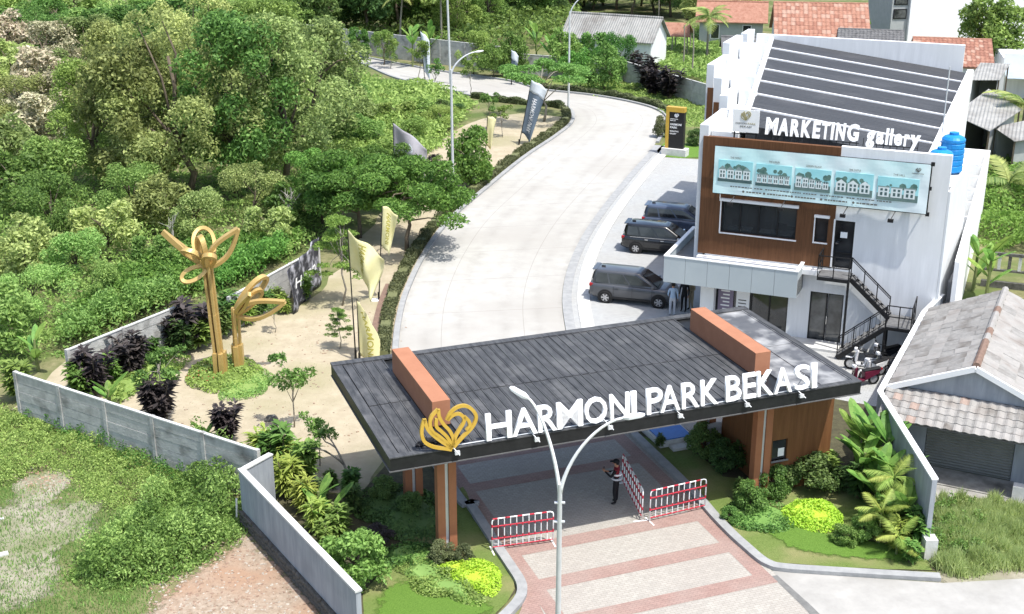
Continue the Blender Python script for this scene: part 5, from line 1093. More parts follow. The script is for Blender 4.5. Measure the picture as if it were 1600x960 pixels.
# ------------------------------------------------------------------ cars
def car(label, loc, rz, paint, chrome_side=False):
    t = thing('parked_car', label, 'car', loc, rz, 'cars parked beside the gallery'); HW = .86
    st_ = [(-2.20, .70, .45, .80), (-2.17, .80, .36, 1.0), (-1.9, .855, .29, 1.02), (-1.0, HW, .27, 1.01), (0, HW, .27, .99), (.9, HW, .27, .97), (1.45, .85, .28, .95), (1.95, .80, .30, .86), (2.15, .70, .36, .76), (2.24, .55, .42, .62)]
    mb = MB(); n = 14
    for x, w_, zs, zb in st_:
        ring = [(.55 * w_, zs), (.9 * w_, zs), (w_, zs + .14), (w_ * 1.0, zs + (zb - zs) * .55), (w_ * .985, zb - .1), (w_ * .93, zb - .02), (w_ * .6, zb + .012)]
        for y, z in ring + [(-y, z) for y, z in ring[::-1]]: mb.v.append((x, y, z))
    for i in range(len(st_) - 1):
        for j in range(n): a = i * n + j; b = i * n + (j + 1) % n; mb.f.append((a, b, b + n, a + n)[::-1]); mb.m.append(0)
    mb.f.append(tuple(range(n))); mb.f.append(tuple(range((len(st_) - 1) * n, len(st_) * n))[::-1]); mb.m += [0, 0]
    obj('body', mb, paint, t, smooth=True)
    # greenhouse
    Fx = lambda q: 1.38 - .92 * q - .1 * q * q; Rx = lambda q: -2.12 + .16 * q * q; Wt = lambda q: .80 - .14 * q; Zt = lambda q: .985 + .66 * q
    gm = MB(); k_ = 20; qs = [0, .35, .7, .9, .97]
    def ring(q, sh=1.):
        pts = []; f, r, w_ = Fx(q), Rx(q), Wt(q) * sh; cx, hx = (f + r) / 2, (f - r) / 2 * (1 if sh == 1 else .9)
        for j in range(k_):
            a = 2 * math.pi * (j + .5) / k_; c, s = math.cos(a), math.sin(a); e = .28
            pts.append((cx + hx * math.copysign(abs(c) ** e, c), w_ * math.copysign(abs(s) ** e, s)))
        return pts
    rings = [(ring(q), Zt(q)) for q in qs] + [(ring(1.0, .86), Zt(1.03))]
    for pts, z in rings: gm.v += [(x, y, z) for x, y in pts]
    for i in range(len(rings) - 1):
        for j in range(k_): a = i * k_ + j; b = i * k_ + (j + 1) % k_; gm.f.append((a, b, b + k_, a + k_)); gm.m.append(0)
    gm.f.append(tuple(range((len(rings) - 1) * k_, len(rings) * k_))); gm.m.append(0)
    obj('roof', gm, paint, t, smooth=True)
    for sg in (-1, 1):
        for s0, s1 in ((.07, .27), (.30, .58), (.61, .88)):
            w_ = MB(); pts = []
            for q, s in ((.14, s0), (.14, s1 + (.06 if s1 > .8 else 0)), (.84, s1 - (.02 if s1 > .8 else 0)), (.84, s0)):
                pts.append((Rx(q) + (Fx(q) - Rx(q)) * s, sg * (Wt(q) + .008), Zt(q)))
            w_.poly(pts if sg < 0 else pts[::-1]); obj('side_window', w_, m_glass, t)
        obj('mirror', MB().box(1.0, 1.12, sg * .86 - .03, sg * .86 + .14 * sg + .03, 1.0, 1.14), paint if not chrome_side else m_chrome, t, bevel=.02)
        for x in (.15, -.75): obj('door_handle', MB().box(x - .1, x + .08, sg * .865 - .012, sg * .865 + .012, .86, .895), m_chrome if chrome_side else paint, t)
        tr_ = MB(); tr_.box(-1.0, .95, sg * .868 - .01, sg * .868 + .01, .30, .40); obj('side_sill', tr_, m_black, t)
        if chrome_side: obj('chrome_strip', MB().box(-1.7, 1.1, sg * .835 - .02, sg * .835 + .02, .98, 1.0), m_chrome, t)
        for x in (.02, -.93, 1.02): obj('door_seam', MB().box(x - .006, x + .006, sg * .864 - .004, sg * .864 + .004, .42, .94), m_black, t)
        obj('tail_light', MB().box(-2.2, -2.0, sg * .70 - .11, sg * .70 + .11, .84, .99), m_lred, t, bevel=.02); obj('headlight', MB().box(1.9, 2.12, sg * .62 - .13, sg * .62 + .13, .66, .78), m_lclear, t, bevel=.02)
        for x in (-1.35, 1.37):
            obj('wheel_arch', MB().lathe([(.0, -.01), (.39, -.01), (.39, .01), (.0, .01)], 20, (x, sg * .858, .36), 'Y'), m_black, t)
            wh = obj('wheel', MB().lathe([(.2, -.1), (.3, -.1), (.325, -.07), (.325, .07), (.3, .1), (.2, .1)], 24, (x, sg * .80, .325), 'Y', cap=False), m_tyre, t)
            rm = MB().lathe([(.0, -.085), (.05, -.09), (.05, .09), (.0, .085)], 12, (x, sg * .80, .325), 'Y'); rm.lathe([(.19, -.095), (.215, -.095), (.215, .095), (.19, .095)], 20, (x, sg * .80, .325), 'Y', cap=False)
            for k in range(6): a = k * math.pi / 3; rm.bar((x, sg * .885, .325), (x + .2 * math.cos(a), sg * .885, .325 + .2 * math.sin(a)), .07, .02, up=(0, 1, 0))
            obj('rim', rm, m_rim, wh)
    wsp = MB(); wsp.poly([(Fx(.1) + .012, -.66, Zt(.1)), (Fx(.1) + .012, .66, Zt(.1)), (Fx(.88) + .012, .58, Zt(.88)), (Fx(.88) + .012, -.58, Zt(.88))]); obj('windshield', wsp, m_glass, t)
    rwp = MB(); rwp.poly([(Rx(.85) - .012, -.56, Zt(.85)), (Rx(.85) - .012, .56, Zt(.85)), (Rx(.2) - .012, .64, Zt(.2)), (Rx(.2) - .012, -.64, Zt(.2))]); obj('rear_window', rwp, m_glass, t)
    obj('rear_bumper', MB().box(-2.24, -2.1, -.74, .74, .38, .56), m_black, t, bevel=.03); obj('number_plate', MB().box(-2.225, -2.19, -.23, .23, .66, .78), m_black, t); obj('grille', MB().box(2.1, 2.22, -.42, .42, .42, .62), m_black, t)
    obj('spoiler', MB().box(-2.12, -1.88, -.55, .55, 1.63, 1.67), paint, t, bevel=.015); obj('roof_aerial', MB().box(-1.75, -1.55, -.03, .03, 1.66, 1.72), m_black, t)
    return t
p_grey = M('grey_car_paint', (.06,.063,.07), (.066,.069,.076), 2, .3, spec=.5, coat=.6); p_blk = M('black_car_paint', (.008,.008,.010), (.01,.01,.012), 2, .25, spec=.5, coat=.7); p_blue = M('dark_blue_car_paint', (.05,.065,.10), (.055,.072,.11), 2, .3, spec=.5, coat=.6)
c1 = P(962, 474); ca = R(-17); car('dark grey people carrier parked nearest the gate roof', (c1.x + 1.30 * math.cos(ca) - .25, c1.y + 1.3 * math.sin(ca) + .78, 0), ca, p_grey)
c2 = P(1001, 397); car('black people carrier with chrome window strip in the middle of the three', (c2.x + 1.30 * math.cos(ca), c2.y + 1.3 * math.sin(ca) + .8, 0), ca, p_blk, True)
c3 = P(1028, 368); car('dark blue people carrier farthest back and mostly hidden by the black one', (c3.x + 1.35 * math.cos(ca) + .1, c3.y + 1.35 * math.sin(ca) + 1.0, 0), ca, p_blue)

# ------------------------------------------------------------------ motorbikes
def scooter(label, loc, rz, paint):
    t = thing('scooter', label, 'motorbike', loc, rz, 'scooters parked under the stair')
    for x in (-.62, .62):
        w_ = obj('wheel', MB().lathe([(.2, -.045), (.26, -.04), (.275, 0), (.26, .04), (.2, .045)], 18, (x, 0, .275), 'Y', cap=False), m_tyre, t); obj('rim', MB().lathe([(.0, -.03), (.17, -.02), (.2, 0), (.17, .02), (.0, .03)], 14, (x, 0, .275), 'Y'), m_rim, w_)
    b = MB(); b.hexa([(-.8, -.1, .5), (-.1, -.14, .3), (-.1, .14, .3), (-.8, .1, .5)], [(-.95, -.08, .72), (-.05, -.14, .7), (-.05, .14, .7), (-.95, .08, .72)]); b.hexa([(-.1, -.13, .26), (.42, -.13, .26), (.42, .13, .26), (-.1, .13, .26)], [(-.1, -.13, .36), (.42, -.13, .36), (.42, .13, .36), (-.1, .13, .36)])
    obj('body', b, paint, t, bevel=.03)
    s = MB(); s.hexa([(.34, -.17, .36), (.44, -.17, .36), (.44, .17, .36), (.34, .17, .36)], [(.28, -.12, .95), (.42, -.14, .95), (.42, .14, .95), (.28, .12, .95)]); obj('leg_shield', s, paint, t, bevel=.03)
    obj('seat', MB().hexa([(-.85, -.12, .72), (.0, -.13, .71), (.0, .13, .71), (-.85, .12, .72)], [(-.9, -.1, .8), (-.05, -.12, .77), (-.05, .12, .77), (-.9, .1, .8)]), m_black, t, bevel=.03)
    f = MB(); f.tube([(.62, -.07, .275), (.45, -.05, .7), (.36, 0, 1.0)], .025, 6); f.tube([(.62, .07, .275), (.45, .05, .7), (.36, 0, 1.0)], .025, 6); obj('fork', f, m_chrome, t)
    obj('handlebar', MB().tube([(.18, -.34, 1.06), (.32, -.15, 1.04), (.36, 0, 1.02), (.32, .15, 1.04), (.18, .34, 1.06)], .02, 6), m_black, t); obj('headlight', MB().box(.36, .5, -.1, .1, .92, 1.06), m_lclear, t, bevel=.03)
    for sg in (-1, 1): obj('mirror', MB().tube([(.3, sg * .22, 1.04), (.3, sg * .3, 1.2)], .012, 5).box(.28, .31, sg * .3 - .06, sg * .3 + .06, 1.18, 1.27), m_black, t)
    obj('front_mudguard', MB().box(.42, .84, -.06, .06, .55, .6), paint, t, bevel=.02); obj('tail_light', MB().box(-.98, -.92, -.07, .07, .66, .74), m_lred, t); obj('exhaust', MB().tube([(-.1, -.16, .25), (-.75, -.19, .36)], [.03, .05], 8), m_chrome, t)
    return t
p_wsc = M('white_scooter_paint', (.6,.6,.6), (.66,.66,.66), 3, .35); p_rsc = M('crimson_scooter_paint', (.10,.012,.03), (.13,.018,.04), 3, .35)
for (u, v, a, p_, l_) in ((1345, 590, 200, p_rsc, 'crimson scooter closest to the gate roof corner'), (1362, 578, 215, p_wsc, 'white scooter in the middle of the row by the stair'), (1350, 566, 160, p_wsc, 'white scooter parked next to the foot of the steel stair'), (1378, 555, 205, p_blk, 'black scooter in the shade of the stair by the white wall'), (1383, 570, 190, p_grey, 'dark grey scooter squeezed against the white boundary wall')):
    scooter(l_, P(u, v + 14), R(a), p_)

# ------------------------------------------------------------------ people
def person(label, loc, rz, J, cols, hat=None, group=None):
    t = thing('person', label, 'person', loc, rz, group)
    base = dict(pel=(0, 0, .93, .135, .10), sp=(0, 0, 1.12, .125, .09), ch=(0, 0, 1.32, .15, .10), nk=(0, 0, 1.46, .055, .05), hd0=(0, .01, 1.53, .068, .075), hd=(0, .015, 1.63, .078, .092), hd1=(0, .01, 1.70, .045, .055))
    for s, n in ((-1, 'l'), (1, 'r')):
        base.update({n + 'hip': (s * .095, 0, .86, .09, .09), n + 'kn': (s * .10, .01, .48, .06, .062), n + 'an': (s * .105, -.01, .09, .042, .045), n + 'to': (s * .115, .13, .045, .04, .03),
                     n + 'sh': (s * .175, 0, 1.40, .06, .06), n + 'el': (s * .235, -.02, 1.13, .043, .043), n + 'wr': (s * .24, .06, .90, .03, .03), n + 'ha': (s * .24, .09, .81, .033, .018)})
    for k, v in J.items(): base[k] = tuple(v) + base[k][3:]
    names = list(base); E_ = [('pel', 'sp'), ('sp', 'ch'), ('ch', 'nk'), ('nk', 'hd0'), ('hd0', 'hd'), ('hd', 'hd1')]
    for n in 'lr': E_ += [('pel', n + 'hip'), (n + 'hip', n + 'kn'), (n + 'kn', n + 'an'), (n + 'an', n + 'to'), ('ch', n + 'sh'), (n + 'sh', n + 'el'), (n + 'el', n + 'wr'), (n + 'wr', n + 'ha')]
    me = bpy.data.meshes.new('skeleton'); me.from_pydata([base[k][:3] for k in names], [(names.index(a), names.index(b)) for a, b in E_], []); o = link('body', me)
    o.modifiers.new('skin', 'SKIN'); sb = o.modifiers.new('sub', 'SUBSURF'); sb.levels = 2; sb.render_levels = 2
    for i, k in enumerate(names): sv = me.skin_vertices[0].data[i]; sv.radius = base[k][3:5]; sv.use_root = (k == 'pel')
    dg = bpy.context.evaluated_depsgraph_get(); ev = o.evaluated_get(dg); nm = bpy.data.meshes.new_from_object(ev); bpy.data.objects.remove(o)
    mats = [m_skin, cols['top'], cols['legs'], cols['shoe'], cols.get('sleeve', cols['top'])]
    nm.materials.clear(); [nm.materials.append(x) for x in mats]
    segs = []
    for a, b in E_:
        c = 0 if a in ('nk', 'hd0', 'hd') or a.endswith('wr') else (4 if a[1:] in ('sh', 'el') else 1 if a in ('pel', 'sp', 'ch') else 2)
        if a == 'pel' and b.endswith('hip'): c = 2
        if a.endswith('an'): c = 3
        if a[1:] == 'el' and cols.get('bare'): c = 0
        segs.append((Vector(base[a][:3]), Vector(base[b][:3]), c))
    for p in nm.polygons:
        best = 9; bc = 1
        for a, b, c in segs:
            d = b - a; f = max(0, min(1, (p.center - a).dot(d) / d.length_squared)); q = (p.center - a - d * f).length
            if q < best: best = q; bc = c
        p.material_index = bc; p.use_smooth = True
    # fingers grow out of the palm in the same mesh
    bm = bmesh.new(); bm.from_mesh(nm)
    for n, s in (('l', -1), ('r', 1)):
        wr, ha = Vector(base[n + 'wr'][:3]), Vector(base[n + 'ha'][:3]); d = (ha - wr).normalized(); sd = d.cross(Vector((s, 0, 0))); sd = sd.normalized() if sd.length > .2 else Vector((0, 1, 0)); nn = d.cross(sd).normalized()
        fm = MB()
        for k, (off, L_) in enumerate(((-.027, .06), (-.009, .075), (.009, .08), (.027, .07))):
            p0 = ha + sd * off - d * .01; p1 = p0 + d * L_ * .5 + nn * .006; p2 = p0 + d * L_ * .85 + nn * .025; fm.tube([p0, p1, p2], [.0095, .0085, .006], 6)
        p0 = wr.lerp(ha, .45) + sd * .03; fm.tube([p0, p0 + d * .03 + sd * .025, p0 + d * .06 + sd * .028], [.012, .010, .007], 6)
        m2 = fm.mesh('finger', m_skin); bm.from_mesh(m2)
    bm.to_mesh(nm); bm.free(); nm.name = 'body'; link('body', nm, t)
    hd = Vector(base['hd'][:3]); fdir = Vector(J.get('face', (0, 1, 0))).normalized() if 'face' in J else Vector((0, 1, 0))
    fc = MB(); fc.hexa([hd + Vector((-.012, .085, -.035)), hd + Vector((.012, .085, -.035)), hd + Vector((.01, .08, .015)), hd + Vector((-.01, .08, .015))], [hd + Vector((-.008, .112, -.03)), hd + Vector((.008, .112, -.03)), hd + Vector((.004, .092, .012)), hd + Vector((-.004, .092, .012))]); obj('nose', fc, m_skin, t)
    for s in (-1, 1): obj('ear', MB().box(hd.x + s * .083 - .008, hd.x + s * .083 + .008, hd.y - .03, hd.y + .01, hd.z - .035, hd.z + .025), m_skin, t); obj('eye', MB().box(hd.x + s * .032 - .012, hd.x + s * .032 + .012, hd.y + .078, hd.y + .09, hd.z, hd.z + .012), m_hair, t)
    obj('mouth', MB().box(hd.x - .022, hd.x + .022, hd.y + .082, hd.y + .092, hd.z - .062, hd.z - .054), m_lred, t)
    hm = MB(); hr = [(.0, -.0), (.097, -.005), (.10, .04), (.085, .085), (.05, .11), (.0, .118)]
    hm.lathe([(r_, h_) for r_, h_ in hr], 16, (hd.x, hd.y - .012, hd.z)); hm.box(hd.x - .085, hd.x + .085, hd.y - .10, hd.y - .03, hd.z - .06, hd.z + .03)
    if hat: hm.hexa([hd + Vector((-.07, .06, .02)), hd + Vector((.07, .06, .02)), hd + Vector((.055, .18, .0)), hd + Vector((-.055, .18, .0))], [hd + Vector((-.07, .06, .035)), hd + Vector((.07, .06, .035)), hd + Vector((.055, .18, .012)), hd + Vector((-.055, .18, .012))])
    obj('cap' if hat else 'hair', hm, hat or m_hair, t, smooth=False, bevel=.01)
    return t, base
m_vest = M('maroon_vest', (.16,.012,.02), (.2,.02,.03), 5, .8); m_blkc = M('black_cloth', (.010,.010,.012), (.016,.016,.018), 6, .85); m_ltb = M('light_blue_shirt', (.34,.46,.60), (.40,.52,.66), 4, .85); m_pale = M('pale_grey_trousers', (.46,.48,.52), (.53,.55,.58), 4, .85); m_khk = M('khaki_cloth', (.26,.215,.14), (.31,.26,.18), 4, .85)
gd, gj = person('guard in a black cap and maroon vest over black clothes at the gate barrier', P(962, 787), R(75), {'lel': (-.26, .12, 1.16), 'lwr': (-.12, .33, 1.27), 'lha': (-.09, .40, 1.31), 'rel': (.25, .05, 1.12), 'rwr': (.16, .28, 1.13), 'rha': (.12, .36, 1.16), 'lkn': (-.10, .04, .48), 'rkn': (.11, .0, .48), 'hd': (0, .035, 1.62)}, dict(top=m_vest, legs=m_blkc, shoe=m_blkc, sleeve=m_blkc), m_blkc)
gd.scale = (1.14, 1.14, 1.0)
obj('belt_band', MB().lathe([(.165, 0), (.17, .01), (.17, .05), (.165, .06)], 18, (0, 0, .98)), m_pale, gd); obj('reflective_strip', MB().lathe([(.165, 0), (.168, .01), (.168, .035), (.165, .045)], 18, (0, 0, 1.16)), m_letter, gd)
tag(obj('handset', MB().box(-.03, .03, -.015, .015, -.08, .08), m_black, None, P(962, 787) + Matrix.Rotation(R(75), 3, 'Z') @ Vector((-.06, .44, 1.34)), R(75), bevel=.008), 'small black handset held up by the guard', 'handset')
person('man in a light blue shirt and pale trousers seen from behind beside the grey car', P(1050, 494), R(-8), {'lwr': (-.2, .16, .98), 'lha': (-.14, .22, .97)}, dict(top=m_ltb, legs=m_pale, shoe=m_blkc))
person('person in dark clothes standing in the shade under the gallery canopy', P(1068, 487), R(150), {}, dict(top=m_blkc, legs=m_blkc, shoe=m_blkc))
person('person in a khaki coat and head cover next to the canopy pillar', P(1079, 485), R(120), {'lwr': (-.14, .22, 1.1), 'lha': (-.09, .29, 1.12)}, dict(top=m_khk, legs=m_khk, shoe=m_blkc), m_khk)

# ------------------------------------------------------------------ small fixed things
bp_ = thing('blue_basin', 'low grey plinth with a bright blue top under the gate roof', 'basin', G(21.5, 40.6), GA)
obj('plinth', MB().box(-.75, .75, -1.1, 1.1, 0, .28), m_cop, bp_, bevel=.02); obj('blue_top', MB().box(-.66, .66, -1.0, 1.0, .281, .31), m_blue, bp_)
obj('step', MB().box(-.4, .4, -1.55, -1.12, 0, .14), m_cop, bp_)
area('service_path', [G(22.3, 44), G(22.6, 39.2), G(24.6, 39.2), G(24.9, 44)], .038, m_pave)
tag(obj('notice_easel', MB().hexa([(-.3, 0, .2), (.3, 0, .2), (.3, .05, .2), (-.3, .05, .2)], [(-.3, .3, 1.2), (.3, .3, 1.2), (.3, .35, 1.2), (-.3, .35, 1.2)]).bar((-.25, .3, 0), (-.25, .3, 1.1), .05).bar((.25, .3, 0), (.25, .3, 1.1), .05), m_galv, None, G(22.55, 38.3), GA), 'slanted pale notice board on legs behind the right column', 'notice board')
bk = MB()
for k in range(8):
    a, b = px([(600 - k * 1.5, 470 + 11 * k)])[0], None
bt = thing('brick_edging', 'line of small concrete blocks lying along the inside of the roadside hedge', 'edging', P(618, 440))
for k, (u, v) in enumerate(((640,405),(632,420),(625,432),(619,446),(613,460),(606,476))):
    obj('block', MB().box(-.12, .12, -.3, .3, 0, .28), m_ridge1, bt, P(u, v) - P(618, 440), R(-20 + k * 6))
tag(obj('trough_edge', strip(MB(), offset(RL[4:26], 1.35), offset(RL[4:26], 1.0), .14, 0), m_ridge1), 'low brown kerb running between the sand and the roadside hedge', 'kerb')
for k, (u, v, s) in enumerate(((5, 868, .16), (2, 812, .1))): tag(obj('debris_block', MB().box(-s, s, -s * .6, s * .6, 0, s * .5), m_cop, None, P(u, v), R(30)), ('white broken block on the dirt at the left edge', 'small pale block on the grass at the left edge')[k], 'debris')
tag(obj('garden_stone', MB().hexa([(-.3, -.2, 0), (.3, -.22, 0), (.28, .2, 0), (-.26, .22, 0)], [(-.18, -.1, .22), (.2, -.12, .25), (.15, .1, .24), (-.15, .12, .2)]), m_stone, None, P(424, 657), bevel=.05), 'dark stone on the sand near the thin young tree', 'stone')
dbs = MB(); r_ = random.Random(5)
for k in range(2600):
    if k < 2200: u, v = r_.uniform(230, 510), r_.uniform(838, 985)
    else: u, v = r_.gauss(70, 22), r_.gauss(752, 12)
    if k < 2200 and (u - 230) * .9 + 838 < v - 140 + 0: pass
    p = P(u, v)
    if k < 2200 and not (v > 820 + abs(u - 383) * .55 and (u < 383 or v > 822 + (u - 383) * 1.15 + 8)): continue
    s = r_.uniform(.015, .05); c = r_.uniform(0, 6); M_ = Matrix.Translation(p) @ Matrix.Rotation(c, 4, 'Z') @ Matrix.Rotation(r_.uniform(-.5, .5), 4, 'X'); dbs.box(-s, s, -s * .6, s * .6, -.02, s * .5, r_.choice((0, 0, 1, 2)), M=M_)
peb = MB(); r_ = random.Random(11)
for k in range(520):
    u, v = r_.uniform(150, 640), r_.uniform(480, 700)
    if v < 640 - (u - 150) * .42 or (u > 560 and v > 560): continue
    q = P(u, v); s_1 = r_.uniform(.015, .05); peb.box(-s_1, s_1, -s_1 * .7, s_1 * .7, 0, s_1 * .7, 0, M=Matrix.Translation(q) @ Matrix.Rotation(r_.uniform(0, 6), 4, 'Z'))
tag(obj('pebbles', peb, m_rub), 'small stones and litter strewn over the sand', 'stones', kind='stuff')
tag(obj('rubble', dbs, [m_rub, M('brick_rubble', (.24,.16,.115), (.30,.21,.155), 5, .95), M('pale_rubble', (.34,.30,.25), (.42,.38,.32), 5, .95)]), 'scattered broken concrete and brick rubble on the bare soil', 'rubble', kind='stuff')

# ------------------------------------------------------------------ vegetation
def np_mesh(name, V, F, mat):
    me = bpy.data.meshes.new(name); V = np.ascontiguousarray(V, dtype=np.float32); F = np.ascontiguousarray(F, dtype=np.int32); k = F.shape[1]
    me.vertices.add(len(V)); me.vertices.foreach_set('co', V.ravel()); me.loops.add(F.size); me.loops.foreach_set('vertex_index', F.ravel())
    me.polygons.add(len(F)); me.polygons.foreach_set('loop_start', np.arange(len(F), dtype=np.int32) * k); me.update(calc_edges=True); me.materials.append(mat); return me
def unit(a): return a / np.maximum(1e-9, np.linalg.norm(a, axis=1))[:, None]
def leaf_quads(Cn, Nn, L_, W_, rg, droop=.25, updir=None):
    "kite shaped leaves at centres Cn with normals Nn"
    n = len(Cn); r = rg.normal(size=(n, 3)) if updir is None else np.tile(updir, (n, 1)) + rg.normal(size=(n, 3)) * .35
    T = unit(r - Nn * np.sum(r * Nn, 1)[:, None]); Sd = np.cross(Nn, T); L_ = np.broadcast_to(L_, (n,)) * rg.uniform(.7, 1.3, n); W_ = np.broadcast_to(W_, (n,)) * rg.uniform(.7, 1.3, n)
    a = Cn - T * L_[:, None] / 2; c = Cn + T * L_[:, None] / 2 - Nn * (droop * L_)[:, None]; b = Cn + Sd * W_[:, None] / 2; d = Cn - Sd * W_[:, None] / 2
    V = np.stack([a, b, c, d], 1).reshape(-1, 3); F = np.arange(4 * n).reshape(-1, 4); return V, F
def crown_mesh(name, clumps, per, L_, W_, mat, rg, flat=1., up=.45):
    "clumps: rows of x y z r; leaves on the shell of every clump"
    cl = np.asarray(clumps, float); idx = rg.choice(len(cl), size=per * len(cl), p=cl[:, 3] ** 2 / np.sum(cl[:, 3] ** 2)); n = len(idx)
    D = unit(rg.normal(size=(n, 3)) + np.array([0, 0, up])); D[:, 2] *= 1; rad = cl[idx, 3] * (rg.uniform(.35, 1.05, n) ** .6)
    Cn = cl[idx, :3] + D * rad[:, None] * np.array([1, 1, flat]); Nn = unit(D + rg.normal(size=(n, 3)) * .95 + np.array([0, 0, .3]))
    V, F = leaf_quads(Cn, Nn, L_, W_, rg); return np_mesh(name, V, F, mat)
def tree_proto(kind, seed):
    "returns trunk mesh and crown mesh"
    rg = np.random.default_rng(seed); r_ = random.Random(seed); mb = MB()
    if kind == 'big':
        Ht, Rr = 12., 4.6; cl = []
        for k in range(38):
            a = r_.uniform(0, 6.28); h = r_.uniform(.22, 1); prof = math.sin(math.pi * min(1, (h - .12) * 1.05)) ** .6; rr = Rr * prof * math.sqrt(r_.uniform(.15, 1)); cl.append((rr * math.cos(a), rr * math.sin(a), Ht * h * .93, r_.uniform(.7, 1.55)))
        mesh = crown_mesh('crown', cl, (380, 260, 450, 320)[seed % 4], (.29, .38, .24, .33)[seed % 4], (.14, .19, .12, .15)[seed % 4], l_olive, rg); bk = m_bark; th = Ht * .75
    elif kind == 'bush_tree':
        Ht, Rr = 5., 2.4; cl = []
        for k in range(20):
            a = r_.uniform(0, 6.28); h = r_.uniform(.25, 1); rr = Rr * math.sin(math.pi * min(1, h * .9)) ** .6 * math.sqrt(r_.uniform(.1, 1)); cl.append((rr * math.cos(a), rr * math.sin(a), Ht * h * .85, r_.uniform(.55, .95)))
        mesh = crown_mesh('crown', cl, (300, 190, 380, 150)[seed % 4], (.22, .32, .16, .40)[seed % 4], (.10, .15, .08, .16)[seed % 4], l_mid, rg); bk = m_bark; th = Ht * .6
    elif kind == 'bright':
        Ht, Rr = 5., 3.1; cl = []
        for k in range(30):
            a = r_.uniform(0, 6.28); h = r_.uniform(.45, 1); rr = Rr * math.sqrt(r_.uniform(.05, 1)) * (1.15 - h * .55); cl.append((rr * math.cos(a), rr * math.sin(a), Ht * h * .92, r_.uniform(.6, .95)))
        mesh = crown_mesh('crown', cl, 560, .19, .085, l_bright, rg, .55); bk = m_bark; th = Ht * .7
    elif kind == 'umbrella':
        Ht, Rr = 5., 2.9; cl = []
        for k in range(26):
            a = r_.uniform(0, 6.28); rr = Rr * math.sqrt(r_.uniform(.02, 1)); cl.append((rr * math.cos(a), rr * math.sin(a), Ht * (.9 - .035 * rr * rr / 2) + r_.uniform(-.3, .1), r_.uniform(.5, .8)))
        mesh = crown_mesh('crown', cl, 260, .2, .09, l_bright, rg, .45); bk = m_barkg; th = Ht * .62
    elif kind == 'tiered':
        Ht, Rr = 4.2, 1.5; cl = []
        for tier in range(5):
            z = 1.5 + tier * .62; R_ = Rr * (1 - tier * .16)
            for k in range(9): a = r_.uniform(0, 6.28); rr = R_ * math.sqrt(r_.uniform(.05, 1)); cl.append((rr * math.cos(a), rr * math.sin(a), z + .1 * rr + r_.uniform(-.05, .05), r_.uniform(.3, .42)))
        mesh = crown_mesh('crown', cl, 120, .12, .06, l_bright, rg, .22); bk = m_barkg; th = Ht * .95
    elif kind == 'young':
        Ht, Rr = 3., .8; cl = []
        for k in range(9): a = r_.uniform(0, 6.28); h = r_.uniform(.55, 1); rr = Rr * math.sqrt(r_.uniform(.1, 1)); cl.append((rr * math.cos(a), rr * math.sin(a), Ht * h, r_.uniform(.2, .36)))
        mesh = crown_mesh('crown', cl, 75, .2, .08, l_mid, rg, .8); bk = m_barkg; th = Ht * .8
    elif kind == 'round':
        Ht, Rr = 1.9, 1.0; cl = []
        for k in range(26): a = r_.uniform(0, 6.28); h = r_.uniform(.15, 1); rr = Rr * math.sin(math.pi * min(1, h * .85 + .1)) ** .5 * math.sqrt(r_.uniform(.25, 1.15)); cl.append((rr * math.cos(a) * .85, rr * math.sin(a) * .85, Ht * h * r_.uniform(.75, .98), r_.uniform(.24, .44)))
        mesh = crown_mesh('crown', cl, 190, .14, .08, l_mid, rg); bk = m_bark; th = Ht * .6
    elif kind == 'village':
        Ht, Rr = 6.5, 2.5; cl = []
        for k in range(30): a = r_.uniform(0, 6.28); h = r_.uniform(.3, 1); rr = Rr * math.sin(math.pi * min(1, (h - .1) * 1.0)) ** .5 * math.sqrt(r_.uniform(.2, 1)); cl.append((rr * math.cos(a) * .9, rr * math.sin(a) * .9, Ht * h * .9, r_.uniform(.6, 1.0)))
        mesh = crown_mesh('crown', cl, 200, .34, .17, l_mid, rg); bk = m_bark; th = Ht * .6
    pts = [(0, 0, 0)]; 
    for k in range(1, 6): pts.append((r_.uniform(-.04, .04) * Ht, r_.uniform(-.04, .04) * Ht, th * k / 5))
    r0 = {'big': .26, 'bush_tree': .11, 'bright': .11, 'umbrella': .09, 'tiered': .05, 'young': .035, 'round': .05, 'village': .16}[kind]
    mb.tube(pts, [r0 * (1 - .13 * k) for k in range(6)], 8)
    for c in sorted(cl, key=lambda q: r_.random())[:14 if kind in ('big', 'bright', 'umbrella', 'tiered') else 9]:
        f = r_.uniform(.35, .95) if kind != 'umbrella' else r_.uniform(.5, 1); i = min(4, int(f * 5)); s = Vector(pts[i]).lerp(Vector(pts[i + 1]), f * 5 - i); e = Vector(c[:3])
        if e.z < s.z - .3 and kind == 'big': s = Vector(pts[2])
        md = s.lerp(e, .5) + Vector((r_.uniform(-.1, .1) * Ht * .3, r_.uniform(-.1, .1) * Ht * .3, .04 * Ht)); mb.tube([s, md, e], [r0 * .42, r0 * .28, r0 * .1], 6)
    return mb.mesh('trunk', bk, True), mesh, Ht
PROT = {}
for kind, n in (('big', 4), ('bush_tree', 4), ('bright', 3), ('umbrella', 1), ('tiered', 2), ('young', 3), ('round', 2), ('village', 2)): PROT[kind] = [tree_proto(kind, 40 + k + 12 * len(kind)) for k in range(n)]
def recolour(me, mat):
    m2 = me.copy(); m2.materials.clear(); m2.materials.append(mat); return m2
_rc = {}
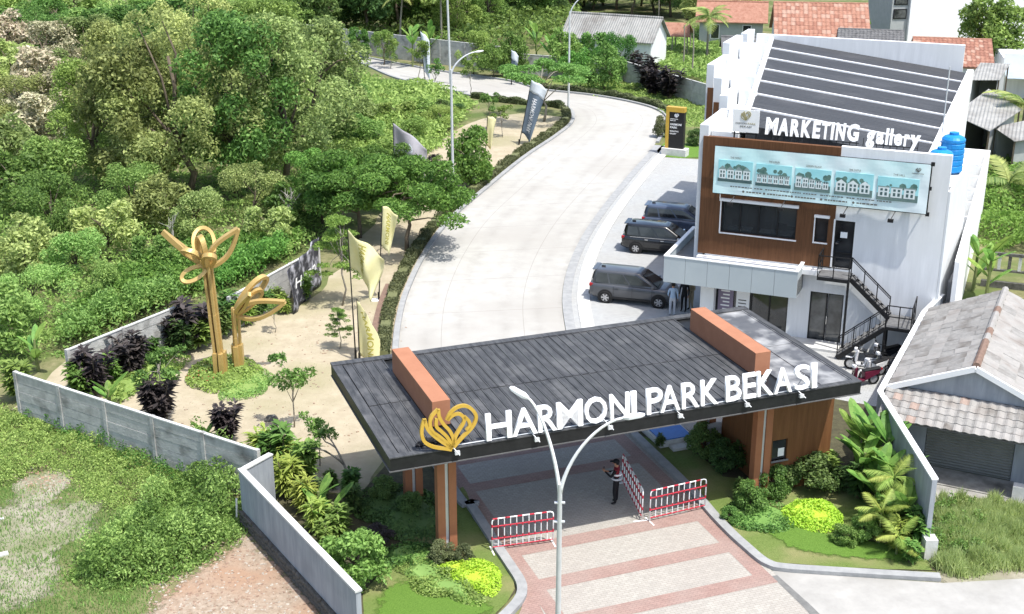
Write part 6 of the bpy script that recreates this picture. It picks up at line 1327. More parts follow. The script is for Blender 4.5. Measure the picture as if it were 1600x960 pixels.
def plant(kind, loc, h, label, name='tree', cat='tree', group=None, var=None, mat=None, wide=1.0):
    var = random.randrange(len(PROT[kind])) if var is None else var; tr_, cr_, Ht = PROT[kind][var % len(PROT[kind])]
    if mat is not None:
        k = (kind, var, mat.name)
        if k not in _rc: _rc[k] = recolour(cr_, mat)
        cr_ = _rc[k]
    t = thing(name, label, cat, loc, random.uniform(0, 6.28), group); s = h / Ht; t.scale = (s * wide, s * wide, s)
    link('trunk', tr_, t); link('crown', cr_, t); return t
# --- tall olive trees of the wood
BT = [((160, 290), 8.4, 1.0, l_mid, 'tall mid green tree at the left flank of the big tree group'), ((222, 310), 9.8, 1.0, l_olive, 'tall olive green tree second from the left in the big group'), ((292, 315), 12.4, 1.0, l_olive, 'broad olive green tree over the middle of the wood left of the sculptures'), ((372, 308), 11.8, .95, l_mid, 'tall mid green tree with dark trunks in the middle of the big group'), ((445, 296), 11.6, 1.0, l_olive, 'olive green tree at the right side of the big group'), ((500, 255), 10.0, 1.0, l_olive, 'olive green tree nearest the far road at the right end of the group'), ((325, 235), 12.2, .9, l_olive, 'olive green tree rising behind the middle of the big group'), ((430, 215), 10.6, .9, l_mid, 'mid green tree behind the right side of the big group'), ((205, 230), 9.5, .9, l_olive, 'olive green tree behind the left flank of the big group')]
for k, ((u, v), h, wd, mt, l) in enumerate(BT): plant('big', P(u, v), h, l, 'wood_tree', var=k, mat=mt, wide=wd)
# bare pale twigs standing in the wood
for k, ((u, v), h, l) in enumerate((((195, 262), 5.5, 'pale bare dead tree among the green crowns left of the big group'), ((105, 250), 4.2, 'pale leafless shrub in the dry scrub at the left'), ((452, 372), 3.4, 'bare twisted shrub between the wood and the bright trees'), ((60, 330), 3.6, 'grey leafless sapling near the left edge'), ((270, 392), 2.8, 'bare twiggy shrub above the weeds behind the short wall'))):
    t = thing('dead_tree', l, 'tree', P(u, v)); tb = MB(); r_ = random.Random(90 + k)
    def twig(p, d, ln, r, dep):
        e = p + d * ln; tb.tube([p, p.lerp(e, .5) + Vector((r_.uniform(-.06, .06), r_.uniform(-.06, .06), 0)) * ln, e], [r, r * .8, r * .6], 5)
        if dep:
            for q in range(3): twig(p.lerp(e, r_.uniform(.55, 1)), (d + Vector((r_.uniform(-.8, .8), r_.uniform(-.8, .8), r_.uniform(-.1, .5)))).normalized(), ln * r_.uniform(.5, .75), r * .55, dep - 1)
    twig(Vector((0, 0, 0)), Vector((.1, 0, 1)), h * .42, .07, 3); obj('branches', tb, M('dead_wood', (.30,.28,.25), (.42,.40,.36), 6, .95) if 'dead_wood' not in MATS else MATS['dead_wood'], t)
# --- scrub trees in the left wood
sc = [(25,345,4.4),(90,385,4.2),(40,440,3.8),(125,445,3.4),(170,405,3.6),(205,355,4.4),(60,505,3.2),(15,550,3.4),(155,480,2.4),(258,365,4.0),(310,372,3.4),(400,350,4.0),(425,392,3.0),(110,325,4.8),(20,285,5.2),(455,362,3.2),(245,425,2.2)]
for u, v, h in sc: plant('bush_tree', P(u, v), h * random.uniform(.9, 1.1), 'leafy scrub tree in the thicket left of the sandy yard', 'scrub_tree', 'tree', 'scrub trees of the left thicket', mat=random.choice((l_olive, l_olive, l_mid, l_weed)), wide=1.15)
sc = [(20,150,5.5),(70,170,5.5),(110,200,5.0),(40,210,5.0),(90,235,4.6),(20,100,6),(140,120,6),(75,120,5.5)]
for k, (u, v, h) in enumerate(sc): plant('bush_tree', P(u, v), h, 'pale dry looking scrub tree at the upper left edge', 'dry_scrub_tree', 'tree', 'dry scrub at the upper left', mat=l_dry if k % 3 else l_olive, wide=1.3)
sc = [(30,40),(90,30),(150,45),(210,25),(260,50),(60,70),(180,75),(330,20),(10,10),(120,5),(420,20),(470,40),(250,0),(370,50)]
for u, v in sc: plant('bush_tree', P(u, v + 25), random.uniform(4.5, 6), 'bushy bright green tree in the far thicket at the upper left', 'far_scrub_tree', 'tree', 'far thicket trees at the upper left', mat=random.choice((l_weed, l_mid, l_weed)), wide=1.5)
for u, v, h, mt in ((560,165,1.8,l_weed),(600,170,1.3,l_mid),(640,172,1.2,l_weed),(690,178,1.4,l_dark),(715,182,1.3,l_dark),(575,200,3.0,l_olive),(625,200,2.6,l_weed),(660,195,2.4,l_mid),(690,205,2.0,l_weed),(545,235,3.0,l_mid),(590,240,2.6,l_weed),(640,230,2.2,l_mid),(610,270,2.4,l_weed)):
    plant('bush_tree', P(u, v), h * random.uniform(.85, 1.1), 'rounded wild bush in the thicket inside the road bend', 'wild_bush', 'bush', 'wild bushes inside the road bend', mat=mt, wide=1.5)
# --- bright trees by the road
for k, (u, v, h, wd, l) in enumerate(((636, 392, 5.4, 1.15, 'bright green feathery tree hanging over the kerb of the road'), (562, 372, 5.2, 1.2, 'bright green feathery tree left of the one over the kerb'), (505, 350, 4.6, .95, 'bright green feathery tree at the edge of the wood behind the tarpaulin'), (600, 340, 4.6, .9, 'bright green feathery tree behind the yellow feather banner'))): plant('bright', P(u, v), h, l, 'roadside_tree', var=k, wide=wd)
plant('umbrella', P(850, 190), 5.3, 'umbrella shaped green tree at the inside of the road bend', 'roadside_tree', mat=l_mid, wide=1.25)
plant('round', P(735, 288), 3.7, 'young round green tree on the sandy strip behind the street lamp', 'roadside_tree', mat=l_bright, wide=.85)
plant('tiered', P(535, 478), 4.6, 'tiered young tree with flat green layers behind the yellow flag', 'tiered_tree', var=0); plant('tiered', P(531, 545), 2.0, 'small tiered sapling on the sand left of the yellow flag', 'tiered_tree', var=1)
YT = [((460, 668), 3.0, 'thin young tree with leafy tufts in the middle of the sandy yard'), ((262, 660), 3.2, 'young tree with a pale thin trunk by the front panel wall'), ((430, 520), 1.6, 'small sapling on the sand right of the flower bed'), ((690, 300), 2.4, 'small bare trunked sapling left of the street lamp'), ((785, 215), 2.6, 'thin sapling on the sandy strip near the blue banner'), ((765, 205), 3.2, 'sparse sapling behind the thin yellow banner'), ((610, 108), 3.5, 'sapling on the near edge of the far road at the left'), ((655, 130), 4.2, 'sapling beside the pale blue banner on the far road'), ((735, 148), 3.4, 'sapling on the near edge of the far road behind the lamp'), ((680, 145), 3.0, 'slim sapling left of the lamp at the far road'), ((500, 728), 2.2, 'small green leaved shrub tree by the gate roof corner')]
for k, (q, h, l) in enumerate(YT): plant('young', P(*q), h, l, 'young_tree', var=k)
VL = ('second verge tree from the left along the far panel wall', 'leftmost leafy verge tree along the far panel wall', 'leafy tree behind the street lamp arm on the far verge', 'leafy tree just left of the white tipped dark banner', 'leafy tree just behind the white tipped dark banner', 'leafy tree right of the umbrella tree on the bend verge', 'leafy tree in front of the dark grey wall bend', 'leafy tree hiding the left foot of the white house', 'leafy tree under the long roof of the white house', 'leafy tree right behind the crown of the umbrella tree')
for k, (u, v, h) in enumerate(((600,102,3.6),(560,90,3.2),(740,118,4.5),(770,122,4),(800,118,4.5),(905,140,4.2),(945,143,4.8),(960,128,5),(930,120,4.5),(878,120,5))): plant('bush_tree', P(u, v), h, VL[k], 'verge_tree', 'tree', 'verge trees beyond the far road', mat=random.choice((l_bright, l_mid)), wide=.85)
# --- trees behind the far wall
for k in range(26):
    u = 500 + k * 26 + random.uniform(-8, 8); v = random.uniform(42, 72) - (18 if u > 780 else 0)
    if 885 < u < 1040: v = random.uniform(8, 25)
    plant('big' if k % 3 else 'village', P(u, v), random.uniform(8, 12), 'dense green tree in the wood behind the far panel wall', 'backdrop_tree', 'tree', 'trees behind the far wall', mat=random.choice((l_mid, l_dark, l_dark, l_olive)))
for k in range(16): plant('village', P(540 + k * 40 + random.uniform(-15, 15), random.uniform(0, 30)), random.uniform(6, 9), 'dense green tree in the wood behind the far panel wall', 'backdrop_tree', 'tree', 'trees behind the far wall', mat=random.choice((l_mid, l_dark)))
plant('village', P(1540, 128), 8.2, 'round dark green tree in front of the white block at the right', 'village_tree', mat=l_mid); plant('village', P(1340, 42, 4.5) * 1, 6.0, 'green treetop peeping between the tile roofs', 'village_tree', mat=l_bright)
bpy.context.scene.objects  # keep
for o in C.objects:
    if o.get('label') == 'green treetop peeping between the tile roofs': o.location = (34.0, 131.5, 0)
# --- round and low shrubs
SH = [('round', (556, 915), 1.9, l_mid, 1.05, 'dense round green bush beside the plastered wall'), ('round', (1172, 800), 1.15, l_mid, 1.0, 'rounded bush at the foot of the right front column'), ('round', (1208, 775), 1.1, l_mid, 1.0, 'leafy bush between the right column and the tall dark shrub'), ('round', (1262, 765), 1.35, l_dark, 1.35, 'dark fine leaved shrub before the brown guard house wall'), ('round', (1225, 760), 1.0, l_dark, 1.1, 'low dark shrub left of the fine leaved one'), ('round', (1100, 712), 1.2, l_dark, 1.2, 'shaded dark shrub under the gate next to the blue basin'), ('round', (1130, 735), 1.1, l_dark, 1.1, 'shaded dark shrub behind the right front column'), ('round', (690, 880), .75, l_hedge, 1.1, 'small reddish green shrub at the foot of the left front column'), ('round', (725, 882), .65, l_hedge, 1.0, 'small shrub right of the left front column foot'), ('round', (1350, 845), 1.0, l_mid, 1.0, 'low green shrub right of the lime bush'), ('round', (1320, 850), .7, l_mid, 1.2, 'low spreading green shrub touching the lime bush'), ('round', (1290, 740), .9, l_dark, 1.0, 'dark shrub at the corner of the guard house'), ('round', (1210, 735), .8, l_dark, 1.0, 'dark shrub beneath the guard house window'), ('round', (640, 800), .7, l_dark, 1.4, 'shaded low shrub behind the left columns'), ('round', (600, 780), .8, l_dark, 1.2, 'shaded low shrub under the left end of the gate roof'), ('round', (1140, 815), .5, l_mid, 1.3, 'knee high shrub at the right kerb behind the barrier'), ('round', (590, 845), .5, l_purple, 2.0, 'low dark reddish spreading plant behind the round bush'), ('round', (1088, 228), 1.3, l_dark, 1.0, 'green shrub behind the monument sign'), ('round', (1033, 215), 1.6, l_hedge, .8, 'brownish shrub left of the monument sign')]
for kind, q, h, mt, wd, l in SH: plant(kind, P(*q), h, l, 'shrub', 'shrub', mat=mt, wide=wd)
# lime groundcover bushes
def mound(label, poly, h, mat, name='shrub', n=3600, ls=.10, cat='shrub', rough=.5, kind=None, core=True):
    pts = [Vector((p[0], p[1])) for p in poly]; c = sum(pts, Vector((0, 0))) / len(pts); rg = np.random.default_rng(len(label)); mx = max((p - c).length for p in pts); out = []
    ang = [(math.atan2((p - c).y, (p - c).x), (p - c).length) for p in pts]; ang.sort(); A_ = np.array([a for a, _ in ang]); Rd = np.array([r for _, r in ang]); A_ = np.concatenate([A_ - 2 * math.pi, A_, A_ + 2 * math.pi]); Rd = np.tile(Rd, 3)
    a = rg.uniform(-math.pi, math.pi, n); f = np.sqrt(rg.uniform(0, 1, n)); rr = np.interp(a, A_, Rd) * f; x, y = rr * np.cos(a), rr * np.sin(a)
    top = h * np.sqrt(np.maximum(.03, 1 - f ** 4)) * (1 - rough * .5 + rough * .5 * np.sin(x * 4.1 + 1) * np.sin(y * 4.7)); z = top * rg.uniform(.35, 1.05, n)
    V, F = leaf_quads(np.stack([x, y, z], 1), unit(np.stack([x * .3, y * .3, np.full(n, .9)], 1) + rg.normal(size=(n, 3)) * .5), ls, ls * .6, rg)
    t = thing(name, label, cat, (c.x, c.y, .03)); link('foliage', np_mesh('foliage', V, F, mat), t); m_ = MB(); k = 14
    ring = [(np.interp(b, A_, Rd) * .8 * math.cos(b), np.interp(b, A_, Rd) * .8 * math.sin(b)) for b in np.linspace(-math.pi, math.pi, k + 1)[:-1]]
    if not core: return t
    m_.hexa([(x_, y_, 0) for x_, y_ in ring], [(x_ * .75, y_ * .75, h * .55) for x_, y_ in ring]); obj('stems', m_, mat, t); return t
mound('lime yellow bush on the lawn left of the driveway', px([(676,893),(700,885),(740,880),(775,888),(782,910),(770,936),(740,925),(700,912)]), .42, l_yellow, 'lime_bush')
mound('lime yellow bush on the lawn right of the driveway', px([(1217,813),(1235,792),(1262,785),(1290,788),(1312,805),(1316,822),(1290,836),(1250,828)]), .45, l_yellow, 'lime_bush')
mound('low trimmed green hedge curving in front of the left lime bush', px([(605,885),(640,872),(690,895),(740,928),(765,940),(755,952),(700,935),(640,905)]), .35, l_weed, 'hedge', 3500, .09, 'hedge')
mound('low green ground plants around the left column foot', px([(600,862),(650,850),(690,870),(680,895),(640,880),(605,892)]), .3, l_mid, 'ground_plants', 1800, .1, 'plant')
mound('low green plants edging the right lawn below the round bush', px([(1125,800),(1165,815),(1240,800),(1250,815),(1180,832),(1140,822)]), .28, l_mid, 'ground_plants', 2200, .1, 'plant')
mound('round flower bed of red and green plants around the gold sculptures', px([(295,585),(320,565),(370,560),(400,570),(395,600),(350,618),(315,612)]), .5, l_mid, 'flower_bed', 3200, .13, 'flower bed')
mound('strip of trimmed low grassy plants in front of the flower bed', px([(345,612),(400,575),(425,585),(418,605),(380,626),(345,628)]), .3, l_weed, 'ground_plants', 2600, .09, 'plant')
mound('sprinkle of red flowers at the front of the sculpture bed', px([(298,585),(320,570),(345,590),(340,612),(315,606)]), .55, l_flower, 'red_flowers', 110, .09, 'flowers', core=False)
mound('spiky green border plants below the short panel wall', px([(165,625),(215,585),(262,558),(300,560),(270,585),(220,610),(180,640)]), .45, l_weed, 'ground_plants', 1700, .22, 'plant')
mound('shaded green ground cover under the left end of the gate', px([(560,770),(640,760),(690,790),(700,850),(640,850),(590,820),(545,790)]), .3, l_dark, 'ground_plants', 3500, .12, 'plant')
# --- dark purple shrubs and other rosette plants
def rosette(n, stems, h, L_, W_, mat, seed, name):
    rg = np.random.default_rng(seed); r_ = random.Random(seed); cs, ns, us = [], [], []; st = MB()
    for s in range(stems):
        a = r_.uniform(0, 6.28); q = r_.uniform(.05, .45) * h * .5; tip = Vector((math.cos(a) * q, math.sin(a) * q, h * r_.uniform(.55, 1))); st.tube([(0, 0, 0), tip * .5, tip], [.03, .02, .012], 5)
        for k in range(n):
            f = r_.uniform(.25, 1.05); b = r_.uniform(0, 6.28); el = r_.uniform(-.1, 1.0); d = Vector((math.cos(b) * math.cos(el), math.sin(b) * math.cos(el), math.sin(el))); cs.append(tip * f + d * L_ * .5); us.append(d); ns.append(Vector((-d.x * .6, -d.y * .6, 1 - d.z * .5)).normalized())
    Cn = np.array([tuple(c) for c in cs]); T = np.array([tuple(u) for u in us]); Nn = np.array([tuple(u) for u in ns]); Nn = unit(Nn - T * np.sum(Nn * T, 1)[:, None]); Sd = np.cross(Nn, T); L = L_ * rg.uniform(.7, 1.2, len(Cn)); W = W_ * rg.uniform(.7, 1.2, len(Cn))
    a = Cn - T * L[:, None] / 2; c = Cn + T * L[:, None] / 2 - np.array([0, 0, 1]) * (.25 * L)[:, None]; V = np.stack([a, Cn + Sd * W[:, None] / 2, c, Cn - Sd * W[:, None] / 2], 1).reshape(-1, 3)
    return st.mesh('stem', m_bark), np_mesh('foliage', V, np.arange(len(V)).reshape(-1, 4), mat)
RO = {'purple': [rosette(60, 11, 1.7, .34, .12, l_purple, 3 + k, 'p') for k in range(2)], 'croton': [rosette(50, 10, 1.3, .42, .09, l_lime, 13 + k, 'c') for k in range(2)], 'green': [rosette(55, 10, 1.5, .36, .12, l_mid, 23 + k, 'g') for k in range(2)], 'dark': [rosette(55, 10, 1.2, .32, .10, l_dark, 33 + k, 'd') for k in range(2)]}
def ros(kind, q, h, label, name, group=None, wd=1.0):
    st_, fo = random.choice(RO[kind]); t = thing(name, label, 'shrub', P(*q), random.uniform(0, 6.28), group); s = h / 1.5; t.scale = (s * wd, s * wd, s); link('stem', st_, t); link('foliage', fo, t)
for q, h, l in (((150, 618), 2.0, 'dark purple shrub nearest the left end of the front panel wall'), ((208, 590), 1.9, 'dark purple shrub in front of the short panel wall'), ((252, 662), 1.9, 'dark purple shrub against the front panel wall'), ((357, 690), 1.5, 'dark purple shrub at the front edge of the sand'), ((300, 545), 2.2, 'dark shrub behind the taller gold sculpture'), ((325, 535), 1.8, 'dark shrub just left of the gold trunk'), ((270, 548), 1.6, 'dark shrub at the end of the short panel wall'), ((1010, 143), 3.0, 'dark purple shrub against the far grey wall on the left'), ((1022, 152), 2.4, 'dark purple shrub in the middle of the far grey wall'), ((1046, 158), 2.8, 'dark purple shrub against the far grey wall on the right'), ((990, 128), 2.6, 'dark purple shrub next to the far white house'), ((677, 280), 1.6, 'dark reddish shrub on the sand by the grey flag'), ((732, 278), 1.7, 'dark reddish shrub under the young round tree'), ((895, 122), 2.2, 'dark purple shrub behind the umbrella tree')): ros('purple', q, h * .9, l, 'purple_shrub', wd=1.45)
k = 0
for q, h, kd, l in (((415, 735), 1.6, 'croton', 'yellow green spiky shrub at the corner of the plastered wall'), ((440, 742), 1.8, 'green', 'tall leafy shrub behind the plastered wall corner'), ((455, 775), 1.5, 'croton', 'yellow green long leaved shrub behind the plastered wall'), ((480, 800), 1.3, 'croton', 'yellow green shrub in the middle behind the plastered wall'), ((500, 830), 1.2, 'croton', 'yellow green shrub near the banana leaves by the plastered wall'), ((475, 755), 1.5, 'green', 'green shrub behind the yellow green ones'), ((530, 850), 1.1, 'green', 'green shrub left of the round bush'), ((550, 800), 1.0, 'dark', 'shaded dark shrub near the frangipani foot'), ((500, 790), 1.0, 'dark', 'dark shrub below the frangipani'), ((1340, 780), 1.4, 'dark', 'dark leafy shrub under the banana clump'), ((1310, 770), 1.0, 'dark', 'dark leafy shrub at the guard house corner side'), ((1430, 855), 1.3, 'green', 'leafy shrub by the end of the white boundary wall'), ((1400, 860), 1.1, 'croton', 'yellowish shrub under the small yellow palms'), ((1380, 835), 1.3, 'green', 'green shrub below the banana clump'), ((1160, 735), 1.2, 'dark', 'shaded grassy shrub left of the right column'), ((1030, 700), .6, 'dark', 'tiny shaded plant by the inner right kerb'), ((475, 470), 1.2, 'green', 'green shrub under the tarpaulin end of the low wall'), ((420, 480), 1.3, 'green', 'green shrub against the low wall behind the sculptures'), ((400, 500), 1.2, 'dark', 'dark shrub beside the shorter sculpture'), ((445, 490), 1.0, 'croton', 'pale shrub beside the tarpaulin')): ros(kd, q, h * 1.15, l, 'garden_shrub', wd=1.25)
for q, h, kd, l in (((285, 556), 1.9, 'dark', 'dark leafy shrub in the gap between the two back walls'), ((312, 545), 1.8, 'green', 'leafy shrub directly behind the taller sculpture'), ((345, 528), 1.7, 'dark', 'dark leafy shrub between the two gold trunks'), ((362, 520), 1.9, 'green', 'leafy shrub behind the base of the shorter sculpture'), ((385, 508), 1.4, 'croton', 'yellowish spiky shrub right of the shorter sculpture'), ((408, 495), 1.5, 'green', 'leafy shrub before the low panel wall'), ((438, 482), 1.3, 'dark', 'dark leafy shrub near the tarpaulin'), ((180, 600), 1.3, 'green', 'leafy shrub between two purple shrubs by the short wall'), ((130, 625), 1.6, 'green', 'leafy shrub at the corner of the two panel walls'), ((235, 572), 1.2, 'green', 'leafy shrub below the right end of the short wall'), ((30, 625), 1.8, 'green', 'leafy shrub outside the left end of the front wall'), ((545, 775), 1.1, 'green', 'shaded leafy shrub around the frangipani trunk'), ((520, 765), .9, 'dark', 'low dark shrub left of the frangipani trunk'), ((460, 745), 1.6, 'croton', 'yellow green shrub leaning over the wall return'), ((428, 752), 1.3, 'croton', 'yellow green shrub hugging the plastered wall top'), ((512, 860), 1.0, 'green', 'leafy shrub low behind the plastered wall'), ((1155, 780), .9, 'dark', 'small dark shrub left of the rounded bush'), ((1240, 750), 1.3, 'green', 'feathery shrub before the brown wall shadow line'), ((1285, 752), 1.4, 'green', 'feathery shrub right before the brown guard house wall'), ((1420, 880), .9, 'green', 'small shrub at the plinth of the white wall end')): ros(kd, q, h, l, 'garden_shrub', wd=1.3)
# --- banana like plants: every big leaf a part
def paddle(L_, W_, arch, seed):
    mb = MB(); n = 8; r_ = random.Random(seed); rows_ = []
    for k in range(n + 1):
        f = k / n; x = L_ * f * math.cos(arch * f * .6); z = L_ * f * math.sin(1.15 - arch * f); w_ = W_ * math.sin(math.pi * min(1, .06 + f * .94)) ** .55 * (1 if f < .98 else .2); x = L_ * (math.sin(arch * f) / max(.2, arch)) * .8; z = L_ * f * .92 - arch * .35 * L_ * f * f
        rows_.append(((x, -w_ / 2, z + .1 * w_ + r_.uniform(-.01, .01)), (x, 0, z), (x, w_ / 2, z + .1 * w_)))
    for a, b in zip(rows_, rows_[1:]):
        mb.poly([a[0], a[1], b[1], b[0]]); mb.poly([a[1], a[2], b[2], b[1]])
    mb.tube([(0, 0, -.5), rows_[0][1], rows_[3][1], rows_[6][1]], [.03, .025, .015, .008], 5); return mb.mesh('leaf', l_banana, True)
PAD = [paddle(1.25, .42, .25 + .22 * k, k) for k in range(4)]
def banana(q, h, n, label, group=None, mat=None, spread=1.0, name='banana_plant'):
    p = P(*q) if len(q) == 2 else Vector(q); t = thing(name, label, 'plant', p, random.uniform(0, 6.28), group); s = MB(); s.tube([(0, 0, 0), (.03, 0, h * .35), (0, 0, h * .68)], [.1, .08, .05], 8); obj('stem', s, M('fleshy_stem', (.12,.16,.05), (.2,.22,.09), 4, .6) if 'fleshy_stem' not in MATS else MATS['fleshy_stem'], t)
    for k in range(n):
        a = 6.28 * k / n + random.uniform(-.4, .4); o = link('leaf', PAD[k % 4], t, (0.05 * math.cos(a), .05 * math.sin(a), h * random.uniform(.22, .66))); sc_ = (.55 + h * .17) * random.uniform(.75, 1.1); o.scale = (sc_ * spread, sc_, sc_); o.rotation_euler = (0, random.uniform(-.1, .25), a)
    return t
BN = [((1335, 740), 3.0, 11, 'tall broad leaved plant rising behind the guard house corner'), ((1356, 752), 3.2, 13, 'broad leaved plant in the middle of the clump by the white wall'), ((1380, 765), 3.0, 12, 'broad leaved plant leaning on the white wall'), ((1345, 775), 2.5, 11, 'broad leaved plant at the front left of the clump'), ((1395, 800), 2.6, 12, 'broad leaved plant at the bend of the white wall'), ((1410, 840), 2.2, 11, 'broad leaved plant near the end of the white wall'), ((1368, 800), 2.3, 11, 'broad leaved plant above the small yellow palms'), ((1385, 845), 1.6, 9, 'smaller broad leaved plant at the front of the clump'), ((500, 815), 1.7, 6, 'broad leaved plant behind the plastered wall'), ((522, 830), 1.6, 5, 'broad leaved plant touching the round bush'), ((645, 105), 5.5, 8, 'far banana plant with drooping leaves behind the road'), ((672, 100), 5.8, 8, 'far banana plant beside the panel wall'), ((838, 100), 5.0, 8, 'far banana plant left of the umbrella tree'), ((860, 105), 4.6, 7, 'far banana plant behind the umbrella tree'), ((905, 104), 4.0, 7, 'far banana plant at the end of the white house'), ((172, 640), 1.3, 5, 'low broad leaved plant at the left panel wall'), ((320, 690), .9, 5, 'low taro like plant inside the front panel wall'), ((60, 580), 2.2, 7, 'broad leaved plant outside the left end of the panel wall'), ((370, 520), 1.6, 5, 'broad leaved plant behind the sculptures'), ((265, 545), 1.8, 5, 'pale broad leaved plant at the short panel wall'), ((1540, 470), 4.0, 8, 'banana plant behind the ridge of the tiled house'), ((1520, 455), 3.2, 6, 'banana plant between the ribbed wall and the tiled house')]
for q, h, n, l in BN: banana(q, h, n, l)
# --- palms
def frond(L_, n, droop, mat, wl=.34):
    rg = np.random.default_rng(int(L_ * 100) + n); sp = []
    for k in range(n + 1): f = k / n; sp.append(np.array([L_ * f * (1 - .12 * f * droop), 0, L_ * (.45 * f - droop * f * f * .75)]))
    V, F = [], []; mb = MB(); mb.tube([tuple(p) for p in sp], [.035 * (1 - .85 * k / n) for k in range(n + 1)], 5)
    for k in range(2, n):
        for s in (-1, 1):
            for j in (0, .5):
                p = sp[k] * (1 - j) + sp[k - 1] * j; l = wl * L_ * (math.sin(math.pi * (k / n) ** .8) * .8 + .2); d = np.array([.55, s * .8, -.25 - .2 * rg.uniform()]); d /= np.linalg.norm(d); w_ = np.array([.045 * L_ / 2, 0, 0]); mb.poly([p - w_, p + w_, p + d * l])
    return mb.mesh('frond', mat)
FRD = {'coco': frond(3.2, 16, .9, l_palm), 'small': frond(1.1, 12, .6, l_lime)}
def palm(q, h, n, label, kind, r=.14, tilt=0):
    t = thing('coconut_palm' if kind == 'coco' else 'small_palm', label, 'palm', P(*q), random.uniform(0, 6.28)); obj('trunk', MB().tube([(0, 0, 0), (.1 * tilt, 0, h * .5), (.3 * tilt, 0, h)], [r, r * .8, r * .7], 8), m_barkg if kind == 'coco' else MATS['fleshy_stem'], t)
    for k in range(n): o = link('frond', FRD[kind], t, (.3 * tilt, 0, h)); o.rotation_euler = (0, random.uniform(-.75, .35), 6.28 * k / n + random.uniform(-.25, .25)); s = random.uniform(.8, 1.1); o.scale = (s, s, s)
palm((1104, 97), 4.6, 15, 'coconut palm with yellowish fronds left of the gallery roof', 'coco'); palm((1592, 240), 3.6, 11, 'coconut palm at the right edge beside the sheds', 'coco'); palm((1570, 330), 1.8, 9, 'low palm with long fronds at the right of the ribbed wall', 'coco'); palm((690, 75), 6.5, 13, 'tall dark palm behind the far panel wall', 'coco'); palm((625, 70), 5.5, 12, 'leaning palm behind the far panel wall at the left', 'coco', tilt=2)
palm((1372, 850), 1.2, 9, 'small yellow palm in front of the banana clump', 'small', .05); palm((1388, 825), 1.9, 9, 'yellow palm arching over the broad leaves', 'small', .05); palm((1400, 868), .7, 8, 'low yellow palm near the wall end', 'small', .05)
# --- frangipani
fg = thing('frangipani_tree', 'bare branched frangipani with leaf tufts left of the gate roof', 'tree', P(552, 762)); tb = MB(); tips = []
def branch(p, d, l, r, dep):
    e = p + d * l; tb.tube([p, p.lerp(e, .5) + Vector((0, 0, .03)), e], [r, r * .85, r * .7], 6)
    if dep == 0: tips.append((e, d)); return
    for s in (-1, 1):
        a = random.uniform(.45, .75) * s; ax = Vector((random.uniform(-1, 1), random.uniform(-1, 1), .2)).normalized(); branch(e, (Matrix.Rotation(a, 3, ax) @ d + Vector((0, 0, .15))).normalized(), l * .72, r * .68, dep - 1)
branch(Vector((0, 0, 0)), Vector((-.35, .1, 1)).normalized(), .95, .07, 3); obj('trunk', tb, m_barkg, fg, smooth=True)
rg = np.random.default_rng(5); Cn, T = [], []
for e, d in tips:
    for k in range(22):
        b = random.uniform(0, 6.28); el = random.uniform(-.1, 1); v = Vector((math.cos(b) * math.cos(el), math.sin(b) * math.cos(el), math.sin(el))); Cn.append(tuple(e + v * .16)); T.append(tuple(v))
Cn, T = np.array(Cn), np.array(T); Nn = unit(np.array([0, 0, 1.0]) - T * T[:, 2:3]); Sd = np.cross(Nn, T); V = np.stack([Cn - T * .15, Cn + Sd * .045, Cn + T * .16 - np.array([0, 0, .03]), Cn - Sd * .045], 1).reshape(-1, 3); link('foliage', np_mesh('foliage', V, np.arange(len(V)).reshape(-1, 4), l_mid), fg)
# --- hedges along the road
def hedge(label, A, wd, h, n, mat, ls=.13):
    rg = np.random.default_rng(n); d = np.cumsum([0] + [(b - a).length for a, b in zip(A, A[1:])]); t_ = rg.uniform(0, d[-1], n); X = np.interp(t_, d, [p.x for p in A]); Y = np.interp(t_, d, [p.y for p in A]); B_ = offset(A, 1.0); NX = np.interp(t_, d, [b.x - a.x for a, b in zip(A, B_)]); NY = np.interp(t_, d, [b.y - a.y for a, b in zip(A, B_)])
    o = rg.uniform(-wd / 2, wd / 2, n); hh = h * (.8 + .25 * np.sin(t_ * 2.3) * np.sin(t_ * .9 + 1)); z = hh * np.where(rg.uniform(size=n) < .55, rg.uniform(.8, 1.05, n), rg.uniform(.05, 1, n)); side = z < hh * .8; o = np.where(side, np.sign(o) * wd / 2 * rg.uniform(.7, 1.05, n), o)
    c = A[len(A) // 2]; Cn = np.stack([X + NX * o - c.x, Y + NY * o - c.y, z], 1); V, F = leaf_quads(Cn, unit(rg.normal(size=(n, 3)) + np.stack([NX * o, NY * o, np.full(n, .8)], 1)), ls, ls * .55, rg)
    t = thing('hedge', label, 'hedge', (c.x, c.y, .01)); link('foliage', np_mesh('foliage', V, F, mat), t); m_ = MB(); A2 = [p - c for p in A]; strip(m_, offset(A2, wd * .38), offset(A2, -wd * .38), h * .66, 0); obj('stems', m_, mat, t)
hl = offset(RL, .68); hedge('clipped low hedge along the left kerb of the road up to the bend', hl[8:82], .62, .55, 17000, l_hedge); hr = offset(RR, -.7); hedge('low hedge along the far outer kerb of the road bend', hr[80:118], .6, .6, 9000, l_hedge, .16)
hf = offset(RL, .5); hedge('low hedge along the near kerb of the far road at the bend', hf[84:112], .6, .55, 6000, l_hedge, .16)
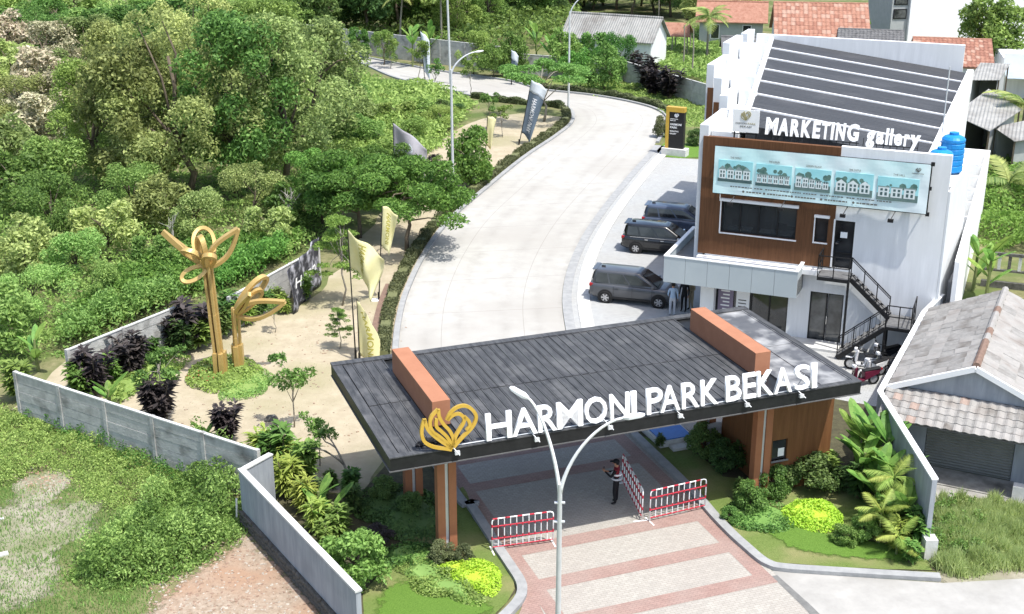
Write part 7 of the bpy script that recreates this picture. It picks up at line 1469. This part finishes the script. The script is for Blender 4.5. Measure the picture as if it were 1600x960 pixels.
# --- undergrowth: what nobody could count
def in_poly(u, v, poly):
    ins = np.zeros(len(u), bool); n = len(poly); j = n - 1
    for i in range(n):
        xi, yi = poly[i]; xj, yj = poly[j]; c = ((yi > v) != (yj > v)) & (u < (xj - xi) * (v - yi) / (yj - yi + 1e-12) + xi); ins ^= c; j = i
    return ins
def Pn(u, v):
    a = (u - 800) / FPX; b = (v - 480) / FPX; dz = -SP - b * CP; t = -CAM_H / dz; return a * t, (CP - b * SP) * t
def cover(name, label, cat, poly, n, nb, rb, hb_, mat, ls, seed, blade=False, hmin=.1):
    rg = np.random.default_rng(seed); us = [p[0] for p in poly]; vs = [p[1] for p in poly]; U, Vv = [], []
    u = rg.uniform(min(us), max(us), n * 3); v = rg.uniform(min(vs), max(vs), n * 3); k = in_poly(u, v, poly); u, v = u[k][:n], v[k][:n]; x, y = Pn(u, v); rag = .22 if not blade else .12; x = x + rg.normal(size=len(x)) * rag; y = y + rg.normal(size=len(x)) * rag
    ub = rg.uniform(min(us), max(us), nb * 4); vb = rg.uniform(min(vs), max(vs), nb * 4); k = in_poly(ub, vb, poly); bx, by = Pn(ub[k][:nb], vb[k][:nb]); dist = np.hypot(bx, by) / 60
    br = rg.uniform(rb[0], rb[1], len(bx)) * np.maximum(.7, dist); bh = rg.uniform(hb_[0], hb_[1], len(bx)); top = np.full(len(x), hmin); nx = np.zeros(len(x)); ny = np.zeros(len(x))
    for s in range(0, len(x), 20000):
        dx = x[s:s + 20000, None] - bx[None]; dy = y[s:s + 20000, None] - by[None]; q = (dx * dx + dy * dy) / (br * br)[None]; h = np.where(q < 1, bh[None] * np.sqrt(np.maximum(0, 1 - q)), 0); i = h.argmax(1); r_ = np.arange(len(i)); hm = h[r_, i]; top[s:s + 20000] = np.maximum(hmin, hm); g_ = hm > hmin; nx[s:s + 20000] = np.where(g_, dx[r_, i] / br[i], 0); ny[s:s + 20000] = np.where(g_, dy[r_, i] / br[i], 0)
    z = top * rg.uniform(.5, 1.08, len(x)); dd = np.hypot(x, y); L_ = ls * np.maximum(.7, dd / 60)
    if blade:
        N_ = unit(np.stack([rg.normal(size=len(x)), rg.normal(size=len(x)), rg.normal(size=len(x)) * .2], 1)); Vq, F = leaf_quads(np.stack([x, y, z * .5], 1), N_, np.maximum(L_, top), L_ * .12, rg, .1, np.array([0, 0, 1.0]))
    else: Vq, F = leaf_quads(np.stack([x, y, z], 1), unit(np.stack([nx, ny, np.full(len(x), .6)], 1) + rg.normal(size=(len(x), 3)) * .7), L_, L_ * .45, rg)
    o = link(name, np_mesh(name, Vq, F, mat)); return tag(o, label, cat, kind='stuff')
LEFT = [(-40,620),(0,605),(18,582),(105,546),(270,486),(350,456),(478,396),(530,340),(600,285),(640,262),(700,225),(745,160),(690,142),(620,128),(560,108),(480,80),(440,55),(440,-20),(-40,-20)]
cover('undergrowth', 'dense green undergrowth of the wood left of the yard', 'undergrowth', LEFT, 60000, 300, (.8, 2.2), (.2, 1.2), l_weed, .2, 1)
cover('undergrowth', 'bright thicket filling the bend between the wood and the far road', 'undergrowth', [(560,120),(620,138),(690,152),(738,166),(720,190),(690,225),(640,262),(600,285),(560,300),(500,300),(480,200),(520,130)], 26000, 70, (1.0, 2.4), (.3, 1.5), l_weed, .22, 2)
cover('undergrowth', 'bright low weeds between the wood and the panel walls', 'undergrowth', [(100,540),(265,482),(350,450),(478,392),(440,380),(300,395),(200,440),(120,500)], 22000, 110, (.8, 1.5), (.6, 1.3), l_bright, .2, 3)
cover('dry_scrub', 'dry brownish scrub at the upper left', 'scrub', [(-20,60),(90,75),(140,150),(120,230),(60,270),(-20,270)], 14000, 60, (1.0, 2.2), (.8, 2.2), l_dry, .3, 4)
WEED = [(300,700),(345,712),(395,745),(378,800),(378,828),(330,868),(260,905),(170,918),(112,905),(150,850),(200,800),(270,760),(285,720)]
cover('weeds', 'tall green weeds heaped against the plastered wall', 'weeds', WEED, 20000, 60, (.35, 1.0), (.3, 1.35), l_mid, .19, 5)
cover('weeds', 'pale green creepers growing through the tall weeds by the plastered wall', 'weeds', WEED, 14000, 45, (.3, .9), (.35, 1.45), l_weed, .17, 25)
cover('grass', 'green grass and creepers below the front panel wall', 'grass', [(-20,630),(30,650),(110,668),(180,705),(260,735),(300,730),(270,765),(200,800),(150,790),(110,740),(60,735),(-20,770)], 26000, 90, (.3, .9), (.08, .55), l_weed, .13, 6)
cover('creepers', 'green creepers spilling over the short back wall', 'creepers', [(95,560),(180,520),(262,490),(275,480),(262,472),(180,500),(95,540)], 5000, 40, (.4, .8), (1.2, 2.1), l_weed, .18, 21)
cover('creepers', 'bright weeds spilling over the low wall behind the sculptures', 'creepers', [(345,462),(420,430),(448,414),(440,402),(410,415),(340,448)], 4000, 40, (.4, .8), (1.0, 1.9), l_bright, .18, 22)
cover('weeds', 'creepers climbing the foot of the front panel wall', 'weeds', [(30,648),(110,668),(180,704),(260,734),(330,745),(395,740),(395,752),(330,765),(250,755),(170,722),(100,684),(30,662)], 7000, 60, (.25, .6), (.25, .9), l_bright, .14, 23)
cover('tufts', 'sparse grass tufts on the sand', 'grass', [(120,620),(270,540),(420,490),(480,490),(600,360),(640,320),(700,240),(800,195),(880,190),(760,295),(660,400),(625,520),(620,690),(480,760),(400,700)], 2600, 160, (.15, .35), (.06, .16), l_grass, .12, 24, True, .0)
cover('grass', 'thin short grass across the lower left ground', 'grass', [(-20,760),(150,760),(210,800),(110,900),(250,915),(230,960),(180,1000),(-20,1000)], 9000, 46, (.3, 1.0), (.03, .22), l_weed, .30, 7, True, .03)
cover('tall_grass', 'tall wild grass in front of the tiled house', 'grass', [(1468,790),(1500,780),(1560,790),(1640,800),(1640,890),(1560,893),(1500,905),(1462,890),(1462,840)], 24000, 110, (.3, .8), (.25, .85), l_grass, .36, 8, True, .2)
cover('weeds', 'leafy weeds among the tall grass before the tiled house', 'weeds', [(1462,800),(1490,790),(1530,800),(1540,870),(1500,890),(1462,880)], 5000, 40, (.25, .5), (.3, .8), l_weed, .16, 18)
cover('lawn_blades', 'short blades on the left lawn', 'grass', [(604,903),(640,893),(700,914),(755,938),(775,948),(750,985),(690,1030),(570,1030),(572,945)], 9000, 60, (.2, .4), (.06, .1), l_bright, .07, 9, True, .05)
cover('lawn_blades', 'short blades on the right lawn', 'grass', [(1180,812),(1230,818),(1310,840),(1380,850),(1440,860),(1440,884),(1350,880),(1260,868),(1205,845)], 9000, 60, (.2, .4), (.06, .1), l_bright, .07, 10, True, .05)
cover('undergrowth', 'green undergrowth right of the ribbed wall', 'undergrowth', [(1548,240),(1620,225),(1680,300),(1640,400),(1560,395),(1530,380),(1535,320)], 12000, 50, (.8, 1.6), (.6, 1.9), l_bright, .2, 11)
cover('undergrowth', 'dense undergrowth of the wood behind the far wall', 'undergrowth', [(440,50),(560,68),(660,80),(790,90),(860,75),(905,60),(905,-30),(440,-30)], 22000, 130, (1.2, 2.4), (1.0, 3.0), l_mid, .22, 12)
cover('undergrowth', 'weedy ground around the shack and palm', 'undergrowth', [(1000,108),(1030,60),(1180,50),(1180,80),(1120,100),(1100,135),(1060,118)], 10000, 60, (.6, 1.4), (.3, 1.2), l_weed, .18, 13)
cover('undergrowth', 'wood edge far behind the white house', 'undergrowth', [(880,20),(1200,8),(1200,-40),(880,-40)], 9000, 60, (1.2, 2.2), (1.0, 3.4), l_mid, .22, 14)
cover('grass', 'grassy verge beyond the road bend', 'grass', [(930,150),(972,154),(1022,167),(1048,186),(1095,200),(1110,160),(1060,124),(985,112),(905,108),(900,130)], 9000, 50, (.4, 1.0), (.1, .5), l_weed, .14, 15)
